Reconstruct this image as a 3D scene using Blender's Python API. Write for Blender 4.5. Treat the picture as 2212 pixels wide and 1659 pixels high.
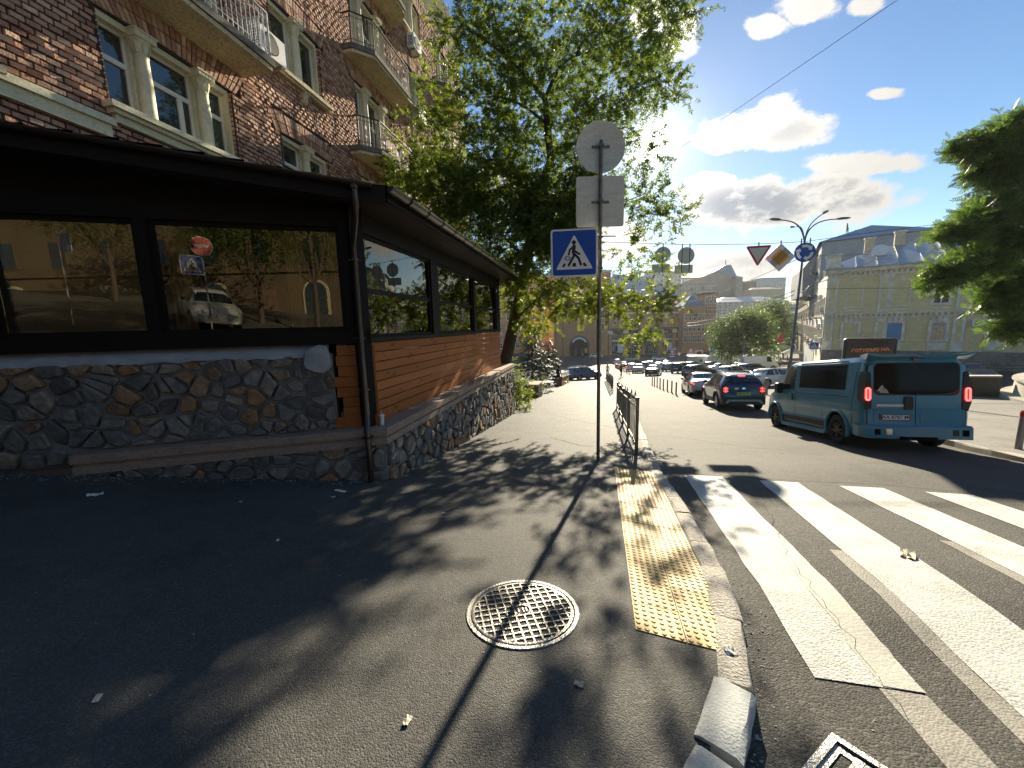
import bpy, bmesh, math, random
from mathutils import Vector, Matrix
sin, cos, PI, rad = math.sin, math.cos, math.pi, math.radians
rnd = random.Random(7)
SC = bpy.context.scene
COL = SC.collection
for o in list(bpy.data.objects): bpy.data.objects.remove(o)

# ------------------------------------------------------------------ camera, sky, sun, exposure
FPX, PITCH, ROLL, EYE = 831.0, rad(8.5), rad(1.35), 1.62      # focal length in pixels of a 2212 x 1659 picture
_f = Vector((0, cos(PITCH), -sin(PITCH))); _u0 = Vector((0, sin(PITCH), cos(PITCH))); _r0 = Vector((1, 0, 0))
_r = cos(ROLL)*_r0 - sin(ROLL)*_u0
_u = sin(ROLL)*_r0 + cos(ROLL)*_u0
cam = bpy.data.cameras.new('camera'); co = bpy.data.objects.new('camera', cam); COL.objects.link(co)
cam.sensor_width = 36; cam.lens = 36*FPX/2212; cam.clip_start = .05; cam.clip_end = 3000
co.matrix_world = Matrix(((_r.x, _u.x, -_f.x, 0), (_r.y, _u.y, -_f.y, 0), (_r.z, _u.z, -_f.z, EYE), (0, 0, 0, 1)))
SC.camera = co
SUN_AZ, SUN_EL = rad(19.4), rad(21.96)
SUNV = Vector((sin(SUN_AZ)*cos(SUN_EL), cos(SUN_AZ)*cos(SUN_EL), sin(SUN_EL)))
sl = bpy.data.lights.new('sun', 'SUN'); so = bpy.data.objects.new('sun', sl); COL.objects.link(so)
sl.energy = 5.0; sl.angle = rad(.53); sl.color = (1, .88, .66)
so.rotation_euler = (-SUNV).to_track_quat('-Z', 'Y').to_euler()
so.location = SUNV*80
SKY_STRENGTH = .06
vs = SC.view_settings; SC.display_settings.display_device = 'sRGB'
vs.view_transform = 'Standard'; vs.look = 'None'; vs.gamma = 1; vs.exposure = 1.27; vs.use_curve_mapping = False
SC.render.engine = 'CYCLES'
SC.cycles.max_bounces = 8; SC.cycles.transparent_max_bounces = 12; SC.cycles.caustics_reflective = False; SC.cycles.caustics_refractive = False
SC.cycles.use_denoising = True; SC.cycles.denoiser = 'OPENIMAGEDENOISE'; SC.cycles.denoising_prefilter = 'NONE'; SC.cycles.denoising_input_passes = 'RGB_ALBEDO_NORMAL'; SC.cycles.sample_clamp_indirect = 4

def build_world():
    W = bpy.data.worlds.new('World'); SC.world = W; W.use_nodes = True
    nt = W.node_tree; N = nt.nodes; L = nt.links; N.clear()
    def nd(t, **k):
        n = N.new(t)
        for a, b in k.items(): setattr(n, a, b)
        return n
    def M(op, a, b=None, c=None, clamp=False):
        n = nd('ShaderNodeMath', operation=op, use_clamp=clamp)
        for i, v in enumerate((a, b, c)):
            if v is None: continue
            if isinstance(v, (int, float)): n.inputs[i].default_value = v
            else: L.new(v, n.inputs[i])
        return n.outputs[0]
    def mix(fac, a, b):
        n = nd('ShaderNodeMix', data_type='RGBA')
        for s, v in ((n.inputs[0], fac), (n.inputs[6], a), (n.inputs[7], b)):
            if isinstance(v, tuple): s.default_value = v+(1,)
            elif isinstance(v, (int, float)): s.default_value = v
            else: L.new(v, s)
        return n.outputs[2]
    def smooth(x, a, b):
        n = nd('ShaderNodeMapRange', interpolation_type='SMOOTHSTEP')
        L.new(x, n.inputs[0]); n.inputs[1].default_value = a; n.inputs[2].default_value = b
        return n.outputs[0]
    sky = nd('ShaderNodeTexSky', sky_type='NISHITA', sun_disc=False, sun_elevation=SUN_EL, sun_rotation=SUN_AZ,
             altitude=150, air_density=1.0, dust_density=.12, ozone_density=2.2)
    tc = nd('ShaderNodeTexCoord'); sep = nd('ShaderNodeSeparateXYZ'); L.new(tc.outputs['Generated'], sep.inputs[0])
    X, Y, Z = sep.outputs
    az = M('ARCTAN2', X, Y); el = M('ARCSINE', Z)
    # fractal noise in (azimuth, elevation), stretched a little sideways as cumulus are
    cmb = nd('ShaderNodeCombineXYZ'); L.new(M('MULTIPLY', az, .8), cmb.inputs[0]); L.new(M('MULTIPLY', el, 1.25), cmb.inputs[1])
    n1 = nd('ShaderNodeTexNoise', noise_dimensions='3D'); L.new(cmb.outputs[0], n1.inputs[0])
    n1.inputs['Scale'].default_value = 15; n1.inputs['Detail'].default_value = 12; n1.inputs['Roughness'].default_value = .66
    noi = M('SUBTRACT', n1.outputs[0], .5)
    n2 = nd('ShaderNodeTexNoise', noise_dimensions='3D'); L.new(cmb.outputs[0], n2.inputs[0])
    n2.inputs['Scale'].default_value = 5; n2.inputs['Detail'].default_value = 5
    # cumulus clouds: (azimuth, elevation, half width, half height, tilt, greyness of the core)
    CL = [(.553,.366,.140,.036,-.22,.5),(.478,.368,.07,.028,-.21,.3),(.575,.383,.05,.038,-.2,.5),(.538,.236,.175,.062,-.17,1.),(.674,.232,.120,.050,-.21,.9),(.704,.273,.100,.024,-.25,.1),
          (.545,.523,.042,.017,-.28,0),(.607,.530,.060,.022,-.32,.1),(.694,.502,.028,.018,-.36,0),(.732,.372,.030,.011,-.32,0),(.389,.548,.040,.046,-.2,0),(.33,.6,.06,.05,-.2,0),
          (.528,.112,.120,.040,-.09,.45),(.418,.105,.090,.034,-.07,.4),(.465,.300,.060,.013,-.17,0),(.20,.20,.16,.06,-.1,.5),(-.02,.32,.14,.05,.1,.5),
          (-.5,.35,.18,.07,0,.5),(-.95,.22,.2,.06,0,.6),(-1.5,.4,.22,.08,0,.5),(1.1,.16,.15,.045,0,.5),(1.55,.3,.2,.07,0,.5),(2.2,.22,.22,.07,0,.6),(2.9,.4,.22,.08,0,.5),(-2.3,.25,.24,.07,0,.6),(.9,.75,.16,.06,0,.3),(-.3,.9,.2,.07,0,.3)]
    best = None; grey = None
    for a, e, ra, re, ti, g in CL:
        da = M('SUBTRACT', az, a); de = M('SUBTRACT', el, e)
        p = M('ADD', M('MULTIPLY', da, cos(ti)), M('MULTIPLY', de, sin(ti)))
        q = M('SUBTRACT', M('MULTIPLY', de, cos(ti)), M('MULTIPLY', da, sin(ti)))
        p = M('DIVIDE', p, ra); q = M('DIVIDE', q, re)
        d = M('SUBTRACT', 1.0, M('SQRT', M('ADD', M('MULTIPLY', p, p), M('MULTIPLY', q, q))))
        gg = M('MULTIPLY', smooth(d, .0, .7), g)
        best = d if best is None else M('MAXIMUM', best, d)
        grey = gg if grey is None else M('MAXIMUM', grey, gg)
    dens0 = M('ADD', M('MINIMUM', best, .45), M('MULTIPLY', noi, 1.9))
    dens = smooth(dens0, .0, .36)
    core = smooth(M('ADD', dens0, M('MULTIPLY', M('SUBTRACT', n2.outputs[0], .5), .8)), .22, .62)
    core = M('MULTIPLY', core, grey)
    # the sun's aureole
    dv = nd('ShaderNodeVectorMath', operation='DOT_PRODUCT'); L.new(tc.outputs['Generated'], dv.inputs[0]); dv.inputs[1].default_value = SUNV
    sd = M('MAXIMUM', dv.outputs['Value'], 0.0)
    g_in = M('MULTIPLY', M('POWER', sd, 2600.0), 50.0)
    g_mid = M('MULTIPLY', M('POWER', sd, 340.0), 4.0)
    g_out = M('MULTIPLY', M('POWER', sd, 45.0), 0.4)
    glow = M('ADD', M('ADD', g_in, g_mid), g_out)
    near = M('ADD', 1.0, M('MULTIPLY', M('POWER', sd, 30.0), 1.0))
    bright = mix(core, (5.6, 5.4, 5.0), (2.3, 2.48, 2.75))
    cb = nd('ShaderNodeVectorMath', operation='SCALE'); L.new(bright, cb.inputs[0]); L.new(near, cb.inputs['Scale'])
    gc = nd('ShaderNodeVectorMath', operation='SCALE'); gc.inputs[0].default_value = (1, .95, .82); L.new(glow, gc.inputs['Scale'])
    hs = nd('ShaderNodeHueSaturation'); L.new(sky.outputs[0], hs.inputs['Color']); hs.inputs['Saturation'].default_value = 1.15; hs.inputs['Value'].default_value = 1.0
    tot = mix(dens, hs.outputs[0], cb.outputs[0])
    ad = nd('ShaderNodeVectorMath', operation='ADD'); L.new(tot, ad.inputs[0]); L.new(gc.outputs[0], ad.inputs[1])
    bg = nd('ShaderNodeBackground'); L.new(ad.outputs[0], bg.inputs[0]); bg.inputs[1].default_value = SKY_STRENGTH
    out = nd('ShaderNodeOutputWorld'); L.new(bg.outputs[0], out.inputs[0])
    W.cycles.sampling_method = 'MANUAL'; W.cycles.sample_map_resolution = 1024
build_world()

# ------------------------------------------------------------------ places
def ray(x, y):
    return ((x-1106)/FPX)*_r + ((829.5-y)/FPX)*_u + _f
def at(x, y, depth):
    d = ray(x, y); return Vector((0, 0, EYE)) + d*depth
def prj(p):
    q = Vector(p) - Vector((0, 0, EYE)); d = q.dot(_f)
    return (1106+FPX*q.dot(_r)/d, 829.5-FPX*q.dot(_u)/d, d) if d > .01 else (-9e9, -9e9, d)
KN = [(8, .128), (17, .1), (50, .09), (110, .06), (130, 0), (9000, 0)]
def gz(y):
    if y <= 8: return -.128*max(y, -34)
    z = -.128*8
    for (a, sa), (b, sb) in zip(KN, KN[1:]):
        if y <= b:
            return z - (sa + sa+(sb-sa)*(y-a)/(b-a))/2*(y-a)
        z -= (sa+sb)/2*(b-a)
    return z
def sst(a, b, x):
    t = min(1, max(0, (x-a)/(b-a))); return t*t*(3-2*t)
def G(x, y):
    """height of the sloping street at a plan position"""
    z = gz(y)
    z += .13*max(0, min(-1.7-x, 8))*(1-sst(6, 10, y))
    z -= .02*max(0, min(x-2.5, 7))*(1-sst(30, 60, y))
    return z
def gp(x, y):
    """where the line of sight through a pixel meets the street"""
    d = ray(x, y); lo, hi = .1, 3000
    for _ in range(60):
        m = (lo+hi)/2
        if EYE+d.z*m > G(d.x*m, d.y*m): lo = m
        else: hi = m
    return Vector((d.x*lo, d.y*lo, EYE+d.z*lo))

# ------------------------------------------------------------------ mesh helpers
class MB:
    def __init__(s, M=None):
        s.v = []; s.f = []; s.m = []; s.mi = 0; s.M = M or Matrix()
    def add(s, vs, fs):
        b = len(s.v); M = s.M
        s.v += [tuple(M @ Vector(v)) for v in vs]
        for f in fs: s.f.append(tuple(b+i for i in f)); s.m.append(s.mi)
    def box(s, x0, x1, y0, y1, z0, z1):
        s.add([(x0,y0,z0),(x1,y0,z0),(x1,y1,z0),(x0,y1,z0),(x0,y0,z1),(x1,y0,z1),(x1,y1,z1),(x0,y1,z1)],
              [(3,2,1,0),(4,5,6,7),(0,1,5,4),(1,2,6,5),(2,3,7,6),(3,0,4,7)])
    def hexa(s, p): s.add(p, [(3,2,1,0),(4,5,6,7),(0,1,5,4),(1,2,6,5),(2,3,7,6),(3,0,4,7)])
    def obox(s, c, ax, ay, az):
        c, ax, ay, az = map(Vector, (c, ax, ay, az))
        s.hexa([c+i*ax+j*ay+k*az for k in (-1, 1) for i, j in ((-1,-1),(1,-1),(1,1),(-1,1))])
    def beam(s, p, q, w, h, up=(0,0,1)):
        p, q = Vector(p), Vector(q); d = (q-p); n = d.normalized(); sd = n.cross(Vector(up))
        if sd.length < 1e-4: sd = n.cross(Vector((1,0,0)))
        sd.normalize(); u = sd.cross(n)
        s.obox((p+q)/2, d/2, sd*w/2, u*h/2)
    def poly(s, pts): s.add(pts, [tuple(range(len(pts)))])
    def prism(s, pts, vec):
        n = len(pts); vec = Vector(vec); a = [Vector(p) for p in pts]
        s.add(a+[p+vec for p in a], [tuple(range(n))[::-1], tuple(range(n, 2*n))]+[(i,(i+1)%n,n+(i+1)%n,n+i) for i in range(n)])
    def tube(s, pts, r, n=8, cap=True):
        pts = [Vector(p) for p in pts]; m = len(pts)
        rr = r if isinstance(r, (list, tuple)) else [r]*m
        vs = []; pu = None
        for i, p in enumerate(pts):
            t = (pts[min(i+1, m-1)]-pts[max(i-1, 0)])
            t = t.normalized() if t.length > 1e-9 else Vector((0,0,1))
            if pu is None:
                pu = t.cross(Vector((0,0,1)) if abs(t.z) < .9 else Vector((1,0,0))).normalized()
            else:
                pu = (pu - t*pu.dot(t))
                pu = pu.normalized() if pu.length > 1e-6 else t.orthogonal().normalized()
            w = t.cross(pu)
            vs += [p+rr[i]*(cos(2*PI*k/n)*pu+sin(2*PI*k/n)*w) for k in range(n)]
        fs = [(i*n+k, i*n+(k+1)%n, (i+1)*n+(k+1)%n, (i+1)*n+k) for i in range(m-1) for k in range(n)]
        if cap: fs += [tuple(range(n))[::-1], tuple(range((m-1)*n, m*n))]
        s.add(vs, fs)
    def cyl(s, p, q, r, n=12): s.tube([p, q], r, n)
    def lathe(s, prof, n=20, c=(0,0,0), ax='z', a0=0, a1=2*PI):
        full = abs(a1-a0-2*PI) < 1e-6; k = n if full else n+1; vs = []
        for r, z in prof:
            for i in range(k):
                a = a0+(a1-a0)*i/n
                p = (r*cos(a), r*sin(a), z)
                if ax == 'x': p = (p[2], p[0], p[1])
                if ax == 'y': p = (p[0], p[2], p[1])
                vs.append(Vector(p)+Vector(c))
        fs = [(j*k+i, j*k+(i+1)%k, (j+1)*k+(i+1)%k, (j+1)*k+i) for j in range(len(prof)-1) for i in range(n)]
        s.add(vs, fs)
    def sphere(s, c, r, n=10, m=6, sq=(1,1,1)):
        vs = []; c = Vector(c)
        for j in range(m+1):
            t = PI*j/m
            for i in range(n):
                a = 2*PI*i/n
                vs.append(c+Vector((r*sq[0]*sin(t)*cos(a), r*sq[1]*sin(t)*sin(a), r*sq[2]*cos(t))))
        s.add(vs, [(j*n+i, (j+1)*n+i, (j+1)*n+(i+1)%n, j*n+(i+1)%n) for j in range(m) for i in range(n)])
    def text(s, body, size, M, depth=.004, bold=0, align='CENTER', sx=1):
        cu = bpy.data.curves.new('lettering', 'FONT'); cu.body = body; cu.size = size; cu.extrude = depth; cu.align_x = align; cu.align_y = 'CENTER'
        cu.offset = bold; cu.resolution_u = 2
        o = bpy.data.objects.new('lettering', cu); COL.objects.link(o)
        dg = bpy.context.evaluated_depsgraph_get(); me = bpy.data.meshes.new_from_object(o.evaluated_get(dg))
        Ms = M @ Matrix.Diagonal((sx, 1, 1, 1))
        s.add([Ms @ v.co for v in me.vertices], [tuple(p.vertices) for p in me.polygons])
        bpy.data.objects.remove(o); bpy.data.curves.remove(cu); bpy.data.meshes.remove(me)
    def mesh(s, name, mats, smooth=None):
        me = bpy.data.meshes.new(name); me.from_pydata(s.v, [], s.f)
        for m in (mats if isinstance(mats, (list, tuple)) else [mats]): me.materials.append(m)
        if max(s.m, default=0) > 0: me.polygons.foreach_set('material_index', s.m)
        me.validate(); me.update()
        if smooth:
            me.polygons.foreach_set('use_smooth', [True]*len(me.polygons))
            if smooth < 180: me.set_sharp_from_angle(angle=rad(smooth))
        return me
    def build(s, name, mats, parent=None, smooth=None, **k):
        return put(name, s.mesh(name, mats, smooth), parent, **k)
def put(name, me, parent=None, loc=None, rot=None, scale=None, kind=None, label=None):
    o = bpy.data.objects.new(name, me); COL.objects.link(o)
    if parent: o.parent = parent
    if loc is not None: o.location = loc
    if rot is not None: o.rotation_euler = rot
    if scale is not None: o.scale = scale
    if kind: o['kind'] = kind
    if label: o['label'] = label
    return o
def tag(o, label, cat, group=None, kind=None):
    o['label'] = label; o['category'] = cat
    if group: o['group'] = group
    if kind: o['kind'] = kind
    return o
def thing(name, label, cat, loc=(0,0,0), rz=0, group=None, M=None):
    o = bpy.data.objects.new(name, None); COL.objects.link(o)
    if M is not None: o.matrix_world = M
    else: o.location = loc; o.rotation_euler = (0, 0, rz)
    return tag(o, label, cat, group)
KIDS = {}
def kids(o):
    return [c for c in bpy.data.objects if c.parent == o]
def copy_tree(o, label=None, loc=None, rot=None, tree=None):
    tree = tree or snapshot(o)
    def rec(node, par):
        src, ch = node; c = src.copy(); COL.objects.link(c)
        if par: c.parent = par
        for k in ch: rec(k, c)
        return c
    r = rec(tree, None)
    if label: r['label'] = label
    if loc is not None: r.location = loc
    if rot is not None: r.rotation_euler = rot
    return r
def snapshot(o): return (o, [snapshot(c) for c in kids(o)])
def frame(x, y, z, deg): return Matrix.Translation((x, y, z)) @ Matrix.Rotation(rad(deg), 4, 'Z')

# ------------------------------------------------------------------ materials
def mat(name, c, rough=.7, metal=0, spec=.5, c2=None, sc=6, det=5, bump=0, bsc=40, c3=None, rand=0, emit=None, trans=0, coat=0, lo=.35, hi=.65, stretch=None, alpha=None):
    m = bpy.data.materials.new(name); m.use_nodes = True; nt = m.node_tree; N = nt.nodes; L = nt.links
    b = N['Principled BSDF']; b.inputs['Roughness'].default_value = rough; b.inputs['Metallic'].default_value = metal
    b.inputs['Specular IOR Level'].default_value = spec; b.inputs['Base Color'].default_value = c+(1,)
    if coat: b.inputs['Coat Weight'].default_value = coat; b.inputs['Coat Roughness'].default_value = .04
    if trans: b.inputs['Transmission Weight'].default_value = trans
    if emit: b.inputs['Emission Color'].default_value = emit[0]+(1,); b.inputs['Emission Strength'].default_value = emit[1]
    tc = N.new('ShaderNodeTexCoord'); vec = tc.outputs['Object']
    if stretch:
        mp = N.new('ShaderNodeMapping'); L.new(vec, mp.inputs[0]); mp.inputs['Scale'].default_value = stretch; vec = mp.outputs[0]
    src = None
    if c2:
        n = N.new('ShaderNodeTexNoise'); L.new(vec, n.inputs[0]); n.inputs['Scale'].default_value = sc; n.inputs['Detail'].default_value = det; n.inputs['Roughness'].default_value = .6
        r = N.new('ShaderNodeMapRange'); L.new(n.outputs[0], r.inputs[0]); r.inputs[1].default_value = lo; r.inputs[2].default_value = hi
        x = N.new('ShaderNodeMix'); x.data_type = 'RGBA'; L.new(r.outputs[0], x.inputs[0]); x.inputs[6].default_value = c+(1,); x.inputs[7].default_value = c2+(1,)
        src = x.outputs[2]
    if c3:      # a second, finer noise layer
        n = N.new('ShaderNodeTexNoise'); L.new(vec, n.inputs[0]); n.inputs['Scale'].default_value = sc*7; n.inputs['Detail'].default_value = 3
        r = N.new('ShaderNodeMapRange'); L.new(n.outputs[0], r.inputs[0]); r.inputs[1].default_value = .5; r.inputs[2].default_value = .75
        x = N.new('ShaderNodeMix'); x.data_type = 'RGBA'; L.new(r.outputs[0], x.inputs[0]); x.inputs[7].default_value = c3+(1,)
        if src: L.new(src, x.inputs[6])
        else: x.inputs[6].default_value = c+(1,)
        src = x.outputs[2]
    if rand:    # every object and every loose piece its own tone
        oi = N.new('ShaderNodeObjectInfo'); ge = N.new('ShaderNodeNewGeometry')
        a = N.new('ShaderNodeMath'); a.operation = 'ADD'; L.new(oi.outputs['Random'], a.inputs[0]); L.new(ge.outputs['Random Per Island'], a.inputs[1])
        fr = N.new('ShaderNodeMath'); fr.operation = 'FRACT'; L.new(a.outputs[0], fr.inputs[0])
        r = N.new('ShaderNodeMapRange'); L.new(fr.outputs[0], r.inputs[0]); r.inputs[3].default_value = 1-rand; r.inputs[4].default_value = 1+rand
        hs = N.new('ShaderNodeHueSaturation'); L.new(r.outputs[0], hs.inputs['Value'])
        if src: L.new(src, hs.inputs['Color'])
        else: hs.inputs['Color'].default_value = c+(1,)
        src = hs.outputs[0]
    if src: L.new(src, b.inputs['Base Color'])
    if bump:
        n = N.new('ShaderNodeTexNoise'); L.new(vec, n.inputs[0]); n.inputs['Scale'].default_value = bsc; n.inputs['Detail'].default_value = 4
        bp = N.new('ShaderNodeBump'); bp.inputs['Strength'].default_value = bump; bp.inputs['Distance'].default_value = .02
        L.new(n.outputs[0], bp.inputs['Height']); L.new(bp.outputs[0], b.inputs['Normal'])
    return m

def ramp_rand(name, stops, rough=.85, noise=(.75, 1.2), sc=9, bump=.4, bsc=30, spec=.3):
    """stone or brick: a colour picked per piece from stops, mottled by noise"""
    m = bpy.data.materials.new(name); m.use_nodes = True; nt = m.node_tree; N = nt.nodes; L = nt.links; b = N['Principled BSDF']
    b.inputs['Roughness'].default_value = rough; b.inputs['Specular IOR Level'].default_value = spec
    oi = N.new('ShaderNodeObjectInfo'); ge = N.new('ShaderNodeNewGeometry'); a = N.new('ShaderNodeMath'); a.operation = 'ADD'
    L.new(oi.outputs['Random'], a.inputs[0]); L.new(ge.outputs['Random Per Island'], a.inputs[1])
    fr = N.new('ShaderNodeMath'); fr.operation = 'FRACT'; L.new(a.outputs[0], fr.inputs[0])
    cr = N.new('ShaderNodeValToRGB'); L.new(fr.outputs[0], cr.inputs[0]); e = cr.color_ramp.elements
    while len(e) < len(stops): e.new(.5)
    for i, (p, c) in enumerate(stops): e[i].position = p; e[i].color = c+(1,)
    cr.color_ramp.interpolation = 'LINEAR'
    tc = N.new('ShaderNodeTexCoord'); n = N.new('ShaderNodeTexNoise'); n.inputs['Scale'].default_value = sc; n.inputs['Detail'].default_value = 6; n.inputs['Roughness'].default_value = .65
    gm = N.new('ShaderNodeNewGeometry'); L.new(gm.outputs['Position'], n.inputs[0])
    r = N.new('ShaderNodeMapRange'); L.new(n.outputs[0], r.inputs[0]); r.inputs[1].default_value = .3; r.inputs[2].default_value = .7; r.inputs[3].default_value = noise[0]; r.inputs[4].default_value = noise[1]
    hs = N.new('ShaderNodeHueSaturation'); L.new(cr.outputs[0], hs.inputs['Color']); L.new(r.outputs[0], hs.inputs['Value']); L.new(hs.outputs[0], b.inputs['Base Color'])
    n2 = N.new('ShaderNodeTexNoise'); L.new(gm.outputs['Position'], n2.inputs[0]); n2.inputs['Scale'].default_value = bsc; n2.inputs['Detail'].default_value = 5
    bp = N.new('ShaderNodeBump'); bp.inputs['Strength'].default_value = bump; bp.inputs['Distance'].default_value = .02; L.new(n2.outputs[0], bp.inputs['Height']); L.new(bp.outputs[0], b.inputs['Normal'])
    return m

def asphalt(name, c, cl, chip, rough=.72, vs=95, bump=.9, spec=.5):
    m = bpy.data.materials.new(name); m.use_nodes = True; nt = m.node_tree; N = nt.nodes; L = nt.links; b = N['Principled BSDF']
    ge = N.new('ShaderNodeNewGeometry'); pos = ge.outputs['Position']
    big = N.new('ShaderNodeTexNoise'); L.new(pos, big.inputs[0]); big.inputs['Scale'].default_value = .45; big.inputs['Detail'].default_value = 6; big.inputs['Roughness'].default_value = .65
    mr = N.new('ShaderNodeMapRange'); L.new(big.outputs[0], mr.inputs[0]); mr.inputs[1].default_value = .32; mr.inputs[2].default_value = .68
    x = N.new('ShaderNodeMix'); x.data_type = 'RGBA'; L.new(mr.outputs[0], x.inputs[0]); x.inputs[6].default_value = c+(1,); x.inputs[7].default_value = cl+(1,)
    vo = N.new('ShaderNodeTexVoronoi'); L.new(pos, vo.inputs[0]); vo.inputs['Scale'].default_value = vs; vo.feature = 'F1'
    sep = N.new('ShaderNodeSeparateColor'); L.new(vo.outputs['Color'], sep.inputs[0])
    m2 = N.new('ShaderNodeMapRange'); L.new(sep.outputs[0], m2.inputs[0]); m2.inputs[1].default_value = .55; m2.inputs[2].default_value = 1.0; m2.inputs[4].default_value = .75
    y = N.new('ShaderNodeMix'); y.data_type = 'RGBA'; L.new(m2.outputs[0], y.inputs[0]); L.new(x.outputs[2], y.inputs[6]); y.inputs[7].default_value = chip+(1,)
    st = N.new('ShaderNodeTexNoise'); L.new(pos, st.inputs[0]); st.inputs['Scale'].default_value = 1.7; st.inputs['Detail'].default_value = 8; st.inputs['Roughness'].default_value = .7
    sr = N.new('ShaderNodeMapRange'); L.new(st.outputs[0], sr.inputs[0]); sr.inputs[1].default_value = .5; sr.inputs[2].default_value = .72; sr.inputs[3].default_value = 1; sr.inputs[4].default_value = .62
    sv = N.new('ShaderNodeHueSaturation'); L.new(y.outputs[2], sv.inputs['Color']); L.new(sr.outputs[0], sv.inputs['Value']); L.new(sv.outputs[0], b.inputs['Base Color'])
    b.inputs['Roughness'].default_value = rough; b.inputs['Specular IOR Level'].default_value = spec
    inv = N.new('ShaderNodeMath'); inv.operation = 'MULTIPLY_ADD'; L.new(vo.outputs['Distance'], inv.inputs[0]); inv.inputs[1].default_value = -1; inv.inputs[2].default_value = 1
    n3 = N.new('ShaderNodeTexNoise'); L.new(pos, n3.inputs[0]); n3.inputs['Scale'].default_value = 14; n3.inputs['Detail'].default_value = 4
    ad = N.new('ShaderNodeMath'); ad.operation = 'ADD'; L.new(inv.outputs[0], ad.inputs[0]); L.new(n3.outputs[0], ad.inputs[1])
    bp = N.new('ShaderNodeBump'); bp.inputs['Strength'].default_value = bump; bp.inputs['Distance'].default_value = .006; L.new(ad.outputs[0], bp.inputs['Height']); L.new(bp.outputs[0], b.inputs['Normal'])
    return m
def leafmat(name, c, c2, tr=.5, trc=None):
    m = bpy.data.materials.new(name); m.use_nodes = True; nt = m.node_tree; N = nt.nodes; L = nt.links; N.remove(N['Principled BSDF'])
    ge = N.new('ShaderNodeNewGeometry'); x = N.new('ShaderNodeMix'); x.data_type = 'RGBA'; L.new(ge.outputs['Random Per Island'], x.inputs[0])
    x.inputs[6].default_value = c+(1,); x.inputs[7].default_value = c2+(1,)
    d = N.new('ShaderNodeBsdfPrincipled'); d.inputs['Roughness'].default_value = .5; d.inputs['Specular IOR Level'].default_value = .3; L.new(x.outputs[2], d.inputs['Base Color'])
    t = N.new('ShaderNodeBsdfTranslucent')
    g = N.new('ShaderNodeHueSaturation'); L.new(x.outputs[2], g.inputs['Color']); g.inputs['Value'].default_value = 2.4; g.inputs['Hue'].default_value = .485; g.inputs['Saturation'].default_value = 1.1
    L.new(g.outputs[0], t.inputs['Color'])
    s = N.new('ShaderNodeMixShader'); s.inputs[0].default_value = tr; L.new(d.outputs[0], s.inputs[1]); L.new(t.outputs[0], s.inputs[2])
    L.new(s.outputs[0], N['Material Output'].inputs[0])
    return m
def glassmat(name, tint, refl=1.0, thru=.6):
    """a pane: mirror by Fresnel over a tinted see-through"""
    m = bpy.data.materials.new(name); m.use_nodes = True; nt = m.node_tree; N = nt.nodes; L = nt.links; N.remove(N['Principled BSDF'])
    fr = N.new('ShaderNodeFresnel'); fr.inputs[0].default_value = 1.5
    k = N.new('ShaderNodeMath'); k.operation = 'MULTIPLY_ADD'; k.use_clamp = True; L.new(fr.outputs[0], k.inputs[0]); k.inputs[1].default_value = 1.0; k.inputs[2].default_value = refl
    gl = N.new('ShaderNodeBsdfGlossy'); gl.inputs['Roughness'].default_value = .012; gl.inputs['Color'].default_value = (.92, .9, .82, 1)
    tr = N.new('ShaderNodeBsdfTransparent'); tr.inputs[0].default_value = tint+(1,)
    s = N.new('ShaderNodeMixShader'); L.new(k.outputs[0], s.inputs[0]); L.new(tr.outputs[0], s.inputs[1]); L.new(gl.outputs[0], s.inputs[2]); L.new(s.outputs[0], N['Material Output'].inputs[0])
    return m
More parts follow.
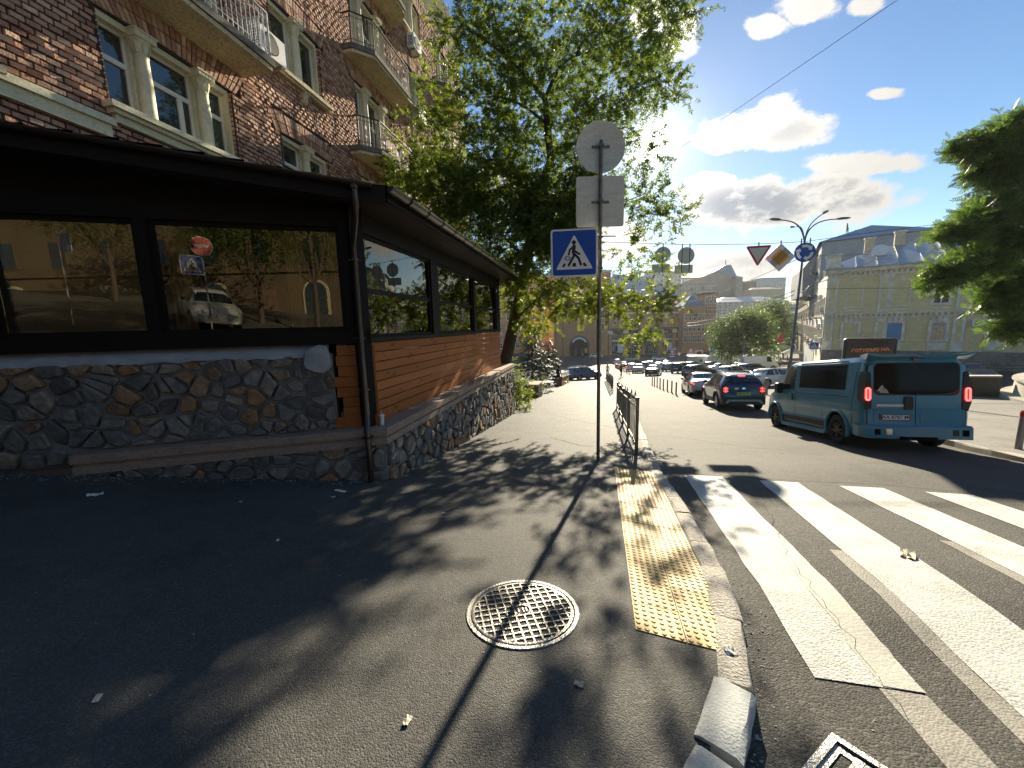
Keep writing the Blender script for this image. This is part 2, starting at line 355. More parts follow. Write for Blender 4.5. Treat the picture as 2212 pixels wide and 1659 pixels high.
MT = dict(
    road=asphalt('road asphalt', (.046, .0435, .039), (.08, .076, .067), (.17, .16, .14), .8, 95, .65, .25),
    walk=asphalt('pavement asphalt', (.055, .054, .052), (.084, .081, .075), (.15, .145, .13), .76, 120, .65, .35),
    plaza=asphalt('plaza asphalt', (.15, .14, .12), (.2, .185, .16), (.28, .26, .23), .75, 60, .5),
    paint=asphalt('road paint', (.52, .51, .47), (.7, .69, .64), (.42, .41, .37), .7, 70, .6, .3),
    oldpaint=asphalt('worn grey paint', (.24, .23, .2), (.32, .3, .26), (.33, .31, .27), .7, 85, .5, .3), creampaint=asphalt('smooth cream paint', (.46, .445, .39), (.58, .56, .49), (.5, .48, .42), .65, 60, .25, .3),
    kerb=ramp_rand('granite kerb', [(0, (.42, .39, .34)), (.5, (.55, .52, .46)), (1, (.47, .43, .37))], .8, (.6, 1.25), 40, .8, 60),
    kerbnew=mat('pale concrete kerb', (.5, .52, .5), .8, c2=(.4, .42, .41), sc=5, bump=.3, bsc=80),
    tactile=mat('yellow tactile tile', (.76, .5, .14), .6, c2=(.66, .43, .14), sc=5, c3=(.56, .34, .11), rand=.07, bump=.15, bsc=120),
    iron=mat('worn cast iron', (.42, .41, .38), .42, .85, c2=(.3, .28, .25), sc=9, bump=.3, bsc=70),
    irondark=mat('dark cast iron', (.1, .085, .07), .7, .3, c2=(.16, .13, .1), sc=20, bump=.3, bsc=90),
    black=mat('black recess', (.008, .008, .008), .9, spec=.1),
    brick=ramp_rand('red brown brick', [(0, (.3, .15, .11)), (.25, (.48, .27, .19)), (.6, (.6, .36, .25)), (.85, (.68, .47, .35)), (1, (.42, .22, .16))], .9, (.72, 1.2), 7, 1.0, 38),
    mortar=mat('dark mortar', (.035, .024, .022), .95, c2=(.055, .04, .035), sc=5),
    cream=mat('cream painted stone', (.8, .75, .52), .75, c2=(.68, .62, .43), sc=3, c3=(.55, .5, .38), bump=.2, bsc=25),
    plaster=mat('flaking cream plaster', (.72, .62, .4), .85, c2=(.56, .47, .3), sc=2.4, c3=(.24, .18, .12), bump=.4, bsc=14),
    slab=mat('weathered slab edge', (.2, .185, .16), .9, c2=(.1, .09, .08), sc=4, bump=.3),
    sash=mat('white window frame', (.74, .73, .68), .45, c2=(.66, .65, .6), sc=3),
    glass=mat('dark window glass', (.02, .025, .025), .03, spec=.9, coat=.6),
    railw=mat('white iron', (.7, .7, .68), .5, .2),
    railb=mat('rusty dark iron', (.06, .045, .038), .6, .4, c2=(.13, .07, .045), sc=14),
    dark=mat('dark brown painted timber', (.009, .0065, .0055), .6, spec=.2, c2=(.014, .009, .0075), sc=5, stretch=(1, 1, 8), bump=.15),
    gutter=mat('brown metal gutter', (.032, .02, .016), .28, .1, coat=.5),
    soffit=mat('brown vinyl soffit', (.035, .018, .013), .5),
    rooft=mat('dark metal tile roof', (.03, .024, .022), .45, .2, c2=(.045, .035, .03), sc=3),
    plank=mat('stained pine plank', (.5, .175, .05), .55, spec=.2, c2=(.4, .13, .036), sc=2.2, c3=(.2, .06, .02), rand=.16, stretch=(1.2, 9, 9), bump=.12, bsc=8),
    knot=mat('pine knot', (.1, .03, .012), .5, c2=(.16, .05, .02), sc=30),
    stone=ramp_rand('rubble stone', [(0, (.12, .115, .11)), (.25, (.19, .18, .165)), (.45, (.26, .235, .205)), (.62, (.28, .225, .165)), (.74, (.34, .18, .09)), (.8, (.15, .13, .125)), (.9, (.3, .275, .235)), (1, (.21, .2, .185))], .85, (.55, 1.35), 10, 1.0, 22),
    grout=mat('grey cement mortar', (.27, .27, .26), .95, c2=(.18, .185, .185), sc=7, bump=.6, bsc=25),
    cement=mat('pale cement cap', (.42, .43, .44), .9, c2=(.32, .33, .35), sc=5, bump=.4, bsc=18),
    ledge=mat('pinkish concrete ledge', (.4, .28, .21), .8, c2=(.31, .23, .18), sc=4, c3=(.2, .16, .13), bump=.35, bsc=30),
    blind=mat('beige roller blind', (.7, .6, .38), .9, c2=(.62, .52, .33), sc=2),
    floor=mat('dark timber floor', (.1, .06, .035), .6, c2=(.06, .035, .02), sc=3),
    pane=glassmat('pavilion pane', (.72, .66, .53), .06),
    zinc=mat('galvanised steel', (.36, .35, .33), .5, .6, c2=(.3, .285, .26), sc=8, c3=(.25, .22, .2)),
    pole=mat('weathered steel pole', (.12, .11, .1), .45, .7, c2=(.2, .18, .16), sc=12),
    signback=mat('dull aluminium sign back', (.72, .7, .6), .6, .1, c2=(.62, .6, .51), sc=4, c3=(.36, .35, .3), stretch=(1, 1, 5)),
    white=mat('white paint', (.8, .79, .75), .5, c2=(.74, .73, .69), sc=5),
    blue=mat('sign blue', (.0, .075, .42), .4, c2=(.0, .06, .36), sc=3),
    red=mat('sign red', (.55, .02, .02), .4),
    amber=mat('sign amber', (.85, .34, .01), .4),
    ink=mat('black print', (.012, .012, .014), .5),
    orange=mat('orange plastic', (.62, .13, .03), .5, c2=(.5, .1, .03), sc=9),
    redp=mat('red plastic', (.5, .03, .03), .45),
    fence=mat('grey painted fence steel', (.13, .14, .13), .45, .5, c2=(.2, .2, .18), sc=9),
    tyre=mat('tyre rubber', (.018, .018, .019), .8), rimb=mat('black alloy', (.03, .03, .032), .3, .7), rims=mat('silver alloy', (.5, .5, .5), .3, .9),
    cglass=mat('tinted car glass', (.003, .0035, .005), .06, spec=.14), cglass2=mat('car glass', (.02, .026, .03), .02, spec=.7, coat=.3),
    trim=mat('black plastic trim', (.015, .015, .016), .5), chrome=mat('chrome', (.7, .7, .7), .15, 1),
    tail=mat('red lamp lens', (.35, .01, .01), .15, coat=.6), taillit=mat('lit brake lamp', (.6, .02, .02), .3, emit=((1, .035, .03), 5)),
    head=mat('headlamp lens', (.7, .72, .74), .1, coat=.6),
    plate=mat('white number plate', (.75, .75, .72), .4), plateY=mat('yellow number plate', (.75, .5, .03), .4),
    bark=mat('dark bark', (.055, .042, .032), .95, c2=(.09, .07, .055), sc=7, stretch=(3, 3, .6), bump=.9, bsc=14),
    leaf=leafmat('maple leaf', (.055, .09, .018), (.1, .135, .024), .5), leafy=leafmat('sunny yellow green leaf', (.07, .11, .018), (.12, .145, .022), .5),
    leafd=leafmat('locust leaf', (.035, .08, .02), (.085, .13, .026), .45), leafc=leafmat('conifer needle', (.012, .028, .014), (.03, .05, .02), .15),
    grassm=leafmat('weed leaf', (.09, .14, .02), (.16, .2, .03), .5),
    yellow=mat('faded yellow stucco', (.8, .67, .34), .85, c2=(.69, .57, .3), sc=1.2, c3=(.5, .42, .25), bump=.25, bsc=7),
    ytrim=mat('grimy cream moulding', (.86, .81, .68), .8, c2=(.62, .57, .45), sc=1.6, bump=.2, bsc=9),
    plinth=mat('flaking grey plinth', (.26, .24, .2), .9, c2=(.12, .11, .095), sc=1.3, c3=(.4, .36, .28), bump=.4, bsc=6),
    greyw=mat('pale grey render', (.4, .42, .44), .9, c2=(.33, .345, .36), sc=.5, c3=(.28, .29, .3)),
    metalr=mat('grey sheet metal roof', (.4, .42, .45), .4, .5, c2=(.31, .325, .35), sc=1.2),
    bluer=mat('blue grey metal roof', (.2, .26, .35), .4, .4, c2=(.16, .21, .28), sc=1),
    ochre=mat('orange ochre stucco', (.56, .29, .12), .85, c2=(.47, .23, .1), sc=.5), brown=mat('dark brown stucco', (.14, .085, .06), .85), pink=mat('peach stucco', (.56, .4, .28), .85, c2=(.46, .33, .23), sc=.3),
    beige=mat('beige render', (.44, .39, .31), .9, c2=(.36, .32, .26), sc=.2), pale=mat('pale blue white render', (.5, .53, .55), .9, c2=(.42, .45, .47), sc=.3), umber=mat('umber stucco', (.115, .085, .05), .9, c2=(.08, .06, .038), sc=.3), khaki=mat('khaki render', (.42, .37, .25), .9, c2=(.34, .3, .2), sc=.2),
    blueb=mat('blue painted board', (.1, .24, .42), .7, c2=(.14, .3, .48), sc=2, c3=(.25, .33, .4)),
    conc=mat('pale concrete', (.46, .43, .36), .85, c2=(.37, .345, .29), sc=1.4, c3=(.33, .3, .25), bump=.3, bsc=12), concd=mat('dark granite face', (.1, .1, .085), .6, c2=(.07, .07, .06), sc=6),
    redbrick=ramp_rand('worn red brick', [(0, (.25, .09, .05)), (.5, (.36, .15, .09)), (1, (.42, .24, .16))], .9, (.7, 1.2), 8, .4, 30),
    canvas=mat('pale canvas', (.62, .57, .45), .9, c2=(.52, .47, .37), sc=2), wire=mat('wire', (.05, .05, .05), .6), cable=mat('pale cable', (.42, .4, .35), .6),
    skin=mat('skin', (.45, .27, .19), .6), hair=mat('dark hair', (.015, .011, .009), .6), clothd=mat('dark cloth', (.02, .02, .024), .9), clothw=mat('pale cloth', (.6, .58, .5), .9), clothy=mat('yellow cloth', (.6, .45, .1), .9), clothb=mat('blue cloth', (.08, .12, .22), .9),
    paper=mat('white paper', (.78, .77, .72), .8), cupm=mat('paper cup', (.75, .74, .72), .5), terracotta=mat('brown wicker', (.22, .09, .04), .8, c2=(.14, .05, .025), sc=20, bump=.4),
    screen=mat('dark screen', (.012, .016, .02), .15, coat=.4), orangelit=mat('orange screen lettering', (.4, .1, .04), .5, emit=((1, .3, .1), .06)),
    teal=mat('teal van paint', (.014, .225, .35), .3, 0, coat=.8, c2=(.024, .215, .32), sc=1.3),
)
# ------------------------------------------------------------------ street, pavements, kerbs
def drop(y): return .11 - .065*sst(1.6, 2.6, y)*(1-sst(6.0, 8.0, y))
def R(x, y): return G(x, y) - drop(y)
def gr(x, y):
    d = ray(x, y); lo, hi = .1, 3000
    for _ in range(60):
        m = (lo+hi)/2
        if EYE+d.z*m > R(d.x*m, d.y*m): lo = m
        else: hi = m
    return Vector((d.x*lo, d.y*lo, EYE+d.z*lo))
def gframe(x, y, deg=0, lift=0, fn=None):
    fn = fn or G; e = .15
    n = Vector((-(fn(x+e, y)-fn(x-e, y))/(2*e), -(fn(x, y+e)-fn(x, y-e))/(2*e), 1)).normalized()
    a = Vector((cos(rad(deg)), sin(rad(deg)), 0)); a = (a-n*a.dot(n)).normalized(); b = n.cross(a)
    return Matrix(((a.x, b.x, n.x, x+n.x*lift), (a.y, b.y, n.y, y+n.y*lift), (a.z, b.z, n.z, fn(x, y)+n.z*lift), (0, 0, 0, 1)))
def interp(tab, y):
    if y <= tab[0][0]: return tab[0][1]
    for (a, p), (b, q) in zip(tab, tab[1:]):
        if y <= b: return p+(q-p)*(y-a)/(b-a)
    return tab[-1][1]
ys = [-60,-45,-34]+[-32+2*i for i in range(16)]+[i*.25 for i in range(0, 41)]+[11+i for i in range(20)]+[32+2*i for i in range(50)]+[135,150,180,240,320,450,700,1200]
xs = [-600,-250,-120,-60,-40,-30,-22,-16,-9.7,-7,-5,-3.4,-1.7,-.5,.5,1,1.5,2,2.5]+[3.5+i for i in range(6)]+[9.5]+[12+3*i for i in range(20)]+[75,90,120,160,250,600]
m = MB(); nx = len(xs)
m.add([(x, y, R(x, y)) for y in ys for x in xs], [(j*nx+i, j*nx+i+1, (j+1)*nx+i+1, (j+1)*nx+i) for j in range(len(ys)-1) for i in range(nx-1)])
road = m.build('road', MT['road'], smooth=180, kind='structure')

KERB = [(-20,-.9),(-9,-.35),(-4,.12),(-1.2,.55),(.45,.84),(.86,1.27),(1.17,1.64),(1.35,1.97),(1.64,2.71),(1.82,3.36),(2.11,4.55),(2.38,5.91),(2.84,7.55),(4.01,11.7),(5.3,16.42),(9.66,33.89),(18.95,73.57),(24,97)]
ktab = [(y, x) for x, y in KERB]
def sheet(name, rows, M, n, left, right, fn, mt, skirt=.3):
    m = MB(); vs = []; fs = []
    for y in rows:
        a, b = left(y), right(y)
        for i in range(n+1):
            t = (i/n)**1.7; x = b+(a-b)*t; vs.append((x, y, fn(x, y)))
    k = n+1
    fs = [(j*k+i+1, j*k+i, (j+1)*k+i, (j+1)*k+i+1) for j in range(len(rows)-1) for i in range(n)]
    b0 = len(vs); vs += [(vs[j*k][0], vs[j*k][1], vs[j*k][2]-skirt) for j in range(len(rows))]
    fs += [(b0+j, b0+j+1, (j+1)*k, j*k) for j in range(len(rows)-1)]
    m.add(vs, fs); return m.build(name, mt, smooth=30, kind='structure')
prow = [-.9+.15*i for i in range(14)]+[1.25+.08*i for i in range(20)]+[2.9+.2*i for i in range(40)]+[11+i for i in range(24)]+[36+3*i for i in range(21)]
walk = sheet('pavement', prow, None, 26, lambda y: -26, lambda y: interp(ktab, y)-(.155 if y > 1.3 else .19), G, MT['walk'])
# right hand plaza
ptab = [(-20,4.2),(1,7.4),(4.5,8.7),(6.68,9.3),(7.84,9.8),(10.5,10.8),(14,12.4),(17,14.6),(19.5,18.5),(20.6,23),(21.3,32)]
plrow = [-20+2*i for i in range(11)]+[1+.5*i for i in range(40)]+[20.9,21.3]
m = MB(); k = 17; vs = []
for y in plrow:
    a = interp(ptab, y)
    for i in range(k): x = a+(60-a)*(i/(k-1))**2; vs.append((x, y, G(x, y)+.02))
b0 = len(vs); vs += [(vs[j*k][0], vs[j*k][1], vs[j*k][2]-.3) for j in range(len(plrow))]
m.add(vs, [(j*k+i, j*k+i+1, (j+1)*k+i+1, (j+1)*k+i) for j in range(len(plrow)-1) for i in range(k-1)]+[(b0+j, j*k, (j+1)*k, b0+j+1) for j in range(len(plrow)-1)])
m.build('plaza_paving', MT['plaza'], smooth=30, kind='structure')

def resample(pl, lens):
    pts = [Vector((x, y, 0)) for x, y in pl]; out = []; i = 0; pos = pts[0]; k = 0
    cum = [0]
    for a, b in zip(pts, pts[1:]): cum.append(cum[-1]+(b-a).length)
    def P(s):
        for j in range(len(pts)-1):
            if s <= cum[j+1]: return pts[j].lerp(pts[j+1], (s-cum[j])/(cum[j+1]-cum[j]))
        return pts[-1]
    return P, cum[-1]
def kerb_run(parent, pl, s0, s1, side, rr, lmin, lmax, mt, top=.012, w=.17, fn=None, first=0):
    fn = fn or G; P, tot = resample(pl, 0); s = s0
    while s < min(s1, tot)-.1:
        ln = rr.uniform(lmin, lmax); e = min(s+ln, s1, tot); a, b = P(s+.008), P(e-.008)
        d = (b-a).normalized(); n = Vector((-d.y, d.x, 0))*side
        m = MB(); seg = 4; vs = []; jt = rr.uniform(-.008, .008); lift = rr.uniform(-.006, .008)
        for i in range(seg+1):
            p = a.lerp(b, i/seg); r = .0 if lmin > 2 else .006
            j = lambda: rr.uniform(-r, r)
            en = .012 if i in (0, seg) else 0
            sec = [(0, -.3), (0+j()+jt, -.025+j()), (.02+j(), -en), (w-.025+j(), -en+j()*.5), (w+j(), -.02+j()), (w, -.3)]
            for q, z in sec:
                c = p+n*q; vs.append((c.x, c.y, fn(p.x, p.y)+top+lift+z))
        k = 6; fs = [(i*k+q, i*k+q+1, (i+1)*k+q+1, (i+1)*k+q) for i in range(seg) for q in range(5)]
        if side > 0: fs = [f[::-1] for f in fs]
        fs += [tuple(range(k))[::side], tuple(range(seg*k, seg*k+k))[::-side]]
        m.add(vs, fs); m.build('kerb_stone', mt, parent, smooth=40); s = e
def bed(name, pl, side, fn=None):
    fn = fn or G; m = MB(); P, tot = resample(pl, 0); n = int(tot/1.0); vs = []
    for i in range(n+1):
        s = tot*i/n; p = P(s); d = (P(min(s+.05, tot))-P(max(s-.05, 0))).normalized(); q = Vector((-d.y, d.x, 0))*side
        for w in (.012, .155): c = p+q*w; vs.append((c.x, c.y, fn(p.x, p.y)-.05))
    m.add(vs, [(2*i, 2*i+1, 2*i+3, 2*i+2) for i in range(n)]); return m.build(name, MT['concd'], kind='structure')
kb = bed('kerb', KERB, 1)
rr = random.Random(3)
P, tot = resample(KERB, 0)
def s_at(y):
    lo, hi = 0, tot
    for _ in range(40):
        c = (lo+hi)/2
        if P(c).y < y: lo = c
        else: hi = c
    return lo
kerb_run(kb, KERB, 0, s_at(1.29), 1, rr, .5, .8, MT['kerbnew'], top=.012)
kerb_run(kb, KERB, s_at(1.32), s_at(1.645), 1, rr, .9, 1.0, MT['kerbnew'], top=.016, w=.19)
kerb_run(kb, KERB, s_at(1.67), s_at(7.2), 1, rr, .42, .8, MT['kerb'], top=.016, w=.17)
kerb_run(kb, KERB, s_at(7.2), s_at(40), 1, rr, .8, 1.1, MT['kerb'], top=.018, w=.19)
kerb_run(kb, KERB, s_at(40), tot, 1, rr, 2.2, 3.0, MT['kerb'], top=.012, w=.2)
PK = [(x, y) for y, x in ptab]
kb2 = bed('plaza_kerb', PK, -1, lambda x, y: G(x, y)+.02)
kerb_run(kb2, PK, 18, 55, -1, rr, .8, 1.1, MT['kerb'], top=.03, w=.2, fn=lambda x, y: G(x, y)+.0)

# painted crossing: each bar a worn sheet on the road
def bar(name, a, b, c, d, mt, lift=.006, n=14, rg=.008, sd=1):
    r2 = random.Random(sd); m = MB(); vs = []
    for i in range(n+1):
        t = i/n; l = Vector(a).lerp(Vector(d), t); r_ = Vector(b).lerp(Vector(c), t); o = (r_-l).normalized()
        l = l+o*r2.uniform(-rg, rg); r_ = r_+o*r2.uniform(-rg, rg)
        for k in range(5): p = l.lerp(r_, k/4); vs.append((p.x, p.y, R(p.x, p.y)+lift))
    m.add(vs, [(i*5+k, (i+1)*5+k, (i+1)*5+k+1, i*5+k+1) for i in range(n) for k in range(4)]); return m.build(name, mt, road)
V2 = lambda p: Vector((p.x, p.y, 0))
p1a, p1b, p1c, p1d = map(V2, (gr(1478,1027), gr(1560,1030), gr(2000,1500), gr(1760,1465)))
bar('zebra_bar', p1a, p1b, p1c, p1d, MT['paint'], sd=1)
dr = (p1d-p1a).normalized()
p2a, p2b = V2(gr(1639,1038)), V2(gr(1723,1043)); p2m = V2(gr(1819,1190)); p2mr = V2(gr(1957,1192)); p2d = V2(gr(2240,1570)); p2c = V2(gr(2330,1440))
bar('zebra_bar', p2a, p2b, p2mr+(p2mr-p2b)*1.15, p2m+(p2m-p2a)*1.15, MT['paint'], sd=2)
p3a, p3b = V2(gr(1813,1050)), V2(gr(1908,1055)); p4a, p4b = V2(gr(1998,1063)), V2(gr(2103,1070))
bar('zebra_bar', p3a, p3b, p3b+dr*4.1, p3a+dr*4.1, MT['paint'], sd=3)
bar('zebra_bar', p4a, p4b, p4b+dr*4.1, p4a+dr*4.1, MT['paint'], sd=4)
st = (p4a-p3a)*1.05
for k in range(1, 4): bar('zebra_bar', p4a+st*k, p4b+st*k, p4b+st*k+dr*4.1, p4a+st*k+dr*4.1, MT['paint'], sd=4+k)
# older grey paint that shows beside and beyond the bars
ox = (p2b-p2a).normalized()
bar('worn_paint_bar', p2m-ox*.1, p2m+ox*.02, p2m+(p2m-p2a)*1.4+ox*.0, p2m+(p2m-p2a)*1.4-ox*.14, MT['oldpaint'], .003, sd=9)
bar('worn_paint_bar', p1c-(p1c-p1d)*.42, p1c+dr*.01, p1c+dr*1.6+ox*.05, p1c+dr*1.6-ox*.17, MT['oldpaint'], .003, sd=10)
bar('worn_paint_bar', p1b+(p1c-p1b)*.5-ox*.13, p1b+(p1c-p1b)*.5+ox*.0, p1c-ox*.01, p1c-ox*.2, MT['creampaint'], .0085, sd=12, rg=.015)
m3 = p3a+dr*1.9; bar('worn_paint_bar', m3-ox*.1, m3+ox*.02, m3+dr*2.3, m3+dr*2.3-ox*.12, MT['oldpaint'], .003, sd=11)
def crack(pts, w, fn, parent, sd, mt='black', lift=.003):
    r2 = random.Random(sd); m = MB(); vs = []; P, tt = resample([(p[0], p[1]) for p in pts], 0); n = max(6, int(tt/.09))
    for i in range(n+1):
        p = P(tt*i/n); q = P(min(tt, tt*i/n+.02)); d = (q-p); d = d.normalized() if d.length > 1e-6 else Vector((1,0,0)); o = Vector((-d.y, d.x, 0)); p = p+o*r2.uniform(-.025, .025)
        for s in (-1, 1): c = p+o*s*w*r2.uniform(.15, .6); vs.append((c.x, c.y, fn(c.x, c.y)+lift))
    m.add(vs, [(2*i, 2*i+1, 2*i+3, 2*i+2) for i in range(n)]); m.build('crack', MT[mt], parent)
crack([gr(1455,1022), gr(1640,1034), gr(1900,1047), gr(2212,1075)], .01, R, road, 1)
crack([gr(1640,1062)-Vector((0,0,0)), gr(1700,1200), gr(1800,1330), gr(1905,1470), gr(1990,1590)], .004, R, road, 2, lift=.009)
crack([gr(1440,940), gr(1600,965), gr(1720,975)], .012, R, road, 3)
crack([gp(1190,945), gp(1250,962), gp(1300,965)], .02, G, walk, 4)
crack([gp(1140,880), gp(1230,905), gp(1330,925)], .012, G, walk, 5)
crack([gp(1205,812), gp(1250,822), gp(1300,824)], .05, G, walk, 6)

# yellow tactile tiles: two columns, each tile with blunt domes
def lerp2(a, b, t): return (a[0]+(b[0]-a[0])*t, a[1]+(b[1]-a[1])*t)
EL, EM, ER = ((.735,2.15),(1.725,6.32)), ((1.0,2.02),(1.995,6.09)), ((1.262,1.90),(2.255,5.87))
NR = 14
for k in range(NR):
    for A, B in ((EL, EM), (EM, ER)):
        c00, c10, c01, c11 = lerp2(*A, k/NR), lerp2(*B, k/NR), lerp2(*A, (k+1)/NR), lerp2(*B, (k+1)/NR)
        def uv(u, v, h):
            p = lerp2(lerp2(c00, c10, u), lerp2(c01, c11, u), v); return (p[0], p[1], G(p[0], p[1])+h)
        m = MB(); e = .012; lf = rnd.uniform(-.001, .0015)
        cut = (k == 0 and A is EM)
        base = [(e, e), (1-e, e), (1-e, 1-e), (e, 1-e)] if not cut else [(e, e), (.72, e), (1-e, .45), (1-e, 1-e), (e, 1-e)]
        m.prism([uv(u, v, -.03) for u, v in base], (0, 0, .036+lf))
        for i in range(6):
            for j in range(6):
                u, v = (i+.5)/6, (j+.5)/6
                if cut and u-.72 > v*.6: continue
                ring = []
                for r_, h in ((.058, .006), (.036, .0115)):
                    for q in range(7): ring.append(uv(u+r_*cos(2*PI*q/7), v+r_*sin(2*PI*q/7), h+lf))
                m.add(ring, [(q, (q+1) % 7, 7+(q+1) % 7, 7+q) for q in range(7)]+[tuple(range(7, 14))])
        m.build('tactile_tile', MT['tactile'], walk, smooth=25)

# manhole cover
cx, cy = .035, 2.375
mh = thing('manhole_cover', 'round cast iron manhole cover with a grid of ribs beside the yellow tiles', 'manhole cover', M=gframe(cx, cy, 12))
m = MB(); m.lathe([(.385, -.03), (.385, .004), (.38, .008), (.358, .008), (.352, .0), (.352, -.03)], 48); m.build('frame', MT['iron'], mh, smooth=35)
m = MB(); m.lathe([(0, -.008), (.34, -.008)], 48); m.build('cover_plate', MT['irondark'], mh)
m = MB(); m.lathe([(.346, -.02), (.346, .006), (.342, .008), (.328, .008), (.325, -.008)], 48)
m.lathe([(.06, -.008), (.06, .007), (.052, .007), (.052, -.008)], 24)
for i in range(-5, 6):
    q = i*.056; h = math.sqrt(.33**2-q*q)
    segs = [(-h, h)] if abs(q) > .056 else [(-h, -math.sqrt(.057**2-q*q)), (math.sqrt(.057**2-q*q), h)]
    for a, b in segs:
        m.box(a, b, q-.0055, q+.0055, -.008, .0072); m.box(q-.0055, q+.0055, a, b, -.008, .0068)
for a in (-.03, .0, .024): m.box(a, a+.009, -.024, .024, -.008, .006)
m.build('ribs', MT['iron'], mh, smooth=35)

# storm drain grate at the foot of the kerb
a, b, c = gr(1797,1589), gr(1900,1655), gr(1776,1659)
ex = (b-a).normalized(); ey = (c-a); ey = (ey-ex*ey.dot(ex)).normalized(); ez = ex.cross(ey); ez = ez if ez.z > 0 else -ez
dgm = Matrix(((ex.x, ey.x, ez.x, a.x), (ex.y, ey.y, ez.y, a.y), (ex.z, ey.z, ez.z, a.z), (0,0,0,1)))
dg = thing('drain_grate', 'iron storm drain grate with rounded slots, in the road below the kerb block', 'drain', M=dgm)
W_, D_ = .62, .42
m = MB()
for t in ((0,W_,0,.03),(0,W_,D_-.03,D_),(0,.03,.03,D_-.03),(W_-.03,W_,.03,D_-.03)): m.box(*t, -.06, .016)
m.build('frame', MT['iron'], dg)
m = MB(); m.box(.03, W_-.03, .03, D_-.03, -.1, -.09); m.build('pit', MT['black'], dg)
m = MB(); ns = 7; pit = (W_-.08)/ns
for i in range(ns+1):
    x = .04+pit*i; m.box(x-.016, x+.016, .04, D_-.04, -.03, .006)
for y0 in (.04, D_-.075): m.box(.04, W_-.04, y0, y0+.035, -.028, .0045)
m.build('slot_bars', MT['iron'], dg)
rl = random.Random(4)
m = MB()
for i in range(9):
    x, y = rl.uniform(.06, .4), rl.uniform(.08, .3); a_ = rl.uniform(0, 6)
    m.poly([(x+.03*cos(a_+t), y+.018*sin(a_+t), -.08+rl.uniform(0, .01)) for t in (0, 1.5, 3.1, 4.6)])
m.build('fallen_leaves', MT['terracotta'], dg)

# litter
def scrap(name, label, px, py, sz, mt, sd, cat='litter', fn=None, h=.02, road_=False):
    p = gr(px, py) if road_ else gp(px, py); r2 = random.Random(sd); m = MB(gframe(p.x, p.y, r2.uniform(0, 360), .004, R if road_ else G)); n = 4
    vs = [((i/n-.5)*sz[0]+r2.uniform(-.1, .1)*sz[0]/2, (j/n-.5)*sz[1]+r2.uniform(-.1, .1)*sz[1]/2, r2.uniform(0, h)) for j in range(n+1) for i in range(n+1)]
    k = n+1; m.add(vs, [(j*k+i, j*k+i+1, (j+1)*k+i+1, (j+1)*k+i) for j in range(n) for i in range(n)])
    o = m.build(name, mt); sm = o.modifiers.new('thick', 'SOLIDIFY'); sm.thickness = .002
    return tag(o, label, cat)
scrap('paper_scrap', 'torn white paper scrap lying in the shade, the farther left one near the wall foot', 205, 1070, (.13,.09), MT['paper'], 1)
scrap('paper_scrap', 'flat white receipt in the shade close to the wall corner and downpipe', 735, 1061, (.16,.07), MT['paper'], 2, h=.006)
scrap('paper_napkin', 'crumpled white napkin on the kerb at the end of the yellow tiles', 1576, 1414, (.07,.06), MT['paper'], 3, h=.035)
scrap('paper_scrap', 'crumpled pale wrapper flattened on a white crossing bar', 1960, 1200, (.2,.1), MT['canvas'], 5, h=.03, road_=True)
scrap('cigarette_end', 'small pale cigarette end on the dark asphalt, in the middle of the shade', 600, 1168, (.045,.02), MT['paper'], 6, h=.008)
scrap('fallen_leaf', 'single pale fallen leaf on the dark asphalt, lower left', 210, 1510, (.05,.025), MT['canvas'], 7, h=.004)
scrap('fallen_leaf', 'small pale leaf on the sunny road in front of the teal van', 2932*.576*1.0, 1698*.576, (.1,.04), MT['canvas'], 8, h=.01, road_=True)

rg = random.Random(77); m = MB()                    # grit, leaf crumbs and small litter along the kerb and the wall foot
def crumb(x, y, z, r): a = rg.uniform(0, 6); m.add([(x+r*cos(a+t), y+r*sin(a+t)*rg.uniform(.4, 1), z+rg.uniform(.001, .004)) for t in (0, 1.7, 3.2, 4.7)]+[(x, y, z+r*.6)], [(0,1,4),(1,2,4),(2,3,4),(3,0,4)])
for i in range(700):
    s_ = rg.uniform(s_at(1.0), s_at(14)); p_ = P(s_); o_ = abs(rg.gauss(0, .09))+.012; crumb(p_.x+o_*.95, p_.y-o_*.25, R(p_.x+o_, p_.y)+.001, rg.uniform(.003, .012))
for i in range(500):
    t_ = rg.uniform(-6, 0); o_ = abs(rg.gauss(0, .14))+.06; x_, y_ = -1.96+cos(rad(16))*t_+.276*o_, 5.69+sin(rad(16))*t_-.961*o_; crumb(x_, y_, G(x_, y_)+.001, rg.uniform(.004, .016))
for i in range(300):
    x_, y_ = rg.uniform(-4, 4), rg.uniform(1.3, 8); crumb(x_, y_, (R if x_ > interp(ktab, y_) else G)(x_, y_)+.001, rg.uniform(.003, .009))
m.build('grit', MT['kerb'], walk, kind='stuff')
for i, (px, py) in enumerate(((1310,1062),(720,1075),(960,1110),(1250,1480),(880,1560),(520,1085))):
    scrap('fallen_leaf', ['small curled leaf near the post foot and tile strip', 'tiny pale scrap beside the white receipt', 'small dry leaf in the dappled shade before the wall corner', 'dry leaf on the asphalt below the manhole cover', 'dry leaf on the sunlit streak at the bottom', 'tiny crumb of litter along the wall foot in deep shade'][i], px, py, (.05, .03), MT['canvas'], 20+i, h=.012)

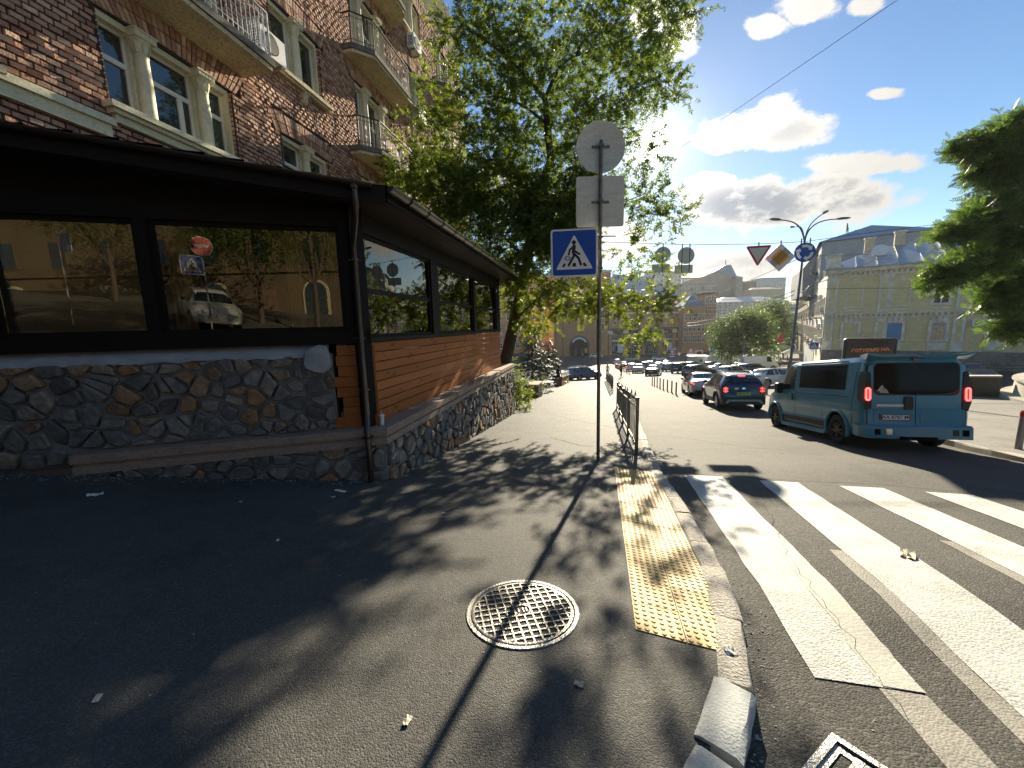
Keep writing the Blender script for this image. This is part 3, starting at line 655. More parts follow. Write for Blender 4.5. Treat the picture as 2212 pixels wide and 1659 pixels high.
# ------------------------------------------------------------------ signs
def rrect(w, h, r, n=5):
    out = []
    for cx_, cy_, a0 in ((w/2-r, h/2-r, 0), (-w/2+r, h/2-r, 90), (-w/2+r, -h/2+r, 180), (w/2-r, -h/2+r, 270)):
        for i in range(n+1): a = rad(a0+90*i/n); out.append((cx_+r*cos(a), cy_+r*sin(a)))
    return out
def stroke(m, pts, w, y, d, n=8):
    """a rounded thick line drawn on a plate (x, z), front at -y"""
    for (ax, az), (bx, bz) in zip(pts, pts[1:]):
        L_ = math.hypot(bx-ax, bz-az); a = math.atan2(bz-az, bx-ax); out = []
        for i in range(n+1): t = a+PI/2+PI*i/n; out.append((ax+w/2*cos(t), y, az+w/2*sin(t)))
        for i in range(n+1): t = a-PI/2+PI*i/n; out.append((bx+w/2*cos(t), y, bz+w/2*sin(t)))
        m.prism(out, (0, d, 0))
def crossing_plate(parent, S=.7, scribble=False, name='crossing_sign'):
    """blue square with a white triangle and a walking figure; local x right, z up, front at -y"""
    m = MB(); m.prism([(x, 0, z) for x, z in rrect(S, S, .045)], (0, .012, 0)); plate = m.build(name, MT['white'], parent, smooth=30)
    m = MB(); m.prism([(x, -.003, z) for x, z in rrect(S*.925, S*.925, .035)], (0, .003, 0)); m.build('blue_field', MT['blue'], plate, smooth=30)
    m = MB(); k = S/.7
    m.prism([(x*k, -.006, z*k) for x, z in [(-.266,-.213),(-.272,-.225),(-.262,-.238),(.262,-.238),(.272,-.225),(.266,-.213),(.012,.245),(0,.252),(-.012,.245)]], (0, .003, 0)); m.build('white_triangle', MT['white'], plate)
    m = MB(); y = -.009
    m.prism([(x*k, y, z*k) for x, z in [(-.19,-.2),(-.145,-.2),(-.125,-.15),(-.157,-.15)]], (0, .003, 0))
    m.prism([(x*k, y, z*k) for x, z in [(-.03,-.2),(.028,-.2),(.022,-.147),(-.024,-.147)]], (0, .003, 0))
    m.prism([(x*k, y, z*k) for x, z in [(.142,-.2),(.195,-.2),(.16,-.15),(.125,-.15)]], (0, .003, 0))
    m.prism([((-.005+.031*cos(t*PI/8))*k, y, (.152+.031*sin(t*PI/8))*k) for t in range(16)], (0, .003, 0))
    q = lambda pts: [(a*k, b*k) for a, b in pts]
    stroke(m, q([(-.002,.095),(-.012,.01)]), .052*k, y+.0004, .0026)
    stroke(m, q([(.0,.1),(-.066,.05),(-.084,-.02)]), .027*k, y+.0008, .0022)
    stroke(m, q([(.016,.02),(.075,-.018)]), .03*k, y+.0010, .002)
    stroke(m, q([(-.012,0),(-.004,-.04),(-.085,-.178)]), .034*k, y+.0012, .0018)
    stroke(m, q([(-.004,-.01),(.062,-.075),(.097,-.172)]), .036*k, y+.0015, .0015)
    m.build('walking_figure', MT['ink'], plate)
    if scribble:
        m = MB(); r2 = random.Random(5)
        for j in range(4):
            pts = []
            for i in range(14):
                t = i/13*2*PI; pts.append(((-.115+(.03+.02*j/3)*cos(t+j)+r2.uniform(-.006, .006)), -.0115, (-.085+.03*sin(t+j)+r2.uniform(-.006, .006))))
            m.tube(pts, .0022, 4)
        m.tube([(-.2,-.0115,-.1),(-.13,-.0115,-.095)], .0022, 4)
        m.build('scribble', MT['blue'], plate)
    return plate
PB = gp(1292, 992)
sgn = thing('sign_post', 'tall steel sign post with a blue pedestrian crossing sign and two blank sign backs', 'sign post', PB)
dz = prj(PB)[2]
def on_post(px, py, dd=0):   # a pixel on the upright plane through the post, as local offset
    d = ray(px, py); t = (PB.y+dd)/d.y; return Vector((d.x*t-PB.x, dd, EYE+d.z*t-PB.z))
top = on_post(1296, 303); zt = top.z
m = MB(); m.tube([(0,0,-.2),(-.01,0,zt*.55),(top.x*.0,0,zt)], [.032,.032,.03], 12)
m.cyl((0,0,zt*.615),(0,0,zt*.66),.038); m.build('pole', MT['pole'], sgn, smooth=40)
c = on_post(1296, 315); e = on_post(1349, 315); rdisc = (e-c).length
m = MB(); m.lathe([(0,-.055),(rdisc-.01,-.055),(rdisc,-.06),(rdisc,-.04),(0,-.04)], 40, (0,.1,0), 'y')
o = m.build('round_plate', MT['signback'], sgn, smooth=30); o.location = (0, .0, c.z)
c1 = on_post(1297, 434); w1 = (on_post(1349,434)-on_post(1245,434)).length; h1 = (on_post(1297,379)-on_post(1297,489)).length
m = MB(); m.prism([(x, .042, z) for x, z in rrect(w1, h1, .04)], (0, .012, 0)); o = m.build('square_plate', MT['signback'], sgn, smooth=30); o.location = (0, 0, c1.z)
for zz in (c.z, c1.z-.01):
    m = MB(); m.box(-.15, .15, .032, .04, zz-.022, zz+.022); m.box(-.037,.037,-.036,.034,zz-.024,zz+.024); m.cyl((.0,-.045,zz),(0,-.03,zz),.012,8); m.build('bracket', MT['pole'], sgn)
cs = on_post(1240, 547, -.04); S_ = (on_post(1290,547)-on_post(1191,547)).length
pl = crossing_plate(sgn, S_, True); pl.location = (cs.x, -.06, cs.z); pl.rotation_euler = (0, rad(-.5), rad(-4))
for zz in (cs.z+S_*.32, cs.z-S_*.32):
    m = MB(); m.box(-.33, .035, -.04, -.034, zz-.015, zz+.015); m.build('bracket', MT['pole'], sgn)
# ------------------------------------------------------------------ pavilion on its stone base, at the street corner
CX, CY, CZ = -1.96, 5.69, -.73
nf, ns = Vector((-sin(rad(16)), cos(rad(16)))), Vector((-sin(rad(78.4)), cos(rad(78.4))))
def corner(a, b):     # plan point a behind the front face and b behind the side face, from the wall corner
    dt = nf.x*ns.y-nf.y*ns.x; return Vector(((a*ns.y-b*nf.y)/dt, (nf.x*b-ns.x*a)/dt))
UP = Matrix.Translation((0, 0, -CZ))      # local heights below are street heights
FF = UP @ Matrix.Rotation(rad(16), 4, 'Z'); SF = UP @ Matrix.Rotation(rad(78.4), 4, 'Z')
W0 = Matrix.Translation((CX, CY, CZ))
def plan(fr_deg, x, y): a = rad(fr_deg); return Vector((cos(a)*x-sin(a)*y, sin(a)*x+cos(a)*y))
def to_side(p): a = rad(78.4); return Vector((cos(a)*p.x+sin(a)*p.y, -sin(a)*p.x+cos(a)*p.y))
def to_front(p): a = rad(16); return Vector((cos(a)*p.x+sin(a)*p.y, -sin(a)*p.x+cos(a)*p.y))

def clip(poly, nx_, nz_, d):    # keep nx*x+nz*z <= d
    out = []
    for (ax, az), (bx, bz) in zip(poly, poly[1:]+poly[:1]):
        sa, sb = nx_*ax+nz_*az-d, nx_*bx+nz_*bz-d
        if sa <= 0: out.append((ax, az))
        if sa*sb < 0: t = sa/(sa-sb); out.append((ax+(bx-ax)*t, az+(bz-az)*t))
    return out
def rubble(x0, x1, zlo, zhi, sx, sz, rr, gap=.022):
    """irregular stones filling x0..x1 between zlo(x) and zhi(x): list of outlines"""
    pts = {}
    zmin = min(zlo(x0), zlo(x1), zlo((x0+x1)/2))-sz; zmax = max(zhi(x0), zhi(x1))+sz
    ni, nj = int((x1-x0)/sx)+3, int((zmax-zmin)/sz)+3
    for i in range(-1, ni):
        for j in range(-1, nj):
            pts[i, j] = (x0+(i+.5*(j % 2)+rr.uniform(-.48, .48))*sx, zmin+(j+rr.uniform(-.5, .5))*sz)
    out = []
    for (i, j), (px, pz) in pts.items():
        P_ = [(px-1, pz-1), (px+1, pz-1), (px+1, pz+1), (px-1, pz+1)]
        for a in range(-2, 3):
            for b in range(-2, 3):
                q = pts.get((i+a, j+b))
                if not q or (a == 0 and b == 0): continue
                dx, dz_ = q[0]-px, (q[1]-pz)
                P_ = clip(P_, dx, dz_, dx*(px+q[0])/2+dz_*(pz+q[1])/2)
        P_ = clip(P_, -1, 0, -x0); P_ = clip(P_, 1, 0, x1)
        if len(P_) < 3: continue
        P_ = clip(P_, 0, -1, -zlo(px)); P_ = clip(P_, 0, 1, zhi(px))
        if len(P_) < 3: continue
        cx_ = sum(p[0] for p in P_)/len(P_); cz_ = sum(p[1] for p in P_)/len(P_)
        w = max(p[0] for p in P_)-min(p[0] for p in P_); h = max(p[1] for p in P_)-min(p[1] for p in P_)
        if w < .06 or h < .05: continue
        g = gap*rr.uniform(.6, 1.9); kx, kz = max(.55, 1-2*g/w), max(.5, 1-2*g/h)
        P_ = [(cx_+(x-cx_)*kx, cz_+(z-cz_)*kz) for x, z in P_]
        Q = []
        for (ax, az), (bx, bz) in zip(P_, P_[1:]+P_[:1]):
            t = rr.uniform(.07, .2); L_ = math.hypot(bx-ax, bz-az)
            if L_ < .03: Q.append(((ax+bx)/2, (az+bz)/2)); continue
            Q += [(ax+(bx-ax)*t+rr.uniform(-.006, .006), az+(bz-az)*t+rr.uniform(-.006, .006)), (ax+(bx-ax)*(1-t)+rr.uniform(-.006, .006), az+(bz-az)*(1-t)+rr.uniform(-.006, .006))]
        if len(Q) >= 3: out.append((cx_, cz_, Q))
    return out
STONES = []
def add_stones(fr, lst, y0, rr):
    for cx_, cz_, Q in lst:
        m = MB(fr); n = len(Q); d1 = rr.uniform(.025, .055); d2 = d1+rr.uniform(.008, .03); tx, tz = rr.uniform(-.12, .12), rr.uniform(-.1, .15)
        f = lambda s, d: [(cx_+(x-cx_)*s, y0-d-(tx*(x-cx_)+tz*(z-cz_)) if d > 0 else y0+.03, cz_+(z-cz_)*s) for x, z in Q]
        ringA, ringB, ringC = f(1, -1), f(.97, d1), f(rr.uniform(.74, .86), d2)
        m.add(ringA+ringB+ringC, [(i, (i+1) % n, n+(i+1) % n, n+i) for i in range(n)]+[(n+i, n+(i+1) % n, 2*n+(i+1) % n, 2*n+i) for i in range(n)]+[tuple(range(2*n, 3*n))])
        wp = W0 @ fr @ Vector((cx_, y0, cz_)); px, py, d = prj(wp)
        ar = (max(q[0] for q in Q)-min(q[0] for q in Q))*(max(q[1] for q in Q)-min(q[1] for q in Q))
        vis = -60 < px < 2300 and -60 < py < 1700 and d > 0
        STONES.append((ar/d**2 if vis else ar/d**2*1e-3, m))
sw = thing('stone_base_wall', 'dark rubble stone base wall with a pinkish concrete ledge, under the timber pavilion', 'stone wall', (CX, CY, CZ))
rr = random.Random(11)
gl = lambda fr: (lambda x: (lambda p: G(p.x, p.y)-.05)(W0 @ fr @ Vector((x, 0, 0))))
add_stones(FF, rubble(-8, -.02, gl(FF), lambda x: -.08, .3, .19, rr), 0, rr)
add_stones(FF, rubble(-8, -.66, lambda x: .16 if x > -3.7 else -.07, lambda x: 1.27+.02*sin(x*3), .27, .185, rr), .17, rr)
add_stones(SF, rubble(.02, 9.9, gl(SF), lambda x: -.08, .27, .22, rr), 0, rr)
ENDF = SF @ Matrix.Translation((9.9, 0, 0)) @ Matrix.Rotation(rad(90), 4, 'Z')
add_stones(ENDF, rubble(.02, 1.6, lambda x: -2.15, lambda x: -.08, .27, .22, rr), 0, rr)
STONES.sort(key=lambda t: -t[0])
for _, m in STONES[:300]: m.build('stone', MT['stone'], sw)
m = MB()
for _, q in STONES[300:]: m.add(q.v, q.f)
m.build('small_stones', MT['stone'], sw, kind='stuff')
m = MB(UP)                                  # mortar core behind the stones
def planpoly(pts): return [(p.x, p.y) for p in pts]
fl = plan(16, -8, 0)
core = [plan(16,-8,.012), corner(.012,.012), plan(78.4,9.9-.012,.012), plan(78.4,9.9-.012,1.6), corner(1.2,1.2), plan(16,-8,1.2)]
m.prism([(p.x, p.y, -2.4) for p in core], (0, 0, 2.36))
up = [plan(16,-8,.182), plan(16,-.66,.182), plan(16,-.66,.5), plan(16,-8,.5)]
m.prism([(p.x, p.y, -.07) for p in up], (0, 0, 1.36)); m.build('mortar', MT['grout'], sw)
m = MB(FF); n = 40                            # sloping cement cap under the window beam
vs = []
for i in range(n+1):
    x = -8+(7.3)*i/n; j = lambda a: rr.uniform(-a, a)
    vs += [(x, .13+j(.012), 1.25+j(.02)), (x, .135+j(.01), 1.31+j(.006)), (x, .2, 1.375+j(.008)), (x, .26, 1.43)]
m.add(vs, [(i*4+k, i*4+k+1, (i+1)*4+k+1, (i+1)*4+k)[::-1] for i in range(n) for k in range(3)]); m.build('cement_cap', MT['cement'], sw, smooth=50)
CS = [(-1.03,1.26),(-1.0,1.35),(-.93,1.4),(-.82,1.43),(-.72,1.4),(-.69,1.3),(-.67,1.16),(-.7,1.05),(-.78,1.0),(-.9,1.03),(-1.0,1.08),(-1.04,1.16)]
m = MB(FF); n = len(CS); F_ = lambda s, y, e: [(-.86+(x+.86)*s+rr.uniform(-e, e), y+rr.uniform(-e, e), 1.22+(z-1.22)*s+rr.uniform(-e, e)) for x, z in CS]
m.add(F_(1, .2, 0)+F_(1, .1, .012)+F_(.86, .055, .012)+F_(.45, .04, .012), [(j*n+i, j*n+(i+1) % n, (j+1)*n+(i+1) % n, (j+1)*n+i) for j in range(3) for i in range(n)]+[tuple(range(3*n, 4*n))]); m.build('cap_stone', MT['cement'], sw, smooth=25)
cuts = [-.0, 2.05, 3.1, 5.4, 7.6, 9.98]       # ledge in lengths
for z0, z1, o, nm in ((.045, .155, -.07, 'ledge_slab'), (-.0, .045, -.025, 'ledge_groove'), (-.1, 0, -.055, 'ledge_moulding')):
    m = MB(UP); a, b = corner(o, o), corner(.35, .45)
    e1o, e1i = plan(16, -3.72, o), plan(16, -3.72, .35); s1o, s1i = plan(78.4, cuts[1]-.006, o), plan(78.4, cuts[1]-.006, .45)
    m.prism([(p.x, p.y, z0) for p in (e1o, a, s1o, s1i, b, e1i)], (0, 0, z1-z0)); m.build(nm, MT['ledge'], sw)
    for k in range(1, 5):
        m = MB(SF); dz_ = rr.uniform(-.012, .012); oo = o+rr.uniform(-.012, .012)
        if nm == 'ledge_slab' and k == 3: dz_ -= .02
        m.box(cuts[k]+.006, cuts[k+1]-.006, oo, .45, z0+dz_, z1+dz_); m.build(nm, MT['ledge'], sw)
m = MB(FF); m.box(-8, -3.73, -.06, .3, -.12, .0); m.build('dark_plinth_strip', MT['brown'], sw)

def plankmat():
    m = MT['plank']; nt = m.node_tree; N = nt.nodes; L = nt.links; b = N['Principled BSDF']
    tc = N.new('ShaderNodeTexCoord'); oi = N.new('ShaderNodeObjectInfo')
    off = N.new('ShaderNodeVectorMath'); off.operation = 'ADD'; L.new(tc.outputs['Object'], off.inputs[0]); L.new(oi.outputs['Random'], off.inputs[1])
    rot = N.new('ShaderNodeMapping'); L.new(off.outputs[0], rot.inputs[0]); rot.inputs['Rotation'].default_value = (0, 0, rad(-78.4)); rot.inputs['Scale'].default_value = (1, 1, 1)
    m2 = N.new('ShaderNodeMapping'); L.new(rot.outputs[0], m2.inputs[0]); m2.inputs['Scale'].default_value = (2.6, 1, 6.3)
    vo = N.new('ShaderNodeTexVoronoi'); L.new(m2.outputs[0], vo.inputs[0]); vo.inputs['Scale'].default_value = 1.0
    r = N.new('ShaderNodeMapRange'); r.interpolation_type = 'SMOOTHSTEP'; L.new(vo.outputs['Distance'], r.inputs[0]); r.inputs[1].default_value = .08; r.inputs[2].default_value = .24; r.inputs[3].default_value = .8; r.inputs[4].default_value = 0
    old = b.inputs['Base Color'].links[0].from_socket
    x = N.new('ShaderNodeMix'); x.data_type = 'RGBA'; L.new(r.outputs[0], x.inputs[0]); L.new(old, x.inputs[6]); x.inputs[7].default_value = (.1, .028, .01, 1); L.new(x.outputs[2], b.inputs['Base Color'])
plankmat()
pv = thing('timber_pavilion', 'dark timber cafe pavilion with orange pine planks and tinted windows on a stone base', 'pavilion', (CX, CY, CZ))
rows = 7; z0, z1 = .335, 1.425; h = (z1-z0)/rows
for r in range(rows):
    cutx = [.06, rr.uniform(2.2, 4.4), rr.uniform(5.2, 7.4), 9.02] if r % 2 else [.06, rr.uniform(3.6, 5.8), 9.02]
    for a, b in zip(cutx, cutx[1:]):
        m = MB(SF); za, zb = z0+h*r+.006, z0+h*(r+1)-.006; y = .268+rr.uniform(-.003, .003)
        m.hexa([(a+.001,y+.008,za),(b-.001,y+.008,za),(b-.001,.31,za),(a+.001,.31,za),(a+.001,y,zb),(b-.001,y,zb),(b-.001,.31,zb),(a+.001,.31,zb)]); m.build('plank', MT['plank'], pv)
m = MB(SF); m.box(.06, 9.02, .262, .31, .16, .33); m.build('skirting_board', MT['plank'], pv)
for r in range(rows):
    a = -.64+rr.uniform(-.03, .05)+(.05 if r < 2 else 0); m = MB(FF); za, zb = z0+h*r+.004-.02, z0+h*(r+1)-.004-.02; m.box(a, -.06, .165, .21, za, zb); m.build('plank', MT['plank'], pv)
m = MB(FF); m.box(-.68, -.03, .15, .21, .1, .325); m.build('skirting_board', MT['plank'], pv)
# frame timbers
def dbox(fr, x0, x1, y0, y1, za, zb, nm): m = MB(fr); m.box(x0, x1, y0, y1, za, zb); return m.build(nm, MT['dark'], pv)
HD = 3.07
dbox(FF, -8, -.1, .13, .3, 1.43, 1.625, 'sill_beam'); dbox(FF, -8, -.1, .14, .3, HD, 3.3, 'head_beam')
dbox(FF, -.42, -.14, .14, .3, 1.625, HD, 'post'); dbox(FF, -2.79, -2.67, .13, .3, 1.625, HD, 'post'); dbox(FF, -4.45, -4.3, .13, .3, 1.625, HD, 'post'); dbox(FF, -6.5, -6.35, .13, .3, 1.625, HD, 'post')
p = corner(.19, .29); m = MB(UP); m.M = UP @ Matrix.Translation((p.x, p.y, 0)) @ Matrix.Rotation(rad(47), 4, 'Z'); m.box(-.1, .1, -.09, .12, .16, 3.4); m.build('corner_post', MT['dark'], pv)
dbox(SF, .1, 9.1, .25, .36, 1.43, 1.5, 'sill_beam'); dbox(SF, .1, 9.1, .25, .4, HD-.02, 3.4, 'head_beam')
for a, b in ((2.74, 3.12), (5.77, 5.98), (8.52, 9.06)): dbox(SF, a, b, .26, .36, 1.5, HD-.02, 'post')
def window(fr, x0, x1, za, zb, y, tr=None):
    m = MB(fr); w = .055
    m.box(x0, x0+w, y, y+.06, za, zb); m.box(x1-w, x1, y, y+.06, za, zb); m.box(x0+w, x1-w, y, y+.06, za, za+w); m.box(x0+w, x1-w, y, y+.06, zb-w, zb)
    if tr: m.box(x0+w, x1-w, y-.004, y+.06, tr-.035, tr+.035)
    f = m.build('window', MT['dark'], pv)
    zs = [za+w, zb-w] if not tr else [za+w, tr-.035, tr+.035, zb-w]
    for i in range(0, len(zs), 2):
        m = MB(fr); m.box(x0+w, x1-w, y+.025, y+.033, zs[i], zs[i+1]); m.build('pane', MT['pane'], f)
window(FF, -6.33, -4.46, 1.625, HD, .2); window(FF, -4.3, -2.79, 1.625, HD, .2); window(FF, -2.67, -.42, 1.625, HD, .2)
window(SF, .18, 2.74, 1.5, HD-.02, .3, 2.22); window(SF, 3.12, 5.77, 1.5, HD-.02, .3, 2.22); window(SF, 5.98, 8.52, 1.5, HD-.02, .3, 2.22)
# roof: one slope rising from the street side towards the brick house
ZE = 3.5
zr = lambda y: ZE+.105*(y+.42)
m = MB(SF); ysr = []; y = -.42
while y < 6.2: ysr.append((y, 0)); ysr.append((y+.35, -.028)); y += .35
nxr = 150
for i, (y, dz_) in enumerate(ysr):
    xf = to_side(corner(-.42, y)).x
    for k in range(nxr+1):
        x = xf+(9.55-xf)*k/nxr; m.v.append(tuple(SF @ Vector((x, y, zr(y)+dz_+.018*sin(x*2*PI/.2)))))
k = nxr+1
for i in range(len(ysr)-1):
    for q in range(nxr): m.f.append((i*k+q, i*k+q+1, (i+1)*k+q+1, (i+1)*k+q)); m.m.append(0)
roof = m.build('roof', MT['rooft'], pv, smooth=40)
m = MB(UP)                                  # fascia and soffit under the sloping front edge
def fx(off, y, z): p = corner(off, y); return (p.x, p.y, z)
m.prism([fx(-.38, -.4, zr(-.4)-.03), fx(-.38, 6, zr(6)-.03), fx(-.38, 6, zr(6)-.25), fx(-.38, -.4, zr(-.4)-.25)], tuple(-.03*Vector((nf.x, nf.y, 0)))); m.build('fascia', MT['dark'], pv)
m = MB(UP); m.add([fx(-.37, -.38, zr(-.4)-.2), fx(-.37, 6, zr(6)-.2), fx(.2, 6, zr(6)-.2), fx(.2, -.38, zr(-.4)-.2)], [(0,1,2,3)]); m.build('soffit', MT['soffit'], pv)
m = MB(UP); m.add([fx(.21, .3, 3.25), fx(.21, 6, 3.25), fx(.21, 6, zr(6)-.05), fx(.21, .3, zr(.3)-.05)], [(0,1,2,3)]); m.build('gable_boarding', MT['dark'], pv)
for i in range(6):
    m = MB(SF); m.box(-.1, 9.4, -.33+.1*i+.004, -.33+.1*(i+1)-.004, 3.345, 3.36); m.build('soffit_board', MT['soffit'], pv)
dbox(SF, -.1, 9.45, -.36, -.332, 3.33, 3.5, 'fascia')
dbox(SF, 9.4, 9.45, -.33, 3, 3.35, 3.62, 'end_fascia')
def halfpipe(m, p, q, r, t=.006, n=10):
    p, q = Vector(p), Vector(q); d = (q-p).normalized(); s = d.cross(Vector((0,0,1))).normalized(); u = s.cross(d)
    for R_, fl_ in ((r, 1), (r-t, -1)):
        vs = [e+R_*(cos(PI+PI*i/n)*s+sin(PI+PI*i/n)*u) for e in (p, q) for i in range(n+1)]
        m.add(vs, [(i, i+1, n+2+i, n+1+i)[::fl_] for i in range(n)])
    for e in (p, q): m.poly([e+r*(cos(PI+PI*i/n)*s+sin(PI+PI*i/n)*u) for i in range(n+1)])
g = MB(SF); halfpipe(g, (-.2, -.43, 3.49), (9.5, -.43, 3.47), .085); gut = g.build('gutter', MT['gutter'], pv, smooth=40)
for i in range(15):
    x = .35+.63*i; m = MB(SF); n = 10
    vs = [(x+s*.018, -.43+.095*cos(PI+PI*j/n), 3.49+.095*sin(PI+PI*j/n)) for s in (-1, 1) for j in range(n+1)]
    m.add(vs, [(j, j+1, n+2+j, n+1+j) for j in range(n)]); m.build('gutter_bracket', MT['black'], pv, smooth=60)
g = MB(UP); halfpipe(g, fx(-.47, -.3, zr(-.3)-.05), fx(-.47, 5.5, zr(5.5)-.05), .055); g.build('front_gutter', MT['gutter'], pv, smooth=40)
m = MB(FF); m.tube([(-.12,-.45,3.44),(-.12,-.45,3.22),(-.14,-.38,3.1),(-.22,-.04,2.85),(-.23,.02,2.75),(-.23,.0,.4),(-.23,-.06,.25),(-.23,-.13,.15),(-.23,-.13,-.7)], .042, 12); m.tube([(-.12,-.45,3.5),(-.12,-.45,3.4)], .065, 12)
dp = m.build('downpipe', MT['gutter'], pv, smooth=50)
for z in (2.6, 1.5, .75, .05):
    m = MB(FF); yy = 0 if z > .3 else -.13; m.tube([(-.23,yy,z-.015),(-.23,yy,z+.015)], .055, 12); m.box(-.31,-.15,yy+.02,yy+.035,z-.012,z+.012); m.build('pipe_clip', MT['gutter'], pv)
# inside
m = MB(UP); pts = [corner(.4, .45), plan(78.4, 9, .45), plan(78.4, 9, 5.4), plan(16, -7.5, 5.0), plan(16, -7.5, .4)]
m.add([(p.x, p.y, .36) for p in pts], [(0,1,2,3,4)]); m.build('floor', MT['floor'], pv)
m = MB(UP); a, b, c = plan(78.4, 9.0, 1.2), plan(78.4, 9.0, 5.6), plan(78.4, -3, 5.6)
for p, q in ((a, b), (b, c)): m.add([(p.x,p.y,.3),(q.x,q.y,.3),(q.x,q.y,4.0),(p.x,p.y,4.0)], [(0,1,2,3)])
m.build('back_wall', MT['floor'], pv)
m = MB(FF)
for x0, x1 in ((-4.22, -2.92), (-6.2, -4.5)): m.box(x0, x1, .34, .345, 1.5, 3.05)
m.build('roller_blind', MT['blind'], pv)
for x0, x1 in ((-2.62, -2.36), (-1.2, -1.0), (-.62, -.47)):
    m = MB(FF); n = 10; vs = [(x0+(x1-x0)*i/n, .42+.02*(i % 2), z) for z in (1.0, 3.05) for i in range(n+1)]; m.add(vs, [(i, i+1, n+2+i, n+1+i) for i in range(n)]); m.build('curtain', MT['blind'], pv)
def table(x, y):
    m = MB(SF); m.box(x-.6, x+.6, y-.4, y+.4, 1.08, 1.12)
    for sx in (-.5, .5):
        for sy in (-.32, .32): m.box(x+sx-.03, x+sx+.03, y+sy-.03, y+sy+.03, .36, 1.08)
    return tag(m.build('dining_table', MT['floor']), 'dark dining table behind the pavilion window', 'table', 'tables inside the pavilion')
for i, x in enumerate((1.5, 4.4)):
    o = table(x, 1.6); o.matrix_world = W0; o['label'] = ('dark dining table inside the pavilion, behind the near two pane side window', 'dark dining table inside the pavilion, behind the middle side window')[i]
# cup on the ledge
cp = plan(78.4, .12, .1); cpw = Vector((CX+cp.x, CY+cp.y, .157))
cup = thing('paper_cup', 'white paper drink cup with lid and straw, standing on the concrete ledge by the downpipe', 'cup', cpw, rad(-60))
m = MB(); m.lathe([(0,0),(.03,0),(.042,.145),(.045,.147),(.045,.15),(0,.15)], 20); m.build('body', MT['cupm'], cup, smooth=40)
m = MB(); m.lathe([(.047,.145),(.048,.152),(.042,.155),(.04,.165),(0,.166)], 20); m.build('lid', MT['white'], cup, smooth=40)
m = MB(); m.cyl((.005,0,.16),(.012,.0,.235),.004,8); m.build('straw', MT['white'], cup)
m = MB(); n = 8; vs = []
for i in range(n+1):
    z = .015+.115*i/n; r = .0306+(.042-.03)*z/.145+.0006; a = rad(-95+50*(i/n)**1.6)
    vs += [(r*cos(a-.16), r*sin(a-.16), z), (r*cos(a+.16), r*sin(a+.16), z)]
m.add(vs, [(2*i, 2*i+1, 2*i+3, 2*i+2) for i in range(n)]); m.build('yellow_stripe', MT['amber'], cup)

# ------------------------------------------------------------------ brick apartment house
BAZ = 12.0     # the facade's bearing
BX, BY = -9.2*cos(rad(17))+8*(sin(rad(17))-sin(rad(BAZ))), 9.2*sin(rad(17))+8*(cos(rad(17))-cos(rad(BAZ)))
bh = thing('brick_apartment_house', 'red brick apartment house with cream columned windows and balconies', 'apartment house', (BX, BY, 0), rad(90-BAZ))
BM = bh.matrix_basis.copy()
X0, X1, ZB, ZT = -9.0, 25.3, -.5, 20.0
A_, B_ = 1.29, .96
bays = [(-1.4, 'A'), (2.5, 'B'), (6.42, 'A'), (10.17, 'B'), (14.3, 'A'), (18.2, 'B'), (22.2, 'A')]
OPEN = []
for c, t in bays:
    if t == 'A':
        for f, (a, b) in enumerate(((5.7, 7.28), (8.05, 10.5), (11.25, 13.7), (14.45, 16.9))): OPEN.append((c-A_, c+A_, a, b, t, f, c))
    else:
        for f, (a, b) in enumerate(((5.5, 7.05), (8.78, 10.4), (12, 13.6), (15.2, 16.8))): OPEN.append((c-B_, c+B_, a, b, t, f, c))
LZ = .5
# mortar backing with the window openings left out
gx = sorted({X0, X1}|{o[0] for o in OPEN}|{o[1] for o in OPEN}); gzs = sorted({ZB, ZT}|{o[2] for o in OPEN}|{o[3] for o in OPEN})
m = MB()
for a, b in zip(gx, gx[1:]):
    for c, d in zip(gzs, gzs[1:]):
        mx, mz = (a+b)/2, (c+d)/2
        if any(o[0] < mx < o[1] and o[2] < mz < o[3] for o in OPEN): continue
        m.add([(a,0,c),(b,0,c),(b,0,d),(a,0,d)], [(0,1,2,3)])
m.add([(X0,0,ZB),(X1,0,ZB),(X1,11,ZB),(X0,11,ZB),(X0,0,ZT),(X1,0,ZT),(X1,11,ZT),(X0,11,ZT)], [(4,5,6,7),(1,2,6,5),(2,3,7,6),(3,0,4,7)])
m.build('wall', MT['mortar'], bh)
# bricks
BR = []
rb = random.Random(5); CH, PW, BL, BHt = .1035, .178, .158, .079
ub = MB(); e = .012
ub.add([(0,0,0),(1,0,0),(1,0,1),(0,0,1),(.02,-1,.06),(.98,-1,.06),(.98,-1,.94),(.02,-1,.94)], [(4,5,6,7),(0,1,5,4),(1,2,6,5),(2,3,7,6),(3,0,4,7)])
ume = ub.mesh('brick', MT['brick'])
blocks = [(o[0]-.04, o[1]+.04, o[2], o[3]) for o in OPEN]+[(o[0]-.28, o[1]+.28, o[3], o[3]+LZ) for o in OPEN]
row = 0; z = 4.05
while z < 17.6:
    x = 2.4-(row % 2)*PW/2
    cur = [b for b in blocks if b[2]-.02 < z+BHt and b[3]+.02 > z]
    while x < X1:
        a, b = x, x+BL; x += PW
        parts = [(a, b)]
        for q in cur:
            np_ = []
            for s, t in parts:
                if t <= q[0] or s >= q[1]: np_.append((s, t)); continue
                if s < q[0]: np_.append((s, q[0]))
                if t > q[1]: np_.append((q[1], t))
            parts = np_
        for s, t in parts:
            if t-s < .04: continue
            t = min(t, X1)
            BR.append((s+rb.uniform(-.004, .004), z+rb.uniform(-.003, .003), t-s, BHt+rb.uniform(-.004, .003), .03+rb.uniform(-.008, .008)))
    z += CH; row += 1
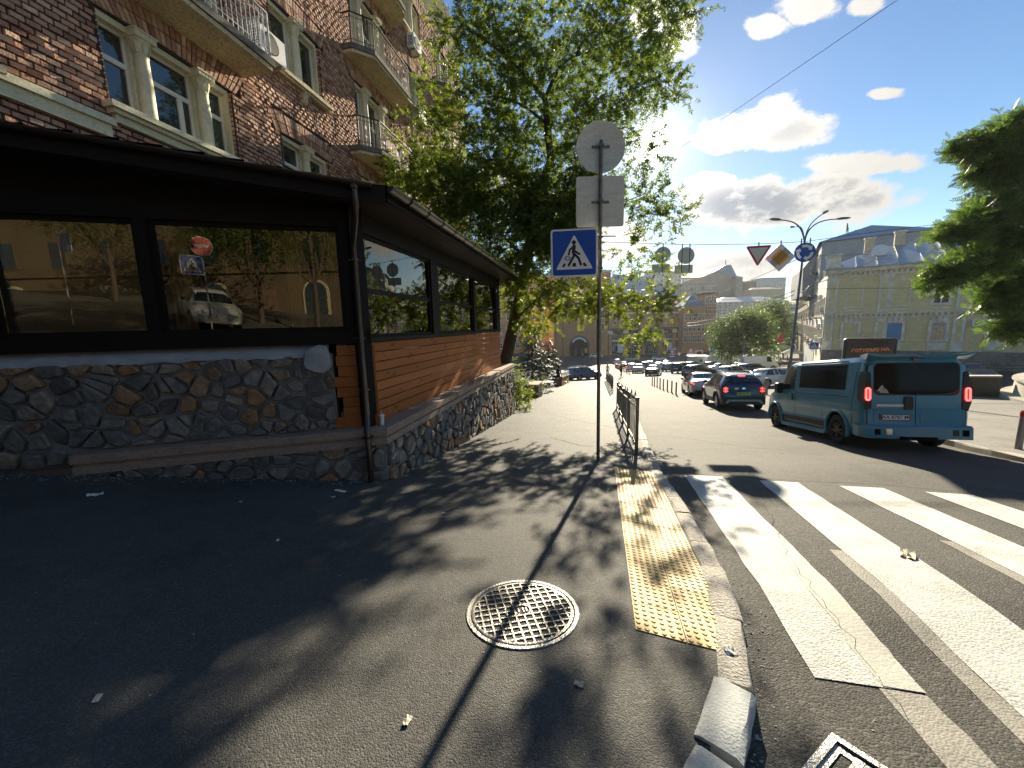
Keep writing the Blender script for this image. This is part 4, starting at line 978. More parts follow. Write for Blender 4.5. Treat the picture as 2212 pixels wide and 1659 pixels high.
def brickpx(b):
    p = BM @ Vector((b[0]+b[2]/2, 0, b[1])); px, py, d = prj(p); ok = 0 < px < 2212 and 0 < py < 1659 and not (py > 258+.2*px and px < 830)
    return b[2]*b[3]/d**2*(1 if ok else 1e-4)
BR.sort(key=lambda b: -brickpx(b))
for s, z, w, h, d in BR[:300]: put('brick', ume, bh, (s, 0, z), (rb.uniform(-.03, .03), 0, rb.uniform(-.19, .07)), (w, d, h))
m = MB()
for s, z, w, h, d in BR[300:]:
    tl = rb.uniform(-.006, .013)
    m.add([(s,0,z),(s+w,0,z),(s+w,0,z+h),(s,0,z+h),(s+.004,-d+tl,z+.005),(s+w-.004,-d-tl+.02,z+.005),(s+w-.004,-d-tl+.02+rb.uniform(-.004,.004),z+h-.005),(s+.004,-d+tl,z+h-.005)], [(4,5,6,7),(0,1,5,4),(1,2,6,5),(2,3,7,6),(3,0,4,7)])
for o in OPEN:      # leaning soldier courses over the windows, brick returns at the jambs
    x0, x1, zt = o[0]-.26, o[1]+.26, o[3]; n = int((x1-x0)/.1); cxm = (x0+x1)/2; hw = (x1-x0)/2
    for i in range(n):
        a = x0+(x1-x0)*i/n; b = a+(x1-x0)/n-.016; k = .22
        ta, tb = cxm+(a-cxm)*(1+k*.6), cxm+(b-cxm)*(1+k*.6); ba, bb = cxm+(a-cxm)*.93, cxm+(b-cxm)*.93
        d = .022+rb.uniform(-.006, .008); up = .05*(1-((a-cxm)/hw)**2)
        for zA, zB in ((.005+up, .24+up), (.256+up, .488+up)):
            f = lambda t, u, v: u+(v-u)*(t-up)/.49
            qa, qb = f(zA, ba, ta), f(zA, bb, tb); ra, rb_ = f(zB, ba, ta), f(zB, bb, tb)
            m.add([(qa,0,zt+zA),(qb,0,zt+zA),(rb_,0,zt+zB),(ra,0,zt+zB),(qa+.004,-d,zt+zA+.005),(qb-.004,-d,zt+zA+.005),(rb_-.004,-d,zt+zB-.005),(ra+.004,-d,zt+zB-.005)], [(4,5,6,7),(0,1,5,4),(1,2,6,5),(2,3,7,6),(3,0,4,7)])
    for xs_, sg in ((o[0], 1), (o[1], -1)):
        z = o[2]
        while z < o[3]-.08:
            m.add([(xs_+.012*sg,-.02,z),(xs_+.012*sg,.3,z),(xs_+.012*sg,.3,z+.085),(xs_+.012*sg,-.02,z+.085)], [(0,1,2,3)[::-sg]]); z += CH
m.build('brickwork', MT['brick'], bh, kind='stuff')
m = MB()
for o in OPEN: m.add([(o[0],-.002,o[3]),(o[1],-.002,o[3]),(o[1],.32,o[3]),(o[0],.32,o[3])], [(0,1,2,3)])
m.build('lintel_soffit', MT['mortar'], bh, kind='stuff')

def column_mesh(h, r):
    m = MB(); m.lathe([(r*1.2,0),(r*1.2,.05),(r*1.08,.08),(r,.11),(r*1.02,h*.4),(r*.9,h-.42),(r*.98,h-.41),(r*.98,h-.385),(r*.88,h-.37),(r*.92,h-.33),(r*1.12,h-.2),(r*1.42,h-.13)], 16)
    for i in range(8):       # acanthus leaves round the bell
        a = 2*PI*i/8; c, s = cos(a), sin(a); w = .05*r/.13
        rad_ = [(r*.97, h-.36), (r*1.12, h-.27), (r*1.36, h-.17), (r*1.5, h-.19)]
        vs = []
        for (q, z), ww in zip(rad_, (w*.7, w, w*.8, w*.2)): vs += [(q*c-ww*s, q*s+ww*c, z), (q*c+ww*s, q*s-ww*c, z)]
        m.add(vs, [(2*j, 2*j+1, 2*j+3, 2*j+2) for j in range(3)])
    b = r*1.5; m.box(-b, b, -b, b, h-.13, h-.03); m.box(-b*1.1, b*1.1, -b*1.1, b*1.1, h-.03, h)
    for k in range(5): m.box(-b+2*b*(k+.15)/5, -b+2*b*(k+.85)/5, -b-.008, -b, h-.11, h-.05)
    m.box(-b*1.15, b*1.15, -b*1.15, b*1.15, -.06, 0); return m.mesh('column', MT['cream'], 40)
CM = {}
def sash_light(parent, x0, x1, za, zb, y, style):
    w = .05; m = MB(); m.box(x0,x0+w,y-.04,y+.03,za,zb); m.box(x1-w,x1,y-.04,y+.03,za,zb); m.box(x0+w,x1-w,y-.04,y+.03,za,za+w); m.box(x0+w,x1-w,y-.04,y+.03,zb-w,zb)
    tz = za+(zb-za)*.62
    if style != 'tall': m.box(x0+w, x1-w, y-.045, y+.03, tz-.045, tz+.045)
    if style == 'wide': m.box((x0+x1)/2+.14, (x0+x1)/2+.24, y-.043, y+.03, za+w, tz-.045)
    m.build('sash', MT['sash'], parent)
    m = MB(); m.box(x0+w, x1-w, y-.005, y+.005, za+w, zb-w); m.build('pane', MT['glass'], parent)
for x0, x1, za, zb, t, f, c in OPEN:
    hgt = zb-za
    m = MB(); j = .07; yb = .24
    m.box(x0+.012, x0+j, .06, yb+.06, za, zb); m.box(x1-j, x1-.012, .06, yb+.06, za, zb); m.box(x0+j, x1-j, .06, yb+.06, zb-.11, zb-.001)
    cols = [c-.58, c+.6] if t == 'A' else [c]
    for q in cols: m.box(q-.15, q+.15, .12, yb+.06, za, zb-.11)
    wn = m.build('window', MT['cream'], bh)
    key = round(hgt, 2)
    if key not in CM: CM[key] = column_mesh(hgt-.02, .125)
    for q in cols: put('column', CM[key], wn, (q, .05, za+.01))
    edges = [x0+j]+[v for q in cols for v in (q-.15, q+.15)]+[x1-j]
    for i in range(0, len(edges), 2):
        sash_light(wn, edges[i], edges[i+1], za+.01, zb-.11, yb, 'wide' if (t == 'A' and i == 2) else ('tall' if t == 'B' and f == 1 else 'plain'))
    m = MB()                                  # sill
    if t == 'A' and f == 0:
        m.box(x0-.12, x1+.2, -.26, .1, za-.1, za); m.box(x0-.06, x1+.12, -.19, -.001, za-.17, za-.1); m.box(x0, x1+.05, -.12, -.001, za-.3, za-.17)
    elif t == 'B':
        m.box(x0-.2, x1+.3, -.2, .1, za-.13, za-.03); m.box(x0-.14, x1+.24, -.13, -.001, za-.19, za-.13)
        m.prism([(c+.02,-.15,za-.2),(c+.02,-.001,za-.2),(c+.02,-.001,za-.5),(c+.02,-.06,za-.46)], (.16, 0, 0))
    else: m.box(x0, x1, -.03, .1, za-.04, za)
    m.build('sill', MT['plaster'] if t == 'B' else MT['cream'], wn)
m = MB(); m.box(X0, 5.1, -.16, -.001, 5.3, 5.42); m.box(X0, 5.05, -.1, -.001, 5.1, 5.3); m.build('string_course', MT['cream'], bh)
def balcony(c, z, hw, ch, iron, prj_=.95):
    out = [(-hw, 0), (-hw, -prj_+ch), (-hw+ch, -prj_), (hw-ch, -prj_), (hw, -prj_+ch), (hw, 0)]
    m = MB(); m.prism([(c+x, y-.002, z) for x, y in out], (0, 0, .16)); sl_ = m.build('balcony', MT['slab'], bh)
    m = MB(); sc_ = [(c+x*.97, y*.95-.003, z-.1) for x, y in out]; m.prism(sc_, (0, 0, .098))
    ins = [(x*.8, -prj_*.5+(y+prj_*.5)*.62) for x, y in out]       # recessed soffit panel, framed by a raised moulding
    q = [(c+x, y, z-.1) for x, y in ins]
    for a, b in zip(q, q[1:]+q[:1]): m.beam(a, b, .035, .025)
    m.build('soffit', MT['plaster'], sl_)
    m = MB(); rail = [(x*.96, y*.95) for x, y in out]; zt = z+1.12
    P3 = lambda p, zz: (c+p[0], p[1], zz)
    for zz, w in ((zt, .045), (z+.3, .02), (zt-.14, .018)):
        for a, b in zip(rail, rail[1:]): m.beam(P3(a, zz), P3(b, zz), w, w*.6)
    for a, b in zip(rail, rail[1:]):
        L_ = math.hypot(b[0]-a[0], b[1]-a[1]); n = max(1, int(L_/.12))
        for i in range(n):
            t = i/n; p = (a[0]+(b[0]-a[0])*t, a[1]+(b[1]-a[1])*t); w = .03 if i == 0 else .014
            m.beam(P3(p, z+.16), P3(p, zt), w, w)
            if i % 4 == 2 and iron == 'railb':
                for zz in (z+.5, z+.78): m.beam(P3((p[0]-.05,p[1]),zz), P3((p[0]+.05,p[1]),zz), .012, .1)
    m.build('railing', MT[iron], sl_)
balcony(6.42, 7.9, 1.78, .05, 'railw')
for z in (11.1, 14.3): balcony(6.42, z, 1.78, .05, 'railw')
for z in (7.9, 11.1, 14.3): balcony(14.3, z, 1.9, .55, 'railb')
for z in (7.9, 11.1, 14.3): balcony(22.2, z, 1.9, .55, 'railb')
for z in (7.9,): balcony(-1.4, z, 1.78, .05, 'railw')
def bpt(s, y, z): return BM @ Vector((s, y, z))
def aircon(s, z, w, h, label, M=None, dp=.34):
    t = thing('air_conditioner', label, 'air conditioner', M=(M or BM @ Matrix.Translation((s, 0, z))), group='wall mounted air conditioners')
    m = MB(); m.box(0, w, -dp-.06, -.06, 0, h); m.build('case', MT['white'], t)
    m = MB()
    for k in range(7): m.box(-.006, 0, -dp, -.12, .08+k*(h-.16)/7, .08+(k+.45)*(h-.16)/7)
    fx_ = w*.4; m.lathe([(h*.4, 0), (h*.4, .012), (h*.37, .012), (h*.37, .002), (0, .002)], 20, (fx_, -dp-.075, h/2), 'y')
    for r_ in (.1, .2, .3): m.lathe([(h*r_, 0), (h*r_+.012, 0), (h*r_+.012, .008), (h*r_, .008)], 16, (fx_, -dp-.074, h/2), 'y')
    m.build('fan_grille', MT['trim'], t)
    m = MB()
    for q in (.12, w-.16): m.box(q, q+.04, -dp-.05, -.001, -.06, -.001)
    m.build('bracket', MT['zinc'], t); return t
aircon(8.4, 8.55, .8, .6, 'white air conditioner box on the brick wall beside the first white railed balcony')
aircon(17.55, 14.35, .8, .58, 'upper of two far air conditioner boxes on the brick wall beside the tree')
aircon(17.7, 11.45, .8, .58, 'lower of two far air conditioner boxes on the brick wall, half behind leaves')
tb = thing('wicker_tray', 'round brown wicker tray leaning on the lower dark balcony railing', 'tray', bpt(14.4, -.75, 8.1), rad(90-BAZ))
m = MB(); m.lathe([(0,-.02),(.52,-.02),(.56,.01),(.56,.04),(.5,.04),(0,.02)], 24, (0,0,.5), 'y'); o = m.build('disc', MT['terracotta'], tb, smooth=30); o.rotation_euler = (rad(-14), 0, 0)
# ------------------------------------------------------------------ trees and plants
import numpy as np
def diamond(L, w, ang, off=(0, 0)):
    c, s = cos(ang), sin(ang); f = lambda x, y: (off[0]+x*c-y*s, off[1]+x*s+y*c)
    return [f(0, 0), f(L*.42, -w/2), f(L, 0), f(L*.42, w/2)]
MAPLE = [diamond(.11, .05, 0, (.02, 0)), diamond(.085, .042, .95), diamond(.085, .042, -.95)]
OVAL = [diamond(.09, .055, 0)]
FROND = [diamond(.1, .042, sgn*1.05, (.03+.048*i, 0)) for i in range(5) for sgn in (1, -1)]+[diamond(.1, .042, 0, (.25, 0))]
NEEDLE = [diamond(.2, .03, 0), diamond(.15, .03, .6, (.05, 0)), diamond(.15, .03, -.6, (.05, 0))]
def leaf_mesh(name, C, D, S, tmpl, m, rs, fold=.25):
    C = np.asarray(C, float); D = np.asarray(D, float); n = len(C)
    D /= np.linalg.norm(D, axis=1)[:, None]+1e-9
    Rn = rs.normal(size=(n, 3))+np.array([0, 0, .9]); Bn = np.cross(Rn, D); Bn /= np.linalg.norm(Bn, axis=1)[:, None]+1e-9; Nn = np.cross(D, Bn)
    q = np.array(tmpl, float).reshape(-1, 2); k = len(q); S = np.asarray(S, float)[:, None, None]
    z = fold*np.abs(q[:, 1])*-1
    V = C[:, None, :]+S*(q[None, :, 0, None]*D[:, None, :]+q[None, :, 1, None]*Bn[:, None, :]+z[None, :, None]*Nn[:, None, :])
    V = V.reshape(-1, 3); nf_ = n*k//4
    me = bpy.data.meshes.new(name); me.vertices.add(len(V)); me.vertices.foreach_set('co', V.astype(np.float32).ravel())
    me.loops.add(nf_*4); me.loops.foreach_set('vertex_index', np.arange(nf_*4, dtype=np.int32))
    me.polygons.add(nf_); me.polygons.foreach_set('loop_start', np.arange(0, nf_*4, 4, dtype=np.int32)); me.polygons.foreach_set('loop_total', np.full(nf_, 4, np.int32))
    me.materials.append(m); me.update(calc_edges=True); return me
def twigs(blobs, rs, per, L, droop, step, size, jit=.55, center=None):
    """leaf positions along twigs that start inside ellipsoids: blob = (centre, (rx, ry, rz), number of twigs)"""
    C, D, S, starts = [], [], [], []
    for c, r, n in blobs:
        c = np.array(c); r = np.array(r)
        u = rs.normal(size=(n, 3)); u /= np.linalg.norm(u, axis=1)[:, None]; k = rs.uniform(.12, 1, n)**.5
        p = c+u*k[:, None]*r; o = u*.8 if center is None else (p-np.array(center))
        o = o/(np.linalg.norm(o, axis=1)[:, None]+1e-6)
        d = o+rs.normal(size=(n, 3))*jit; d[:, 2] -= droop; d /= np.linalg.norm(d, axis=1)[:, None]
        ln = rs.uniform(.6, 1.2, n)*L
        for i in range(n):
            m_ = max(3, int(ln[i]/step)); t = (np.arange(m_)+.5)/m_
            q = p[i]+d[i]*(t*ln[i])[:, None]; q[:, 2] -= droop*.5*ln[i]*t**2
            side = np.cross(d[i], [0, 0, 1.0]); side /= np.linalg.norm(side)+1e-6
            sg = np.where(np.arange(m_) % 2, 1, -1)[:, None]
            dd = d[i]*.5+side*sg*.8+rs.normal(size=(m_, 3))*.45; dd[:, 2] -= droop*.8
            C.append(q); D.append(dd); S.append(size*rs.uniform(.7, 1.25, m_)); starts.append((p[i], p[i]+d[i]*ln[i]*.8))
    return np.vstack(C), np.vstack(D), np.concatenate(S), starts
def limb(m, p, q, r0, r1, rs, sag=.0, n=6):
    p, q = np.array(p, float), np.array(q, float); L = np.linalg.norm(q-p); pts = []
    off = rs.normal(size=3)*L*.07
    for i in range(n+1):
        t = i/n; b = p+(q-p)*t+off*sin(PI*t); b[2] += sag*L*sin(PI*t); pts.append(b)
    m.tube(pts, [r0+(r1-r0)*i/n for i in range(n+1)], 6)
    return pts
def W(px, py, d): return tuple(at(px, py, d))
rs = np.random.RandomState(3)
# big box elder behind the pavilion
TB = Vector((-.55, 15.95, -1.95))
tr = thing('broadleaf_tree', 'large leafy green tree with dark trunk behind the pavilion end, sun behind its crown', 'tree', TB)
loc = lambda p: tuple(np.array(p)-np.array(TB))
tp = [TB, at(1090, 790, 15.8), at(1112, 690, 15.9), at(1140, 560, 16), at(1160, 430, 16.2), at(1190, 345, 16.4), at(1182, 270, 16.5), at(1177, 215, 16.5)]
m = MB(); m.tube([loc(p) for p in tp], [.3, .26, .23, .2, .18, .17, .14, .12], 10)
limbs = [((1160,430),16.2,(1010,330),15.6,.08),((1190,345),16.4,(1360,230),16.2,.08),((1177,215),16.5,(1090,120),16,.09),((1177,215),16.5,(1245,120),16.6,.1),((1245,120),16.6,(1290,-60),16.6,.07),((1090,120),16,(1060,-40),16,.07),
         ((1245,120),16.6,(1400,60),16.2,.05),((1140,560),16,(960,400),15,.07),((1140,560),16,(1330,510),15,.06),((1112,690),15.9,(1230,590),14.4,.055),((1230,590),14.4,(1390,640),13.9,.035),((1160,430),16.2,(1390,420),15.3,.05),((1090,120),16,(960,60),15.5,.05),((1182,270),16.5,(1040,210),15.6,.06)]
for a, da, b, db, r in limbs: limb(m, loc(W(*a, da)), loc(W(*b, db)), r, r*.35, rs, .03)
B1 = [((1190,50),16.5,3.2,2.0,2.2,1000),((1370,60),15,1.8,1.5,1.3,380),((1455,35),12.5,.8,.8,.55,64),((1000,70),15.6,1.4,1.4,1.4,190),((1150,230),16.6,2.4,1.9,1.8,760),((1030,240),15.8,1.5,1.3,1.1,230),((1330,180),14,1.3,1.2,1.1,300),((1425,190),12,.75,.7,.42,70),
      ((1280,300),15.4,1.4,1.1,.9,270),((1390,330),12,.7,.7,.5,40),((960,290),15.1,1.1,1.0,.8,120),((880,370),14.6,.9,.8,.5,90),((960,400),14.9,1.5,1.2,.75,310),((1080,400),15.6,2.0,1.4,1.1,640),((1200,440),15.8,1.9,1.4,1.1,560),
      ((1385,430),11.5,.7,.7,.36,46),((1440,465),11.3,.55,.5,.3,40),((1120,520),15.4,1.9,1.3,.9,540),((1225,540),15.2,1.2,1.2,.8,250),((1000,480),15.1,1.2,1.0,.6,200),((1375,540),11.5,.7,.7,.4,28),
      ((1180,-160),16.6,3.6,2.4,2.4,560),((990,-120),16,1.8,1.8,1.8,90),((1380,-100),16.4,2.0,1.8,1.4,190)]
B1 += [((940,190),15.2,.8,.8,.7,34),((890,270),14.9,.7,.7,.4,16),((1080,330),15.7,1.5,1.2,1.0,200),((1060,130),16,1.6,1.3,1.2,240),((1230,380),15.8,1.4,1.2,1.0,210),((1010,420),14.8,1.3,1.0,.7,160)]
B1 += [((1180,480),15.6,1.5,1.2,.8,300),((1240,470),15.5,1.1,1,.7,200),((1110,450),15.6,1.5,1.2,.8,250),((1290,400),15,.9,.8,.6,110)]
B2 = [((1130,620),14.9,1.2,1.0,.7,200),((1240,640),14.2,1.2,1.0,.55,190),((1330,650),13.2,1.0,.9,.42,120),((1425,650),12.4,.7,.7,.34,46),((1400,590),12,.6,.6,.3,14),((1390,715),12.6,.45,.4,.3,34),((1160,690),14.7,.7,.7,.4,70),((940,430),14.4,1.2,.9,.5,80),((1090,590),15,1.0,.9,.6,110),((880,330),14.6,.7,.6,.4,30),((1000,30),15.2,.9,.8,.8,40),((850,400),14.2,.6,.6,.3,24)]
mk = lambda B: [(W(*c, d), (rx, ry, rz), n) for c, d, rx, ry, rz, n in B]
C1, D1, S1, st1 = twigs(mk(B1), rs, 12, .62, .12, .055, 1.12); C2, D2, S2, st2 = twigs(mk(B2), rs, 12, .6, .2, .055, 1.08)
m.build('trunk', MT['bark'], tr, smooth=60); m = MB()
for i in rs.choice(len(st1), 420, replace=False):
    a, b = st1[i]
    m.tube([loc(a-(b-a)*.6), loc(a), loc(b)], [.012, .009, .004], 3, False)
m.build('twigs', MT['bark'], tr, smooth=60, kind='stuff')
o = put('crown', leaf_mesh('crown', C1-np.array(TB), D1, S1, MAPLE, MT['leaf'], rs), tr, kind='stuff')
o = put('low_foliage', leaf_mesh('low_foliage', C2-np.array(TB), D2, S2, MAPLE, MT['leafy'], rs), tr, kind='stuff')
# locust at the right edge, growing from the round planter
TR = Vector((20.5, 13.4, -.3))
t2 = thing('locust_tree', 'feathery dark green tree reaching in from the right edge above the round planter', 'tree', TR)
loc2 = lambda p: tuple(np.array(p)-np.array(TR))
m = MB(); top2 = at(2300, 380, 14.5); m.tube([loc2(TR), loc2(at(2330, 640, 14.6)), loc2(at(2310, 500, 14.5)), loc2(top2), loc2(at(2330, 100, 14.6))], [.2, .17, .15, .12, .06], 8)
for a, b, r in [((2320,520),(2130,505),.05),((2315,430),(2110,315),.05),((2322,600),(2060,575),.05),((2330,660),(2170,700),.04),((2310,400),(2180,260),.05),((2305,480),(2150,430),.04)]: limb(m, loc2(W(*a, 14.5)), loc2(W(*b, 13.8)), r, .012, rs, .05)
m.build('trunk', MT['bark'], t2, smooth=60)
B3 = [((2150,370),14,.8,.8,.4,170),((2175,640),13.9,.7,.8,.35,120),((2130,470),13.8,.7,.8,.35,140),((2040,600),13.5,.45,.5,.16,50),((2215,330),14.2,.9,1.0,.7,180),((2215,480),14.2,.8,1.0,.7,180),((2185,290),14,1.0,1.0,.45,230),((2110,318),13.8,.75,.8,.26,120),((2200,370),14,.8,1.0,.55,210),((2160,440),13.9,.8,.9,.3,140),((2080,500),13.7,.65,.7,.22,95),((2180,520),13.9,1.0,1.0,.35,260),((2110,565),13.8,1.0,.9,.26,210),((2050,583),13.6,.55,.6,.16,70),((2190,600),14,.8,.9,.3,190),((2190,700),14,.5,.6,.3,110),((2340,300),14.6,1.6,1.8,1.6,300),((2360,560),14.6,1.5,1.8,1.6,280),((2400,100),15,1.8,1.8,1.4,180)]
C3, D3, S3, _ = twigs([(c, (r[0], r[1], r[2]+.12), n) for c, r, n in mk(B3)], rs, 8, .5, .15, .07, .95, jit=.95, center=tuple(at(2330, 480, 14.5)))
put('crown', leaf_mesh('crown', C3-np.array(TR), D3, S3, FROND, MT['leafd'], rs, .1), t2, kind='stuff')
def round_tree(name, label, cat, base, h0, h1, rx, n, mt, size, seed, tmpl=OVAL, group=None, tr_r=.15):
    rs_ = np.random.RandomState(seed); b = Vector(base); t = thing(name, label, cat, b, 0, group)
    m = MB(); m.tube([(0,0,-.2),(.05,0,h0*.6),(0,.05,(h0+h1)/2)], [tr_r, tr_r*.8, tr_r*.4], 7); bl = []
    for i in range(9):
        a = 2*PI*i/9+rs_.uniform(-.3, .3); k = rs_.uniform(.25, .62); z = h0+(h1-h0)*rs_.uniform(.25, .78)
        c = (rx*k*cos(a), rx*k*sin(a), z); bl.append((c, (rx*.45, rx*.45, (h1-h0)*.26), n//10)); limb(m, (0, 0, h0*.8), c, tr_r*.4, .02, rs_)
    bl.append(((0, 0, h1-(h1-h0)*.25), (rx*.5, rx*.5, (h1-h0)*.25), n//10))
    m.build('trunk', MT['bark'], t, smooth=60)
    C, D, S, _ = twigs(bl, rs_, 8, size*7, .2, size*.55, size/.09, center=(0, 0, (h0+h1)/2))
    put('crown', leaf_mesh('crown', C, D, S, tmpl, mt, rs_), t, kind='stuff'); return t
p = at(1598, 815, 76); round_tree('round_tree', 'round bushy green tree standing in the middle of the square behind the cars', 'tree', (p.x, p.y, G(p.x, p.y)), .4, 10.8, 5.6, 2600, MT['leafd'], .3, 21)
p = at(1652, 780, 112); round_tree('street_tree', 'taller green street tree behind the round bushy one, before the peach building', 'tree', (p.x, p.y, -10.3), 3, 17.5, 6, 1900, MT['leafd'], .42, 22)
p = at(1690, 780, 125); round_tree('street_tree', 'dark narrow street tree in shadow beside the row of old facades', 'tree', (p.x, p.y, -10.3), 2, 11, 4, 900, MT['leafc'], .42, 23)
# conifer and shrubs on the terrace
def conifer(base, h, r, seed, label):
    rs_ = np.random.RandomState(seed); t = thing('conifer', label, 'tree', base); m = MB(); m.tube([(0,0,-.3),(0,0,h*.95)], [.16, .03], 7); C = []; D = []; S = []
    for k in range(int(h/.16)):
        z = .4+(h-.4)*k/int(h/.16); rr_ = r*(1-z/h)**.8+.1
        for i in range(7):
            a = rs_.uniform(0, 2*PI); L = rr_*rs_.uniform(.7, 1.1); n = max(3, int(L/.13))
            m.tube([(0,0,z),(L*.9*cos(a),L*.9*sin(a),z-.12*L)], [.02, .006], 3, False)
            for j in range(n):
                t_ = (j+1)/n*L; C.append((t_*cos(a), t_*sin(a), z-.18*t_+rs_.uniform(-.05, .05))); D.append((cos(a)+rs_.uniform(-.7, .7), sin(a)+rs_.uniform(-.7, .7), -.4)); S.append(rs_.uniform(1, 1.7))
    m.build('trunk', MT['bark'], t); put('crown', leaf_mesh('crown', C, D, S, NEEDLE, MT['leafc'], rs_), t, kind='stuff'); return t
p = at(1150, 815, 33); conifer((p.x, p.y, G(p.x, p.y)), 5.4, 2.2, 5, 'dark conifer in the shade beyond the terrace tables, left of the arched doorway')
p = at(1185, 812, 36); conifer((p.x, p.y, G(p.x, p.y)), 4.2, 1.8, 6, 'smaller dark conifer right of the larger one, beside the seated person')
def shrub(name, label, p, rx, h, n, mt, size, seed, tmpl=MAPLE):
    rs_ = np.random.RandomState(seed); t = thing(name, label, 'plant', p); m = MB()
    bl = [((rs_.uniform(-.5, .5)*rx, rs_.uniform(-.5, .5)*rx, h*rs_.uniform(.25, .8)), (rx*.5, rx*.5, h*.25), n//6) for i in range(6)]
    for c, r, k in bl: m.tube([(c[0]*.2, c[1]*.2, -.1), (c[0]*.6, c[1]*.6, c[2]*.6), c], [.02, .014, .006], 4, False)
    m.build('stem', MT['bark'], t); C, D, S, _ = twigs(bl, rs_, 8, .35*min(1, h), .1, .055, size); put('foliage', leaf_mesh('foliage', C, D, S, tmpl, mt, rs_), t, kind='stuff'); return t
p = at(1113, 800, 18); shrub('light_green_shrub', 'sunlit light green shrub growing at the far end of the stone base wall', (p.x, p.y, G(p.x, p.y)), .75, 2.5, 300, MT['leafy'], .85, 31)
p = gp(1135, 888); shrub('weed_tuft', 'bright weed tuft at the foot of the low stone steps', tuple(p), .3, .45, 60, MT['grassm'], .5, 32)
p = gp(1222, 829); shrub('weed_tuft', 'bright weeds along the pavement edge at the foot of the brick parapet', tuple(p), .5, .55, 70, MT['grassm'], .6, 33)
p = gp(1247, 812); shrub('weed_tuft', 'farther bright weeds below the arched brick balustrade', tuple(p), .5, .55, 70, MT['grassm'], .6, 34)

# ------------------------------------------------------------------ the side street behind the camera, seen mirrored in the pavilion panes
nF = Vector((nf.x, nf.y, 0)); pF = Vector((CX, CY, 0))+nF*.225
def mir(px, py, d):
    q = at(px, py, d); k = 2*(q-pF).dot(nF); return q-nF*k
q0, q1 = mir(0, 600, 32), mir(760, 600, 32); hx = Vector((q1.x-q0.x, q1.y-q0.y, 0)); Lh = hx.length; hx.normalize(); hz = math.degrees(math.atan2(hx.y, hx.x))
zb = 2.6
sh = thing('side_street_house', 'brown side street house with arched doorway, mirrored in the pavilion front panes', 'house', (q0.x, q0.y, zb), rad(hz))
ny = 1 if (Vector((0,0,0))-q0).dot(Vector((-hx.y, hx.x, 0))) > 0 else -1     # side facing the camera
m = MB(); m.box(-14, Lh+16, -ny*8 if ny > 0 else 0, 0 if ny > 0 else 8, -1, 13); m.build('wall', MT['umber'], sh)
for i in range(-2, 9):
    x = i*4.2+1
    for z in (4.6, 8.6):
        m = MB(); m.box(x-.7, x+.7, 0, ny*.06, z, z+2.2); w = m.build('window', MT['umber'], sh)
        m = MB(); m.box(x-.6, x+.6, ny*.05, ny*.09, z+.1, z+2.1); m.build('pane', MT['glass'], w)
    m = MB()
    if i % 2:
        m.box(x-.8, x+.8, ny*.002, ny*.1, 0, 2.6); m.build('door', MT['brown'], sh)
    else:
        m.prism([(x-1.1, 0, 0), (x+1.1, 0, 0)]+[(x+1.1*cos(t*PI/10), 0, 2.2+1.1*sin(t*PI/10)) for t in range(11)], (0, ny*.1, 0)); d_ = m.build('arched_door', MT['khaki'], sh)
        m = MB(); m.prism([(x-.9, ny*.1, 0), (x+.9, ny*.1, 0)]+[(x+.9*cos(t*PI/10), ny*.1, 2.2+.9*sin(t*PI/10)) for t in range(11)], (0, ny*.03, 0)); m.build('pane', MT['glass'], d_)
m = MB(); m.box(-14, Lh+16, 0, ny*.2, 3.9, 4.1); m.build('cornice', MT['umber'], sh)
# sign post with no entry and crossing signs
b = mir(468, 718, 14.5); c_ = mir(434, 532, 14.5); cb = mir(417, 570, 14.5)
ms = thing('no_entry_post', 'post with red no entry disc and blue crossing sign, mirrored in the pavilion pane', 'sign post', (c_.x, c_.y, G(c_.x, c_.y)))
fc = (pF-c_); fa = math.atan2(fc.y, fc.x)+PI/2       # plates face the panes
h0 = c_.z-G(c_.x, c_.y)
m = MB(); m.cyl((0,0,-.3),(0,0,h0+.1),.03); m.build('pole', MT['zinc'], ms)
m = MB(); m.lathe([(0,0),(.34,0),(.35,.006),(.35,.015),(0,.015)], 32, (0,-.06,0), 'y'); dsk = m.build('no_entry_disc', MT['white'], ms, smooth=30); dsk.location = (0,0,h0); dsk.rotation_euler = (0,0,fa)
m = MB(); m.lathe([(0,0),(.325,0),(.325,.004),(0,.004)], 32, (0,-.064,0), 'y'); m.build('red_field', MT['red'], dsk)
m = MB(); m.box(-.23,.23,-.068,-.064,-.055,.055); m.build('white_bar', MT['white'], dsk)
pl2 = crossing_plate(ms, .7); pl2.rotation_euler = (0,0,fa); pl2.location = Vector((cos(fa)*.35, sin(fa)*.35, h0-.72))+Vector((sin(fa),-cos(fa),0))*.05
b2 = mir(125, 520, 14)
m2_ = thing('crossing_post', 'second crossing sign on a post seen edge on, mirrored in the shaded pane', 'sign post', (b2.x, b2.y, G(b2.x, b2.y)))
h2 = b2.z-G(b2.x, b2.y); m = MB(); m.cyl((0,0,-.2),(0,0,h2+.45),.03); m.build('pole', MT['zinc'], m2_)
pl3 = crossing_plate(m2_, .7); pl3.rotation_euler = (0,0,fa+rad(68)); pl3.location = (.1,-.3,h2)
p = mir(560, 640, 23); round_tree('side_street_tree', 'leafy side street tree, mirrored in the larger front pane', 'tree', (p.x, p.y, G(p.x, p.y)), 2.5, 9, 3.6, 700, MT['leaf'], .16, 41, group='trees of the side street')
p = mir(680, 640, 21); round_tree('side_street_tree', 'leafy side street tree at the right of the mirrored house', 'tree', (p.x, p.y, G(p.x, p.y)), 3.2, 9, 3.4, 700, MT['leaf'], .16, 43, group='trees of the side street')
